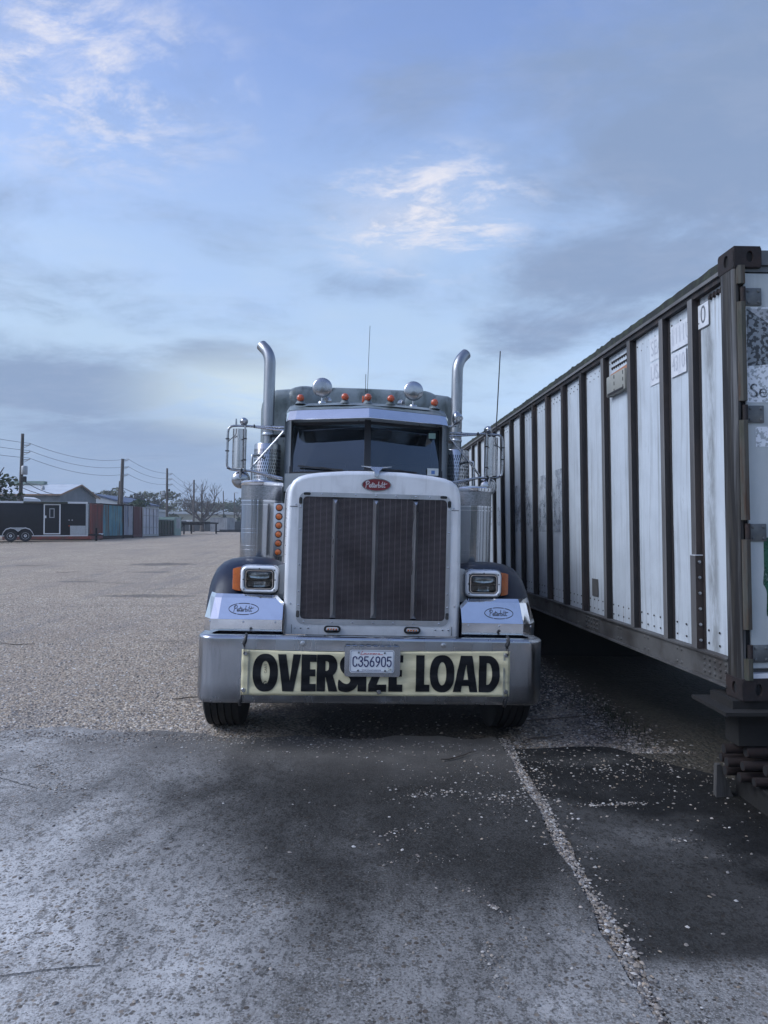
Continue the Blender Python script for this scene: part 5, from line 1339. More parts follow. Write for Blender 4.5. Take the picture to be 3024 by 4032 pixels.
def graded(lo, hi, near_lo, near_hi, step):
    xs = list(np.arange(near_lo, near_hi + 1e-6, step)); s_ = step
    v = near_hi
    while v < hi: s_ *= 1.25; v = min(hi, v + s_); xs.append(v)
    s_ = step; v = near_lo
    while v > lo: s_ *= 1.25; v = max(lo, v - s_); xs.insert(0, v)
    return xs
gx = graded(-420, 420, -9, 6, 0.4); gy = graded(-300, 520, -4, 18, 0.4)
mb = MB()
mb.v = [(x, y, gz(x, y)) for y in gy for x in gx]; nx = len(gx)
mb.f = [(j * nx + i, j * nx + i + 1, (j + 1) * nx + i + 1, (j + 1) * nx + i) for j in range(len(gy) - 1) for i in range(nx - 1)]
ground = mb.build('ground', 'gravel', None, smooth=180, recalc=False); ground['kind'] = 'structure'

# ---- concrete apron: two slabs with a gravel-filled joint
def concrete_material(name, dark):
    m, t, b = new_mat(name)
    co = t.coord('Object'); x, y, z = t.sep(co)
    v1 = t.n('ShaderNodeTexVoronoi'); t.put(v1.inputs['Vector'], co); v1.inputs['Scale'].default_value = 60
    v2 = t.n('ShaderNodeTexVoronoi'); t.put(v2.inputs['Vector'], t.mapping(co, loc=(3.3, 1.7, 0))); v2.inputs['Scale'].default_value = 26
    r1 = t.sep(v1.outputs['Color'])[0]; r2 = t.sep(v2.outputs['Color'])[0]
    n1 = t.noise(co, 1.3, 7, 0.62, 0.3); n2 = t.noise(co, 5.0, 8, 0.72); n3 = t.noise(t.mapping(co, rot=(0, 0, R(20)), scale=(1, 0.55, 1)), 30.0, 5, 0.7); n4 = t.noise(co, 110.0, 3, 0.7)
    paste = t.mix(t.rng(n2, 0.30, 0.70), (0.50, 0.48, 0.45), (0.33, 0.315, 0.295))
    paste = t.mix(t.rng(t.noise(t.mapping(co, loc=(7, 3, 0)), 0.9, 6, 0.6), 0.42, 0.62, 0.0, 0.85), paste, (0.76, 0.735, 0.70))
    paste = t.mix(t.rng(n3, 0.49, 0.62, 0.0, 0.70), paste, (0.15, 0.142, 0.13))
    paste = t.mix(t.rng(n4, 0.52, 0.64, 0.0, 0.70), paste, (0.74, 0.72, 0.69))
    paste = t.mix(t.rng(n4, 0.46, 0.36, 0.0, 0.75), paste, (0.09, 0.083, 0.075))
    # worn-through aggregate
    wear = t.rng(n1, 0.38, 0.62)
    agg = t.ramp(r1, [(0.0, (0.06, 0.055, 0.05)), (0.3, (0.15, 0.125, 0.10)), (0.62, (0.30, 0.27, 0.235)), (1.0, (0.55, 0.54, 0.52))])
    isag = t.math('MULTIPLY', t.rng(v1.outputs['Distance'], 0.50, 0.32), t.rng(r2, 0.35, 0.60))
    col = t.mix(t.math('MULTIPLY', isag, t.math('ADD', t.math('MULTIPLY', wear, 0.6), 0.35)), paste, agg)
    big = t.math('MULTIPLY', t.rng(v2.outputs['Distance'], 0.30, 0.20), t.rng(t.sep(v2.outputs['Color'])[1], 0.58, 0.66))
    col = t.mix(t.math('MULTIPLY', big, 0.85), col, t.mix(r2, (0.10, 0.07, 0.05), (0.40, 0.33, 0.26)))
    # spilled oil and ground-in dirt
    nn = t.math('SUBTRACT', t.noise(t.mapping(co, rot=(0, 0, R(-25)), scale=(1.0, 0.6, 1)), 1.5, 7, 0.62, 0.4), 0.5)
    if not dark:
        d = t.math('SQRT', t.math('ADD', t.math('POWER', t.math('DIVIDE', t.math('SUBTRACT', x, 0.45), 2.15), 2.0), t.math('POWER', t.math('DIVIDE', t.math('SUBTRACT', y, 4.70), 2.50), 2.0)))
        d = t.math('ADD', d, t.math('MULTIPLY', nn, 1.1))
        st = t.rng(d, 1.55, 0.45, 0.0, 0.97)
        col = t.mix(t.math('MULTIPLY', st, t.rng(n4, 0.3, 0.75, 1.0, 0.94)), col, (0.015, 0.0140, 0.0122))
        sm = t.rng(t.noise(t.mapping(co, loc=(5, 2, 0), scale=(0.8, 0.5, 1)), 1.1, 6, 0.6), 0.50, 0.75, 0.0, 0.35)
        col = t.mix(sm, col, (0.12, 0.115, 0.108))
        # dull brown silt by the far edge
        col = t.mix(t.math('MULTIPLY', t.rng(y, 4.3, 5.35), t.rng(n2, 0.35, 0.7, 0.45, 0.85)), col, (0.17, 0.157, 0.142))
    else:
        d = t.math('ADD', y, t.math('MULTIPLY', nn, 0.12))
        wet = t.rng(d, 2.60, 2.76, 0.50, 0.93)
        patch = t.rng(t.noise(t.mapping(co, loc=(1, 4, 0)), 1.2, 6, 0.6), 0.45, 0.72, 1.0, 0.88)
        col = t.mix(t.math('MULTIPLY', wet, patch), col, (0.0125, 0.0118, 0.0105))
        pool = t.rng(t.math('ADD', t.noise(t.mapping(co, loc=(0.3, 0.2, 0), scale=(0.6, 1.0, 1)), 0.9, 4, 0.5), t.rng(y, 2.9, 4.4, -0.12, 0.12)), 0.50, 0.60)
        col = t.mix(t.math('MULTIPLY', pool, 0.75), col, (0.006, 0.006, 0.006))
    t.put(b.inputs['Base Color'], col)
    t.put(b.inputs['Roughness'], t.rng(n2, 0.3, 0.7, 0.62, 0.92))
    b.inputs['Specular IOR Level'].default_value = 0.10
    h = t.math('ADD', t.math('MULTIPLY', t.math('MULTIPLY', v1.outputs['Distance'], isag), -0.6), t.math('ADD', t.math('MULTIPLY', n4, 0.5), t.math('MULTIPLY', n3, 0.5)))
    t.L.new(t.bump(h, 0.6, 0.008), b.inputs['Normal'])
    return m
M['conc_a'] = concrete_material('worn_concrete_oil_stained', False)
M['conc_b'] = concrete_material('dark_grimy_concrete', True)
def slab(name, xa, xb, ya, yb_fn, lift, mat, step=0.12):
    mb = MB(); xs = list(np.arange(xa, xb, step)) + [xb]; n = 60; vs_ = []
    for i, x in enumerate(xs):
        ye = yb_fn(x)
        for j in range(n + 1):
            y = ya + (ye - ya) * j / n; xx = x
            if i == len(xs) - 1 or i == 0:
                xx = x + 0.012 * math.sin(y * 7.3 + i) + 0.007 * math.sin(y * 19.1)
            vs_.append((xx, y, gz(xx, y) + lift))
    fs_ = [(i * (n + 1) + j, (i + 1) * (n + 1) + j, (i + 1) * (n + 1) + j + 1, i * (n + 1) + j + 1) for i in range(len(xs) - 1) for j in range(n)]
    o0 = len(vs_)
    # skirts along the far edge and the joint
    m_ = len(xs)
    for i in range(m_): x_, y_, z_ = vs_[i * (n + 1) + n]; vs_.append((x_, y_, z_ - 0.05))
    fs_ += [(i * (n + 1) + n, (i + 1) * (n + 1) + n, o0 + i + 1, o0 + i) for i in range(m_ - 1)]
    for base_i in (0, m_ - 1):
        o1 = len(vs_)
        for j in range(n + 1): x_, y_, z_ = vs_[base_i * (n + 1) + j]; vs_.append((x_, y_, z_ - 0.05))
        fs_ += [(base_i * (n + 1) + j, base_i * (n + 1) + j + 1, o1 + j + 1, o1 + j) for j in range(n)]
    mb.add(vs_, fs_); o = mb.build(name, mat, None, smooth=30, recalc=True); o['kind'] = 'structure'; return o
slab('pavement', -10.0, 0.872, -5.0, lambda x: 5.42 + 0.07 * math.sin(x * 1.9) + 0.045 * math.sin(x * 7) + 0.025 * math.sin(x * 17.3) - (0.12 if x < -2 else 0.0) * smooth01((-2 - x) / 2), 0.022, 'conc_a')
slab('pavement', 0.945, 5.0, -5.0, lambda x: 5.30 + 0.05 * math.sin(x * 5) if x < 1.75 else max(3.0, 5.30 - 1.25 * (x - 1.75) + 0.05 * math.sin(x * 9)), 0.012, 'conc_b')

# ---- loose stones
def stones_material():
    m, t, b = new_mat('loose_stone')
    a = t.n('ShaderNodeAttribute'); a.attribute_name = 'stone_colour'
    t.put(b.inputs['Base Color'], a.outputs['Color']); b.inputs['Roughness'].default_value = 0.8; b.inputs['Specular IOR Level'].default_value = 0.3
    return m
M['stone'] = stones_material()
PAL = np.array([(0.58, 0.54, 0.49), (0.48, 0.42, 0.36), (0.40, 0.34, 0.28), (0.34, 0.30, 0.26), (0.30, 0.28, 0.26), (0.20, 0.17, 0.15), (0.68, 0.65, 0.61), (0.13, 0.12, 0.115), (0.44, 0.35, 0.26)])
OCT = np.array([(1, 0, 0), (0.4, 0.9, 0.1), (-0.7, 0.7, 0), (-0.95, -0.2, 0.1), (-0.2, -1, 0), (0.75, -0.65, 0.05), (0.1, 0.1, 0.75), (-0.3, 0.2, 0.7), (0.25, -0.35, 0.72)], float)
OF = [(0, 1, 6), (1, 2, 7), (1, 7, 6), (2, 3, 7), (3, 4, 8), (3, 8, 7), (4, 5, 8), (5, 0, 6), (5, 6, 8), (6, 7, 8)]
def stones(name, pts, sizes, pal_w, lift=0.0, tone=1.0):
    n = len(pts); k = len(OCT)
    ang = RNG.uniform(0, 2 * np.pi, n); sc = np.stack([sizes * RNG.uniform(0.8, 1.3, n), sizes * RNG.uniform(0.6, 1.0, n), sizes * RNG.uniform(0.45, 0.9, n)], 1)
    V = OCT[None] * (1 + RNG.uniform(-0.18, 0.18, (n, k, 3))) * sc[:, None, :]
    c, s_ = np.cos(ang)[:, None], np.sin(ang)[:, None]
    X = V[..., 0] * c - V[..., 1] * s_ + pts[:, 0:1]; Y = V[..., 0] * s_ + V[..., 1] * c + pts[:, 1:2]; Z = V[..., 2] + pts[:, 2:3] + lift
    co = np.stack([X, Y, Z], -1).reshape(-1, 3)
    F = (np.array(OF)[None] + (np.arange(n) * k)[:, None, None]).reshape(-1, 3)
    me = bpy.data.meshes.new(name)
    me.vertices.add(len(co)); me.vertices.foreach_set('co', co.ravel())
    me.loops.add(F.size); me.loops.foreach_set('vertex_index', F.ravel().astype(np.int32))
    me.polygons.add(len(F)); me.polygons.foreach_set('loop_start', (np.arange(len(F)) * 3).astype(np.int32))
    me.polygons.foreach_set('use_smooth', np.ones(len(F), bool))
    cols = PAL[RNG.choice(len(PAL), n, p=np.array(pal_w) / sum(pal_w))] * RNG.uniform(0.6, 1.1, (n, 1)) * tone
    at = me.color_attributes.new('stone_colour', 'FLOAT_COLOR', 'POINT')
    at.data.foreach_set('color', np.concatenate([np.repeat(cols, k, 0), np.ones((n * k, 1))], 1).ravel())
    me.materials.append(M['stone']); me.update(calc_edges=True); me.validate()
    o = bpy.data.objects.new(name, me); COL.objects.link(o); return o
gzv = np.vectorize(gz)
def scatter(n, xf, yf):
    x = xf(n); y = yf(n); return x, y
WGT = [3, 4, 4, 4, 4, 3, 1.0, 2.5, 1.5]
# gravel yard left of the truck and beyond (denser near the viewer)
n = 52000
y = 5.35 + 9.5 * RNG.random(n) ** 1.7; x = -1.0 - RNG.random(n) * (1.6 + 0.62 * y)
keep = (y > 5.44 + 0.10 * RNG.normal(size=n))
x, y = x[keep], y[keep]
p = np.stack([x, y, gzv(x, y)], 1)
o = stones('gravel', p, 0.0055 + 0.010 * RNG.random(len(x)) ** 2.2, WGT); tag(o, 'loose river gravel covering the yard beside the truck', 'gravel', None, 'stuff')
# gravel between truck and container
n = 16000
y = 5.25 + 8 * RNG.random(n) ** 1.5; x = 1.0 + RNG.random(n) * 1.35
x = np.where(RNG.random(n) < 0.07, RNG.uniform(-1.2, 1.4, n), x)
lim = 2.25 - 0.057 * y + 0.30 * RNG.normal(size=n) * 0.5
keep = (x < lim + 0.15); x, y = x[keep], y[keep]
p = np.stack([x, y, gzv(x, y)], 1)
o = stones('gravel', p, 0.006 + 0.013 * RNG.random(len(x)) ** 2.0, [2, 3, 4, 4, 4, 4, 0.8, 4, 1.5], 0.0, 0.62); tag(o, 'loose gravel in the gap between truck and container', 'gravel', None, 'stuff')  # darker tone: shade of the gap put into the stone colour
# stones in the joint and strewn over the slabs
n = 5200
y = 1.2 + 4.3 * RNG.random(n); x = 0.908 + 0.022 * RNG.normal(size=n) + 0.012 * np.sin(y * 5)
pj = np.stack([x, y, gzv(x, y) + 0.004 + 0.012 * RNG.random(n)], 1); sj = 0.004 + 0.009 * RNG.random(n) ** 1.6
parts_p, parts_s = [pj], [sj]
def patch_(cx, cy, rx, ry, n, rot=0.0, smax=0.009):
    n = int(n * 0.75)
    a = RNG.normal(size=n) * rx; b = RNG.normal(size=n) * ry
    x = cx + a * math.cos(rot) - b * math.sin(rot); y = cy + a * math.sin(rot) + b * math.cos(rot)
    parts_p.append(np.stack([x, y, gzv(x, y) + np.where(x < 0.9, 0.024, 0.014)], 1)); parts_s.append(0.0022 + smax * RNG.random(n) ** 2.6)
patch_(1.45, 4.75, 0.38, 0.28, 420); patch_(1.5, 4.95, 0.5, 0.2, 500); patch_(1.35, 4.22, 0.12, 0.016, 260, 0.12); patch_(2.0, 4.6, 0.25, 0.25, 200); patch_(1.75, 4.0, 0.45, 0.45, 120)
patch_(0.62, 4.35, 0.20, 0.25, 260); patch_(0.75, 4.25, 0.08, 0.05, 160); patch_(0.28, 4.28, 0.10, 0.03, 130, 0.3); patch_(0.35, 4.5, 0.3, 0.3, 160); patch_(0.1, 3.75, 0.14, 0.04, 90, 0.7); patch_(0.2, 3.45, 0.12, 0.04, 60)
patch_(0.45, 3.05, 0.10, 0.012, 90, -1.0); patch_(0.40, 2.62, 0.015, 0.09, 70); patch_(0.57, 2.25, 0.012, 0.08, 60, 0.3); patch_(0.10, 2.2, 0.10, 0.04, 120, -0.4); patch_(0.32, 2.45, 0.5, 0.5, 120); patch_(-0.6, 3.2, 0.9, 0.9, 240); patch_(-2.0, 3.8, 1.0, 0.9, 200); patch_(2.0, 3.2, 0.5, 0.6, 160); patch_(1.55, 3.75, 0.05, 0.01, 40)
patch_(-1.95, 4.25, 0.10, 0.05, 130); patch_(-2.22, 4.65, 0.02, 0.10, 60, 0.5); patch_(-2.45, 4.55, 0.10, 0.02, 60, -0.5); patch_(-2.1, 4.50, 0.10, 0.015, 70, -0.6); patch_(-2.9, 4.35, 0.10, 0.05, 60); patch_(-0.2, 5.1, 0.5, 0.12, 260); patch_(-1.0, 5.2, 0.7, 0.10, 160); patch_(-2.5, 5.28, 1.6, 0.07, 3200); patch_(-2.6, 5.15, 1.6, 0.16, 1500); patch_(-4.5, 5.2, 1.2, 0.10, 900); patch_(-1.4, 5.32, 0.4, 0.07, 500)
patch_(1.02, 3.0, 0.03, 0.9, 160); patch_(0.84, 3.4, 0.03, 0.9, 200); patch_(1.0, 4.6, 0.05, 0.5, 260)
p = np.concatenate(parts_p); s_ = np.concatenate(parts_s)
o = stones('pebbles', p, s_, [4, 4, 4, 4, 4, 3.5, 1.5, 2.5, 2], 0.0, 0.72); tag(o, 'pale pebbles strewn over the slabs and packed in their joint', 'pebbles', None, 'stuff')

# cracks in the near slab
M['crack'] = pmat('dirt_filled_crack', (0.05, 0.047, 0.043), 0.95)
for nm, pts in (('crack', [(-1.75, 2.42), (-1.45, 2.47), (-1.2, 2.53), (-1.0, 2.57)]), ('crack', [(-2.12, 4.72), (-2.3, 4.55), (-2.38, 4.43), (-2.2, 4.32), (-2.05, 4.24)])):
    pts = smooth_path([(x + random.uniform(-.02, .02), y + random.uniform(-.01, .01)) for x, y in pts], 6)
    mb = MB(); v_, f_ = strokes([[(x + random.uniform(-.006, .006), y + random.uniform(-.006, .006)) for x, y in pts]], 0.005, lambda u, v: (u, v, gz(u, v) + 0.0262), smooth=False); mb.add(v_, f_)
    o = mb.build(nm, 'crack', bpy.data.objects['pavement'], smooth=0)

# fallen sticks
M['stick'] = pmat('dead_twig', (0.075, 0.058, 0.045), 0.9)
STK = [(-4.75, 9.25, 0.42, 0.12, 'dark stick lying alone on the gravel at the left edge'), (-1.75, 6.55, 0.38, 0.5, 'thin twig on the gravel beside the left front tyre'), (-11.9, 24.0, 1.0, 0.05, 'long thin stick far out on the gravel yard'), (-9.4, 21.3, 0.8, 0.10, 'thin stick on the gravel before the damp hollows'),
       (1.55, 6.15, 0.75, 0.35, 'bent brown twig on the gravel behind the right front tyre'), (1.25, 5.55, 0.45, 0.5, 'short brown twig at the edge of the dark slab'), (0.52, 4.98, 0.35, 0.7, 'twig lying on the oily slab before the right tyre')]
for x, y, L_, a, lb in STK:
    pts = [(x + L_ * (k / 5 - 0.5) * math.cos(a), y + L_ * (k / 5 - 0.5) * math.sin(a) + random.uniform(-0.015, 0.015)) for k in range(6)]
    mb = MB(); mb.tube([(u, v, gz(u, v) + 0.012 + (0.02 if y < 5.4 else 0) + 0.010 * random.random()) for u, v in pts], [0.004, 0.006, 0.0055, 0.005, 0.004, 0.002], 6)
    tag(mb.build('stick', 'stick'), lb, 'stick', 'fallen sticks on the gravel')
# weeds along the container
M['weed'] = pmat('dark_weeds', (0.018, 0.028, 0.012), 0.8, 0.0, (0.035, 0.038, 0.018), 6.0)
def blades(name, cx, cy, rx, ry, n, h, lab, mat='weed'):
    mb = MB()
    for k in range(n):
        x = cx + random.gauss(0, rx); y = cy + random.gauss(0, ry); z = gz(x, y); a = random.uniform(0, 6.28); L_ = h * random.uniform(0.4, 1.2); w_ = 0.004 + 0.02 * h * 0.3
        dx_, dy_ = math.cos(a) * L_ * 0.5, math.sin(a) * L_ * 0.5
        mb.add([(x - math.sin(a) * w_, y + math.cos(a) * w_, z), (x + math.sin(a) * w_, y - math.cos(a) * w_, z), (x + dx_, y + dy_, z + L_)], [(0, 1, 2)])
    return tag(mb.build(name, mat, None, smooth=0, recalc=False), lab, 'weeds', None, 'stuff')
blades('weeds', 1.98, 6.2, 0.10, 0.35, 260, 0.07, 'low dark weeds growing along the foot of the container')
blades('weeds', 1.62, 9.5, 0.12, 1.5, 260, 0.10, 'dark weeds further back under the container edge')
blades('grass', -26.0, 43.0, 2.5, 0.7, 1600, 0.10, 'thin green grass before the black trailer')

# ================================================================== THE YARD BEHIND
M['tr_black'] = pmat('trailer_black_skin', (0.005, 0.006, 0.009), 0.45, 0.0, (0.008, 0.009, 0.012), 2.0, spec=0.25)
M['tr_white'] = pmat('white_trim', (0.66, 0.68, 0.70), 0.45)
M['tread_plate'] = pmat('grey_tread_plate', (0.42, 0.45, 0.48), 0.4, 0.7, (0.32, 0.34, 0.36), 20.0)
M['red_cont'] = pmat('faded_red_steel', (0.20, 0.042, 0.035), 0.7, 0.0, (0.13, 0.06, 0.045), 1.2, grime=(0.05, 0.045, 0.04), gscale=1.5, gamt=0.8, glo=0.45, ghi=0.7)
M['blue_cont'] = pmat('faded_blue_steel', (0.08, 0.22, 0.27), 0.7, 0.0, (0.14, 0.28, 0.30), 1.0, grime=(0.12, 0.07, 0.04), gscale=1.6, gamt=0.95, glo=0.46, ghi=0.60, gstretch=(1, 2, 0.12))
M['wb_cont'] = pmat('patched_pale_steel', (0.34, 0.36, 0.40), 0.7, 0.0, (0.05, 0.10, 0.20), 1.4, 0.5, 0.56, stretch=(1, 2, 0.05), grime=(0.10, 0.06, 0.045), gscale=2, gamt=0.8, glo=0.5, ghi=0.65, gstretch=(1, 2, 0.15))
M['dred_cont'] = pmat('dark_red_steel', (0.10, 0.035, 0.035), 0.75, 0.0, (0.16, 0.12, 0.12), 1.4, 0.5, 0.7, stretch=(1, 2, 0.1))
M['white_cont'] = pmat('pale_container_steel', (0.50, 0.51, 0.56), 0.6, 0.0, (0.42, 0.43, 0.48), 1.0, grime=(0.22, 0.15, 0.11), gscale=1.8, gamt=0.8, glo=0.52, ghi=0.68, gstretch=(1, 2, 0.12))
M['grey_cont'] = pmat('bleached_grey_steel', (0.34, 0.35, 0.36), 0.7, 0.0, (0.24, 0.245, 0.25), 0.8, grime=(0.15, 0.13, 0.12), gscale=1.4, gamt=0.6)
M['dgreen'] = pmat('dark_green_steel', (0.035, 0.05, 0.035), 0.8, 0.0, (0.06, 0.05, 0.04), 1.5)
M['lgreen'] = pmat('pale_green_steel', (0.20, 0.27, 0.235), 0.7, 0.0, (0.26, 0.32, 0.29), 1.5)
M['roofmetal'] = pmat('bright_roof_metal', (0.60, 0.62, 0.63), 0.4, 0.4, (0.5, 0.52, 0.53), 1.0)
M['barnwall'] = pmat('grey_sheet_wall', (0.15, 0.17, 0.19), 0.7, 0.0, (0.19, 0.21, 0.23), 1.2)
M['shedwall'] = pmat('white_sheet_wall', (0.42, 0.45, 0.47), 0.7)
M['bluetrim'] = pmat('dark_blue_trim', (0.05, 0.08, 0.15), 0.6)
M['rusttrim'] = pmat('rusty_eave_trim', (0.26, 0.17, 0.11), 0.7)
M['creamwall'] = pmat('cream_wall', (0.44, 0.43, 0.33), 0.8, 0.0, (0.38, 0.38, 0.31), 0.3)
M['polewood'] = pmat('creosote_pole', (0.075, 0.065, 0.058), 0.9, 0.0, (0.12, 0.105, 0.09), 2.0, stretch=(4, 4, 0.2))
M['wire'] = pmat('power_line', (0.02, 0.02, 0.022), 0.6)
M['greybox'] = pmat('galvanised_grey', (0.36, 0.37, 0.38), 0.5, 0.5)
M['fence'] = pmat('dark_fence_screen', (0.035, 0.045, 0.05), 0.85, 0.0, (0.055, 0.065, 0.07), 0.8, stretch=(1, 1, 0.2))
M['carwhite'] = pmat('white_car_paint', (0.62, 0.63, 0.65), 0.3, coat=0.5)
M['carsilver'] = pmat('silver_car_paint', (0.36, 0.37, 0.39), 0.3, 0.5, coat=0.5)
M['carglass'] = pmat('car_window', (0.02, 0.025, 0.03), 0.08)
M['bark'] = pmat('grey_bark', (0.10, 0.088, 0.075), 0.9, 0.0, (0.06, 0.052, 0.045), 3.0)
def leafmat(name, a, b_):
    m, t, b = new_mat(name)
    oi = t.n('ShaderNodeObjectInfo'); co = t.coord('Object')
    t.put(b.inputs['Base Color'], t.mix(t.rng(t.noise(co, 1.3, 3, 0.6), 0.3, 0.7), a, b_)); b.inputs['Roughness'].default_value = 0.75; b.inputs['Specular IOR Level'].default_value = 0.2
    return m
M['leaf_oak'] = leafmat('oak_leaves', (0.030, 0.045, 0.020), (0.065, 0.085, 0.035))
M['leaf_dark'] = leafmat('dark_evergreen_leaves', (0.025, 0.045, 0.022), (0.05, 0.075, 0.035))
M['leaf_pale'] = leafmat('pale_hazed_leaves', (0.085, 0.10, 0.055), (0.13, 0.135, 0.085))  # paleness carries part of the distance haze in the leaf colour
M['leaf_grey'] = leafmat('hazed_grey_twigs', (0.10, 0.10, 0.085), (0.075, 0.08, 0.065))  # grey tone also takes in some distance haze

def corrugated(parent, name, p0, p1, z0, z1, mat, pitch=0.28, depth=0.036):
    """trapezoid-ribbed sheet from p0 to p1 (x, y), ribs vertical"""
    a = Vector((p0[0], p0[1], 0)); b = Vector((p1[0], p1[1], 0)); L_ = (b - a).length; d = (b - a) / L_; nrm = Vector((d.y, -d.x, 0))
    n = max(2, round(L_ / pitch)); pts = []
    for k in range(n):
        for t, h in ((0.0, 0), (0.30, 0), (0.42, 1), (0.82, 1), (0.94, 0)):
            pts.append(a + d * L_ * (k + t) / n - nrm * depth * h)
    pts.append(b)
    mb = MB(); mb.add([(p.x, p.y, z) for z in (z0, z1) for p in pts], [(i, i + 1, len(pts) + i + 1, len(pts) + i) for i in range(len(pts) - 1)])
    return mb.build(name, mat, parent, smooth=0, recalc=False)
def far_container(lab, x0, x1, y0, y1, h, mat, doors=False, frame=None, group='steel containers along the far side of the yard', lift=0.12):
    zb = min(gz(x1, y0), gz(x1, y1)) + lift
    c = thing('steel_container', lab, 'container', (x1, y0, zb), (0, 0, 0), group)
    W = x1 - x0; L_ = y1 - y0; fm = frame or mat
    corrugated(c, 'front_wall', (-W + 0.08, 0.03), (-0.08, 0.03), 0.12, h - 0.08, mat)
    if not doors: corrugated(c, 'side_wall', (-0.03, 0.08), (-0.03, L_ - 0.08), 0.12, h - 0.08, mat)
    MB().box(-W + 0.05, -0.05, 0.06, L_ - 0.05, h - 0.06, h - 0.02).build('roof', mat, c, smooth=0)
    MB().box(-W + 0.02, -W + 0.05, 0.06, L_ - 0.05, 0.12, h - 0.06).build('side_wall', mat, c, smooth=0)
    MB().box(-W + 0.05, -0.05, L_ - 0.06, L_ - 0.03, 0.12, h - 0.06).build('end_wall', mat, c, smooth=0)
    MB().box(-W + 0.06, -0.06, 0.08, L_ - 0.08, -0.02, 0.12).build('floor', 'void', c, smooth=0)
    for x in (-W, -0.1):
        for y in (0.0, L_ - 0.1): MB().box(x, x + 0.1, y, y + 0.1, -lift, h).build('corner_post', fm, c, smooth=0)
    for x0_, x1_, y0_, y1_ in ((-W + 0.1, -0.1, 0.0, 0.07), (-0.07, 0.0, 0.1, L_ - 0.1)):
        for z0_, z1_ in ((-0.06, 0.13), (h - 0.09, h - 0.005)): MB().box(x0_, x1_, y0_ + 0.002, y1_, z0_, z1_).build('rail', fm, c, smooth=0)
    if doors:
        hl = (L_ - 0.2) / 2
        for k in range(2):
            ya = 0.1 + k * hl + 0.01; yb = ya + hl - 0.02
            d_ = corrugated(c, 'door', (-0.025, ya), (-0.025, yb), 0.13, h - 0.09, mat, 0.36, 0.03)
            for yy in (ya + hl * 0.3, ya + hl * 0.75):
                MB().tube([(0.015, yy, 0.1), (0.015, yy, h - 0.07)], 0.02, 6).build('lock_rod', 'rust_pipe', d_)
            MB().box(-0.01, 0.012, ya, yb, h * 0.28, h * 0.31).build('door_bar', fm, d_, smooth=0); MB().box(-0.01, 0.012, ya, yb, h * 0.70, h * 0.73).build('door_bar', fm, d_, smooth=0)
    return c
# ---- black enclosed trailer
TY = 46.0; tz = gz(-22, TY)
tr = thing('cargo_trailer', 'black enclosed cargo trailer with white door frame and twin wheels in the yard', 'trailer', (-19.15, TY, tz), (0, 0, R(20)))
TL, TW, TB, TT = 8.2, 2.4, 0.36, 2.52
MB().cbox(-TL, 0.0, 0, TW, TB, TT, 0.03).build('body', 'tr_black', tr)
MB().box(-TL + 0.02, -0.02, -0.03, -0.002, TT - 0.10, TT + 0.02).build('roof_rail', 'tr_white', tr, smooth=0)
MB().box(-TL, 0.0, -0.02, -0.002, TB - 0.03, TB + 0.025).build('bottom_trim', 'tr_white', tr, smooth=0)
MB().box(-0.13, 0.02, -0.025, -0.001, TB + 0.03, TT - 0.11).build('corner_trim', 'tread_plate', tr, smooth=0)
MB().box(-1.05, -0.14, -0.016, -0.002, TB + 0.03, TB + 0.64).build('stone_guard', 'tread_plate', tr, smooth=0)
d_o = MB().box(-2.50, -1.72, -0.02, -0.004, TB + 0.16, TB + 1.94).build('door', 'tr_black', tr, smooth=0)
mb = MB(); v_, f_ = fill2d([[(-2.60, TB + 0.09), (-1.62, TB + 0.09), (-1.62, TB + 2.02), (-2.60, TB + 2.02)], [(-2.53, TB + 0.16), (-1.69, TB + 0.16), (-1.69, TB + 1.95), (-2.53, TB + 1.95)]], -0.03, 0.02); mb.add(v_, f_); mb.build('door_frame', 'tr_white', d_o, smooth=0)
w_o = MB().box(-2.27, -1.97, -0.03, -0.021, TB + 1.14, TB + 1.74).build('door_window', 'greybox', d_o, smooth=0)
MB().box(-2.22, -2.02, -0.034, -0.030, TB + 1.19, TB + 1.69).build('pane', 'carglass', w_o, smooth=0)
MB().cbox(-2.53, -2.44, -0.06, -0.02, TB + 1.12, TB + 1.28, 0.01).build('door_handle', 'tr_white', d_o)
for x in (-1.15, -0.97): MB().cbox(x, x + 0.07, -0.05, -0.002, TB + 0.98, TB + 1.02, 0.01).build('hatch_latch', 'tr_white', tr)
MB().cbox(-1.15, -1.07, -0.03, -0.002, TB + 0.60, TB + 0.66, 0.01).build('marker_light', 'red_amber', tr)
mb = MB(); mb.loft([[(-3.80, 0.35, TT + 0.02), (-2.85, 0.35, TT + 0.02), (-2.85, 1.2, TT + 0.02), (-3.80, 1.2, TT + 0.02)], [(-3.80, 0.35, TT + 0.24), (-2.95, 0.35, TT + 0.18), (-2.95, 1.2, TT + 0.18), (-3.80, 1.2, TT + 0.24)], [(-3.76, 0.45, TT + 0.31), (-3.2, 0.45, TT + 0.28), (-3.2, 1.1, TT + 0.28), (-3.76, 1.1, TT + 0.31)]])
mb.build('roof_air_conditioner', 'tr_white', tr, smooth=30)
MB().cbox(-3.75, -1.2, -0.16, -0.03, TT - 0.12, TT + 0.01, 0.03).build('rolled_awning', 'dgreen', tr)
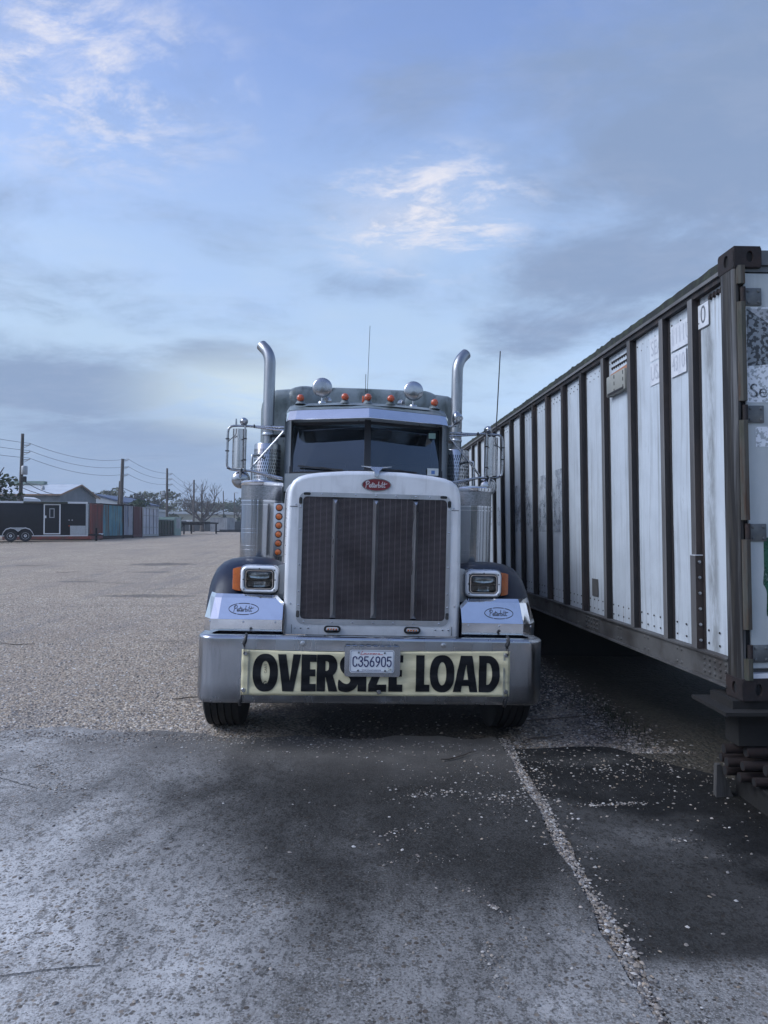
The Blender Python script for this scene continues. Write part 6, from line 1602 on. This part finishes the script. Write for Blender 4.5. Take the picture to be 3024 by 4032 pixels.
for x in (-4.45, -3.62):
    w_o = MB().lathe([(0.0, 0.02), (0.08, 0.0), (0.10, 0.03), (0.17, 0.04), (0.205, 0.0), (0.215, 0.02), (0.215, 0.16), (0.0, 0.16)], (x, -0.10, 0.36), 'Y', 20).build('wheel', 'tr_white', tr)
    MB().lathe([(0.215, 0.02), (0.32, 0.0), (0.36, 0.03), (0.36, 0.19), (0.32, 0.22), (0.215, 0.20)], (x, -0.11, 0.36), 'Y', 24).build('tyre', 'rubber', w_o)
pts = [(-4.92, 0.36), (-4.86, 0.55), (-4.72, 0.74), (-4.45, 0.83), (-4.22, 0.78), (-4.035, 0.62), (-3.85, 0.78), (-3.62, 0.83), (-3.36, 0.74), (-3.22, 0.55), (-3.14, 0.36)]
mb = MB(); mb.loft([[(x, -0.14, z + 0.06) for x, z in pts], [(x, -0.14, z) for x, z in pts], [(x, -0.0, z) for x, z in pts]], closed=False, cap0=False, cap1=False)
mb.build('wheel_fender', 'tr_white', tr, smooth=60)
MB().add([(-4.45, -0.145, 0.885), (-3.62, -0.145, 0.885), (-3.85, -0.145, 0.80), (-4.035, -0.145, 0.64), (-4.22, -0.145, 0.80)], [(0, 1, 2, 3, 4)]).build('fender_web', 'tread_plate', tr, smooth=0)
mb = MB(); mb.box(-0.4, 0.45, 0.2, 0.4, 0.36, 0.46); mb.box(0.42, 0.54, 0.9, 1.05, 0.0, 0.85); mb.tube([(0.0, 0.4, 0.40), (0.9, 1.1, 0.40)], 0.05, 8); mb.tube([(0.0, 1.9, 0.40), (0.9, 1.15, 0.40)], 0.05, 8); mb.build('tongue', 'void', tr)
MB().cbox(0.62, 0.9, 0.95, 1.2, 0.40, 0.50, 0.02).build('coupler', 'tr_white', tr)

far_container('faded red container behind the black trailer', -26.4, -20.24, 49.2, 51.2, 2.42, 'red_cont')
far_container('weathered turquoise container with rust streaks next to the red one', -26.5, -20.42, 51.3, 55.7, 2.50, 'blue_cont', frame='rust_pipe')
far_container('patchy white and blue container between turquoise and dark red ones', -26.5, -20.46, 55.9, 58.1, 2.56, 'wb_cont', frame='rust_pipe')
far_container('narrow dark red container between two paler ones', -26.5, -20.50, 58.2, 60.3, 2.44, 'dred_cont')
far_container('pale lilac container showing its doors and lock rods', -26.5, -20.52, 60.6, 64.8, 2.44, 'white_cont', doors=True, frame='greybox')
far_container('bleached grey container standing before the far fence', -27.6, -24.95, 113.0, 119.0, 2.26, 'grey_cont', lift=0.02)
# green bin
bz = gz(-20.6, 67)
gb = thing('scrap_bin', 'low dark green steel bin with a pale green end beside the lilac container', 'bin', (-20.6, 64.9, bz))
MB().box(-3.0, 0.0, 0.0, 4.7, 0.08, 1.50).build('tub', 'dgreen', gb, smooth=0)
for k in range(6): MB().box(-0.0, 0.07, 0.1 + k * 0.86, 0.22 + k * 0.86, 0.08, 1.48).build('stiffener', 'dgreen', gb, smooth=0)
MB().box(-3.02, 0.06, 0.0, 4.7, 1.48, 1.58).build('rim', 'lgreen', gb, smooth=0)
MB().box(-2.6, 0.10, 4.75, 7.0, 0.02, 1.82).build('end_box', 'lgreen', gb, smooth=0)
MB().box(0.10, 0.12, 5.3, 6.6, 0.7, 1.7).build('end_panel', 'grey_cont', gb, smooth=0)
# flatbed
fz = gz(-22, 80)
fb = thing('trailer_deck', 'dark flat steel deck propped on legs behind the green bin', 'trailer', (-22.6, 78.5, fz))
MB().box(-0.6, 2.7, 0.0, 7.0, 1.20, 1.36).build('deck', 'void', fb, smooth=0)
MB().beam((-0.2, 0.4, 1.18), (2.5, 0.4, 1.10), 0.14, 0.16).build('chassis', 'void', fb, smooth=0)
for x in (-0.4, 0.35): MB().box(x, x + 0.14, 0.3, 0.44, -0.1, 1.15).build('leg', 'void', fb, smooth=0)
MB().beam((-0.3, 0.37, 0.15), (0.4, 0.37, 1.1), 0.08, 0.08).build('brace', 'void', fb, smooth=0)
for x in (-0.5, 2.45): MB().box(x, x + 0.14, 6.5, 6.64, -0.1, 1.2).build('leg', 'void', fb, smooth=0)
# timber pile
tp = thing('timber_pile', 'pile of dark timbers on the gravel before the far container', 'timber', (-24.2, 108.0, gz(-24, 108)))
for k, (x, z) in enumerate(((0, 0.0), (0.5, 0.0), (1.0, 0.0), (0.25, 0.2), (0.75, 0.2))): MB().cbox(x - 1.2, x + 2.2, k * 0.25, k * 0.25 + 0.22, z, z + 0.19, 0.02).build('timber', 'void', tp)

# ---- fence
FY = 122.0
fn = thing('screened_fence', 'long dark screened chain-link fence closing off the far end of the yard', 'fence', (-36.0, FY, gz(-36, FY)))
for k in range(20):
    MB().box(k * 2.6 + 0.04, k * 2.6 + 2.56, 0.0, 0.02, 0.02, 1.70).build('screen', 'fence', fn, smooth=0)
    MB().tube([(k * 2.6, -0.03, -0.1), (k * 2.6, -0.03, 1.86)], 0.04, 6).build('post', 'greybox', fn)
MB().tube([(0, -0.03, 1.80), (52, -0.03, 1.80)], 0.025, 6).build('top_rail', 'greybox', fn)

# ---- buildings
bw = thing('metal_barn', 'grey sheet-metal barn with bright pitched roof behind the black trailer', 'building', (-32.0, 70.0, gz(-32, 70)))
ez, rz_, BL = 4.05, 5.25, 30.0
MB().box(-BL, 0.0, 0.0, 0.12, 0, ez).build('wall', 'barnwall', bw, smooth=0)
MB().box(-BL, 0.0, 8.88, 9.0, 0, ez).build('wall', 'barnwall', bw, smooth=0)
MB().prism_x([(0.12, 0), (8.88, 0), (8.88, ez), (4.5, rz_ - 0.05), (0.12, ez)], -0.12, 0.0).build('gable_wall', 'barnwall', bw, smooth=0)
for k in range(26): MB().box(-BL + 0.3 + k * 1.16, -BL + 0.36 + k * 1.16, -0.03, 0.0, 0, ez).build('wall_rib', 'barnwall', bw, smooth=0)
for s_, ya, yb in ((0, -0.35, 4.5), (1, 4.5, 9.35)):
    z0_, z1_ = (ez - 0.05, rz_) if s_ == 0 else (rz_, ez - 0.05)
    ro = MB().add([(-BL - .3, ya, z0_), (0.3, ya, z0_), (0.3, yb, z1_), (-BL - .3, yb, z1_), (-BL - .3, ya, z0_ + 0.06), (0.3, ya, z0_ + 0.06), (0.3, yb, z1_ + 0.06), (-BL - .3, yb, z1_ + 0.06)], [(0, 3, 2, 1), (4, 5, 6, 7), (0, 1, 5, 4), (1, 2, 6, 5), (2, 3, 7, 6), (3, 0, 4, 7)]).build('roof', 'roofmetal', bw, smooth=0)
    MB().beam((0.32, ya, z0_ - 0.02), (0.32, yb, z1_ - 0.02), 0.06, 0.16).build('gable_trim', 'rusttrim', ro, smooth=0)
    if s_ == 0: MB().box(-BL - .3, 0.3, ya - 0.05, ya - 0.01, ez - 0.12, ez + 0.02).build('eave_trim', 'rusttrim', ro, smooth=0)
MB().box(-7.0, -3.5, 4.1, 4.9, rz_ + 0.02, rz_ + 0.38).build('ridge_vent', 'lgreen', bw, smooth=0)
sh = thing('white_shed', 'pale gabled shed with dark blue roof edge beyond the barn', 'building', (-39.5, 95.0, gz(-39, 95)))
MB().prism_y([(-4.0, 0), (4.6, 0), (4.6, 4.0), (0.6, 5.0), (-4.0, 4.0)], 0.0, 14.0).build('wall', 'shedwall', sh, smooth=0)
for a_, b_ in (((-4.3, 3.95), (0.6, 5.10)), ((0.6, 5.10), (5.0, 3.95))): MB().add([(a_[0], -0.2, a_[1]), (b_[0], -0.2, b_[1]), (b_[0], 14.2, b_[1]), (a_[0], 14.2, a_[1]), (a_[0], -0.2, a_[1] + 0.2), (b_[0], -0.2, b_[1] + 0.2), (b_[0], 14.2, b_[1] + 0.2), (a_[0], 14.2, a_[1] + 0.2)], [(0, 1, 5, 4), (4, 5, 6, 7), (1, 2, 6, 5), (0, 4, 7, 3), (0, 3, 2, 1)]).build('roof', 'bluetrim', sh, smooth=0)
ss = thing('low_shed', 'low white-roofed shed peeking over the turquoise container', 'building', (-36.0, 100.0, gz(-36, 100)))
MB().box(-1.2, 3.8, 0, 5, 0, 3.0).build('wall', 'shedwall', ss, smooth=0); MB().box(-1.4, 4.0, -0.2, 5.2, 3.0, 3.3).build('roof', 'roofmetal', ss, smooth=0)
lb_ = thing('long_warehouse', 'long low cream warehouse with pale roof edge behind the fence', 'building', (-56.0, 158.0, gz(-40, 158)), (0, 0, R(24)))
MB().box(0, 95, 0, 12, 0, 3.7).build('wall', 'creamwall', lb_, smooth=0)
MB().add([(-0.4, -0.5, 3.7), (95.4, -0.5, 3.7), (95.4, 12.5, 3.7), (-0.4, 12.5, 3.7), (-0.4, -0.5, 4.15), (95.4, -0.5, 4.15), (95.4, 12.5, 4.5), (-0.4, 12.5, 4.5)], [(0, 1, 5, 4), (4, 5, 6, 7), (1, 2, 6, 5), (3, 0, 4, 7)]).build('roof', 'roofmetal', lb_, smooth=0)

# ---- parked cars beyond the fence
def car(x, y, paint, lab, van=False):
    c = thing('parked_car', lab, 'car', (x, y, gz(x, y)), (0, 0, R(random.uniform(-4, 4))), 'cars parked beyond the fence')
    H2 = 2.0 if van else 1.45
    body = [(-2.2, 0.45), (-2.25, 0.75), (-2.1, 0.92), (-1.2, 1.0), (2.0, 1.0), (2.2, 0.85), (2.2, 0.45)]
    cab_ = [(-1.25, 0.98), (-0.55, H2), (1.3 if not van else 2.0, H2), (1.95 if not van else 2.15, 0.98)]
    MB().prism_y(body, -0.85, 0.85).build('body', paint, c, smooth=0)
    MB().prism_y(cab_, -0.75, 0.75).build('cabin', paint, c, smooth=0)
    g_ = [(-1.02, 1.04), (-0.50, H2 - 0.08), (1.15, H2 - 0.08), (1.6, 1.04)]
    MB().prism_y(g_, -0.765, 0.765).build('side_window', 'carglass', c, smooth=0)
    for wx in (-1.4, 1.4):
        for wy in (-0.87, 0.67): MB().lathe([(0.0, 0), (0.30, 0), (0.33, 0.03), (0.33, 0.2), (0.0, 0.2)], (wx, wy, 0.33), 'Y', 14).build('wheel', 'rubber', c)
for (x, y, p_, van), lb in zip(((-42.4, 131, 'carwhite', True), (-38.9, 133, 'carwhite', False), (-36.6, 128, 'carwhite', True), (-33.9, 131, 'carsilver', False), (-31.4, 127, 'carwhite', False), (-28.6, 130, 'carsilver', True)),
        ('white van farthest along the row beyond the fence', 'white car between two vans beyond the fence', 'white van above the green bin beyond the fence', 'silver car beyond the fence next to a white van', 'white car beyond the fence near the bare tree', 'silver van beyond the fence below the bare tree')):
    car(x, y, p_, lb, van)

# ---- utility poles and wires
POLES = [((-29.75, 58.0), 8.5, (0.20, 0.0), 'tall wooden utility pole with transformer nearest the barn'), ((-29.7, 80.0), 8.5, (0.25, 0.0), 'stout wooden utility pole behind the turquoise container'), ((-28.1, 92.0), 8.4, (0.0, 0.0), 'slim utility pole with three stub arms behind the lilac container'),
         ((-30.0, 112.0), 8.2, (0.04, 0), 'plain dark utility pole in front of the bare tree'), ((-31.5, 123.0), 8.2, (0.0, 0.0), 'utility pole just right of the plain dark pole by the bare tree'), ((-33.1, 147.0), 8.2, (-0.15, 0.0), 'leaning thin pole beyond the bare tree'), ((-31.6, 150.0), 8.0, (0.05, 0.0), 'thin pole carrying a lamp head, rightmost in the row')]
ARMS = []
for i, ((x, y), h, (lx, ly), lb) in enumerate(POLES):
    z = gz(x, y); r0 = 0.17 if i < 4 else 0.13
    if i == 1: r0 = 0.24
    po = thing('utility_pole', lb, 'utility pole', (x, y, z), (0, 0, 0), 'utility poles behind the yard')
    MB().tube([(0, 0, -0.2), (lx * 0.5, 0, h * 0.5), (lx, 0, h)], [r0, r0 * 0.9, r0 * 0.72], 10).build('shaft', 'polewood', po)
    arms = []
    if i in (0, 1, 2):
        zs = {0: (h - 0.95, h - 1.55, h - 2.15), 1: (h - 0.16, h - 1.0, h - 1.86), 2: (h - 0.77, h - 1.45, h - 2.15)}[i]
        for za in zs:
            xa = lx * za / h
            a_o = MB().tube([(xa, 0, za), (xa + 0.62, 0, za + 0.03)], 0.035, 6).build('insulator_arm', 'greybox', po)
            MB().tube([(xa + 0.1, 0, za - 0.22), (xa + 0.55, 0, za)], 0.02, 6).build('brace', 'greybox', a_o)
            MB().lathe([(0.05, 0), (0.06, 0.04), (0.035, 0.09), (0.05, 0.13), (0.0, 0.15)], (xa + 0.62, 0, za + 0.02), 'Z', 8).build('insulator', 'greybox', a_o)
            arms.append((x + xa + 0.62, y, z + za + 0.16))
    else:
        for za in (h - 0.25, h - 1.2, h - 2.2): arms.append((x + lx * za / h, y, z + za))
    ARMS.append(arms)
    if i == 0:
        MB().lathe([(0.0, 0), (0.22, 0.0), (0.24, 0.05), (0.24, 0.62), (0.2, 0.70), (0.0, 0.72)], (0.42, -0.1, 5.15), 'Z', 14).build('transformer', 'greybox', po)
        MB().cbox(0.15, 0.55, -0.2, 0.05, 4.55, 5.0, 0.02).build('meter_box', 'void', po)
        la = MB().tube(smooth_path([(0.1, 0, 4.15), (0.6, 0, 4.42), (1.2, 0, 4.42), (1.86, 0, 4.2)], 5), 0.035, 6).build('lamp_arm', 'greybox', po)
        MB().lathe([(0.0, 0.2), (0.10, 0.12), (0.14, 0.0), (0.16, -0.16), (0.0, -0.18)], (1.9, 0, 4.08), 'Z', 10).build('lamp_head', 'greybox', la)
    if i == 1: MB().tube([(-0.45, 0.05, 0.0), (-0.05, 0.05, 6.0)], 0.12, 8).build('brace_pole', 'polewood', po)
    if i == 2: MB().cbox(-0.75, -0.25, -0.15, 0.15, 4.6, 5.4, 0.05).build('switch_box', 'greybox', po); MB().lathe([(0.0, 0), (0.12, 0.05), (0.12, 0.3), (0.0, 0.35)], (0.28, 0, 5.4), 'Z', 8).build('insulator', 'void', po)
    if i == 6: MB().tube(smooth_path([(0, 0, h - 0.1), (0.25, 0, h + 0.05), (0.6, 0, h), (0.7, 0, h - 0.2)], 4), 0.06, 6).build('lamp_head', 'greybox', po)
WN = 0
def wire_span(a, b, sag, r=0.016, n=14, lab=None):
    pts = [Vector(a).lerp(Vector(b), k / n) - Vector((0, 0, sag * 4 * (k / n) * (1 - k / n))) for k in range(n + 1)]
    o = MB().tube(pts, r, 5).build('power_line', 'wire')
    tag(o, lab, 'cable', 'power lines between the poles'); return o
ordn = ('top', 'middle', 'bottom')
for i in range(2):
    for k in range(3): wire_span(ARMS[i][k], ARMS[i + 1][k], 0.65 if i == 0 else 0.5, lab='%s of three slack wires between the %s' % (ordn[k], ('transformer pole and the stout pole', 'stout pole and the slim three-arm pole')[i]))
for k in range(3): wire_span((-29.2, 34.0, ARMS[0][k][2] + 0.15), ARMS[0][k], 0.4, lab='%s of three wires running out of frame past the transformer pole' % ordn[k])
for k in range(3): wire_span(ARMS[2][k], ARMS[4][k], 0.7, lab='%s of three wires from the slim pole to the bare tree' % ordn[k])
for (a, b, s_, lb) in (((-29.6, 58, gz(-30, 58) + 4.75), (-32.0, 70.0, gz(-30, 70) + 4.0), 0.25, 'upper thick cable running from the transformer pole to the barn eave'), ((-29.6, 58, gz(-30, 58) + 4.1), (-32.0, 70.2, gz(-30, 70) + 3.85), 0.2, 'lower thick cable running from the transformer pole to the barn'),
                       ((-29.7, 80, gz(-30, 80) + 5.4), (-28.1, 92, gz(-28, 92) + 5.0), 0.6, 'thick cable from the stout pole to the slim pole'), ((-28.1, 92, gz(-28, 92) + 4.7), (-30.0, 112, gz(-30, 112) + 7.9), 0.8, 'thick cable climbing from the slim pole to the plain pole'),
                       ((-30.0, 112, gz(-30, 112) + 7.9), (-31.6, 150, gz(-31, 150) + 3.6), 1.2, 'thick cable dropping from the plain pole to the lamp pole'), ((-33.1, 147, gz(-33, 147) + 6.4), (-20, 160, gz(-20, 160) + 6.6), 1.0, 'thin wire running right from the leaning pole')):
    wire_span(a, b, s_, 0.03, lab=lb)

# ---- trees
def branch(mb, p, d, L_, r, depth, spread, rnd, tips):
    n = 4; pts = [p]; q = p.copy(); dd = d.copy()
    for k in range(n):
        dd = (dd + Vector((rnd.uniform(-1, 1), rnd.uniform(-1, 1), rnd.uniform(-0.5, 0.8))) * 0.13).normalized()
        q = q + dd * L_ / n; pts.append(q.copy())
    mb.tube(pts, [max(0.006, r * (1 - 0.45 * k / n)) for k in range(n + 1)], 5 if r < 0.05 else 8, caps=False)
    if depth == 0: tips.append(q); return
    for k in range(rnd.choice((2, 3, 3)) if depth > 1 else 3):
        t = rnd.uniform(0.45, 1.0); bp_ = pts[min(n, int(t * n))]
        nd = (dd + Vector((rnd.uniform(-1, 1), rnd.uniform(-1, 1), rnd.uniform(-0.25, 0.75))) * spread).normalized()
        branch(mb, bp_, nd, L_ * rnd.uniform(0.58, 0.8), r * 0.55, depth - 1, spread, rnd, tips)
def bare_tree(lab, x, y, h, seed, limbs=6):
    rnd = random.Random(seed); t_ = thing('bare_tree', lab, 'tree', (x, y, gz(x, y)), (0, 0, 0), 'trees beyond the yard'); mb = MB(); tips = []
    mb.tube([(0, 0, -0.2), (0.05, 0, h * 0.12), (0.0, 0.02, h * 0.24)], [0.42, 0.33, 0.30], 10)
    mb.build('trunk', 'bark', t_); mb = MB()
    for k in range(limbs):
        a = 2 * math.pi * k / limbs + rnd.uniform(-0.3, 0.3); e = rnd.uniform(0.5, 1.3)
        branch(mb, Vector((0, 0, h * rnd.uniform(0.15, 0.23))), Vector((math.cos(a), math.sin(a), e)).normalized(), h * 0.36, 0.17, 4, 0.85, rnd, tips)
    mb.build('crown', 'bark', t_, smooth=60, recalc=False)
def leafy_tree(lab, x, y, h, w_, mat, seed, n=1500, leaf=0.30, trunk=0.25, lobes=9, base=0.25, name='leafy_tree', cone=False):
    rnd = random.Random(seed); rg = np.random.default_rng(seed)
    t_ = thing(name, lab, 'tree', (x, y, gz(x, y)), (0, 0, 0), 'trees beyond the yard')
    mb = MB(); mb.tube([(0, 0, -0.2), (0.1, 0, h * 0.3), (0, 0.1, h * 0.7)], [trunk, trunk * 0.7, trunk * 0.3], 8)
    for k in range(6):
        a = rnd.uniform(0, 6.28); mb.tube([(0.05, 0, h * 0.3), (math.cos(a) * w_ * 0.22, math.sin(a) * w_ * 0.22, h * 0.52), (math.cos(a) * w_ * 0.36, math.sin(a) * w_ * 0.36, h * rnd.uniform(0.6, 0.8))], [trunk * 0.5, trunk * 0.3, trunk * 0.1], 6)
    mb.build('trunk', 'bark', t_)
    cs = []
    for k in range(lobes):
        if cone: f = k / lobes; cs.append((0, 0, h * (0.12 + 0.8 * f), w_ * 0.5 * (1 - f) + 0.1, h * 0.12))
        else:
            a = rnd.uniform(0, 6.28); rr = w_ * 0.5 * math.sqrt(rnd.random()) * 0.72; zz = h * rnd.uniform(base + 0.15, 0.86); cs.append((math.cos(a) * rr, math.sin(a) * rr, zz, w_ * rnd.uniform(0.16, 0.26), h * rnd.uniform(0.09, 0.16)))
    idx = rg.integers(0, lobes, n); C_ = np.array(cs)[idx]
    u = rg.normal(size=(n, 3)); u /= np.linalg.norm(u, axis=1, keepdims=True); rad = rg.random(n)[:, None] ** 0.4
    P_ = C_[:, :3] + u * rad * np.stack([C_[:, 3], C_[:, 3], C_[:, 4]], 1)
    a1 = rg.normal(size=(n, 3)); a1 /= np.linalg.norm(a1, axis=1, keepdims=True); a2 = np.cross(a1, rg.normal(size=(n, 3))); a2 /= np.linalg.norm(a2, axis=1, keepdims=True)
    s_ = leaf * rg.uniform(0.5, 1.3, n)[:, None]
    V = np.stack([P_ - a1 * s_, P_ + a2 * s_ * 0.55, P_ + a1 * s_, P_ - a2 * s_ * 0.55], 1).reshape(-1, 3)
    me = bpy.data.meshes.new('crown'); me.from_pydata(V.tolist(), [], [(4 * k, 4 * k + 1, 4 * k + 2, 4 * k + 3) for k in range(n)]); me.materials.append(M[mat])
    o = bpy.data.objects.new('crown', me); COL.objects.link(o); o.parent = t_
leafy_tree('dark live oak leaning in at the left edge above the trailer', -30.6, 52.0, 6.9, 7.4, 'leaf_oak', 3, 3200, 0.19, 0.3, 16, 0.1, 'oak_tree')
bare_tree('wide leafless tree standing among the poles before the warehouse', -30.2, 118.0, 9.4, 11, 8)
bare_tree('leafless tree at the right of the wide bare one, partly hidden by the truck', -27.0, 140.0, 6.8, 23, 5)
leafy_tree('dark rounded evergreen behind the lilac container', -31.2, 88.0, 4.4, 4.6, 'leaf_dark', 5, 2400, 0.17, 0.25, 12, 0.05, 'evergreen_tree')
leafy_tree('small dark conifer right of the bare tree', -29.2, 130.0, 3.3, 2.6, 'leaf_dark', 8, 700, 0.20, 0.12, 7, 0.0, 'conifer', True)
leafy_tree('smallest conifer, beside the far grey container', -25.9, 127.0, 2.7, 2.2, 'leaf_dark', 9, 600, 0.18, 0.10, 7, 0.0, 'conifer', True)
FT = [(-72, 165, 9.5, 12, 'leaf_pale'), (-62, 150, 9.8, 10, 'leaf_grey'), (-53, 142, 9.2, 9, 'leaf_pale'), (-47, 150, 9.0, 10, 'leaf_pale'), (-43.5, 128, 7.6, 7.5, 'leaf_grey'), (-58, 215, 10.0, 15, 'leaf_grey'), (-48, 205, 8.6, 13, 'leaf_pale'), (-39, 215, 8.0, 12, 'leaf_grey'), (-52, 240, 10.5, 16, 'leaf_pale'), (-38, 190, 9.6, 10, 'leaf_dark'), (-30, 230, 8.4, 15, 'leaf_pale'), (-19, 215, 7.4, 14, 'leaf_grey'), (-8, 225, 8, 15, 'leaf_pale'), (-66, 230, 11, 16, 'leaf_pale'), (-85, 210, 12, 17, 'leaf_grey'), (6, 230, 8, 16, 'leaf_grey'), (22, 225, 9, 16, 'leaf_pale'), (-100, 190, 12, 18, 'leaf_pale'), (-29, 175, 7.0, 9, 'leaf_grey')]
FL = ['hazy pale tree behind the far left end of the barn', 'grey twiggy tree above the barn ridge', 'pale budding tree above the white shed', 'pale tree between white shed and stout pole', 'small grey tree over the low shed', 'broad grey tree deep in the haze right of the stout pole', 'pale tree in the haze over the lilac container', 'grey tree in the haze above the warehouse roof', 'tall pale tree at the back of the haze', 'darker tree rising behind the warehouse', 'broad pale tree behind the bare tree', 'low grey tree behind the lamp pole', 'pale tree hidden behind the truck cab', 'tall pale tree behind the shed roofs', 'big grey tree far behind the barn', 'grey tree far behind the truck', 'pale tree far behind the container', 'large pale tree at the far left of the treeline', 'small grey tree between conifer and warehouse']
for k, ((x, y, h, w_, mt), lb) in enumerate(zip(FT, FL)): leafy_tree(lb, x, y, h, w_, mt, 40 + k, 1500, 0.36, 0.3, 11, 0.05)

# ---- behind the viewer: tan warehouse, plus unseen trees added for chrome reflections and contrast
bh = thing('tan_warehouse', 'tan warehouse across the road, seen only mirrored in the round roof lamps', 'building', (-6.0, -34.0, gz(0, -34)))
MB().box(0, 30, -12, 0, 0, 5.2).build('wall', 'creamwall', bh, smooth=0)
MB().box(-0.4, 30.4, -12.4, 0.4, 5.2, 5.6).build('roof', 'roofmetal', bh, smooth=0)
for k in range(5): MB().box(2 + k * 5.6, 5.2 + k * 5.6, 0.0, 0.06, 0, 3.4).build('roller_door', 'barnwall', bh, smooth=0)
for k, (x, y, h, w_) in enumerate(((-34, -30, 9, 10), (-24, -36, 10, 11), (-14, -33, 8, 9), (32, -32, 9, 10), (42, -26, 10, 11))):
    leafy_tree(('leafy tree added at the far left behind the viewer for chrome to mirror', 'tallest added leafy tree left of the tan warehouse', 'added leafy tree nearest the tan warehouse on its left', 'added leafy tree right of the tan warehouse', 'last added tree right of the tan warehouse')[k], x, y, h, w_, 'leaf_dark', 80 + k, 900, 0.45, 0.3, 11, 0.05)

# ---- haze in the air
hz = MB().box(-430, 430, -310, 530, -3.0, 16.0).build('haze', [], None, smooth=0)
hm = bpy.data.materials.new('morning_haze'); hm.use_nodes = True
ht = NT(hm.node_tree)
for nd in list(ht.N): ht.N.remove(nd)
pv = ht.n('ShaderNodeVolumePrincipled'); pv.inputs['Density'].default_value = 0.0009; pv.inputs['Color'].default_value = (0.86, 0.92, 1.0, 1); pv.inputs['Anisotropy'].default_value = 0.2
ho = ht.n('ShaderNodeOutputMaterial'); ht.L.new(pv.outputs[0], ho.inputs['Volume'])
hz.data.materials.append(hm); hz['kind'] = 'stuff'; hz['label'] = 'thin blue morning haze filling the yard'; hz['category'] = 'haze'
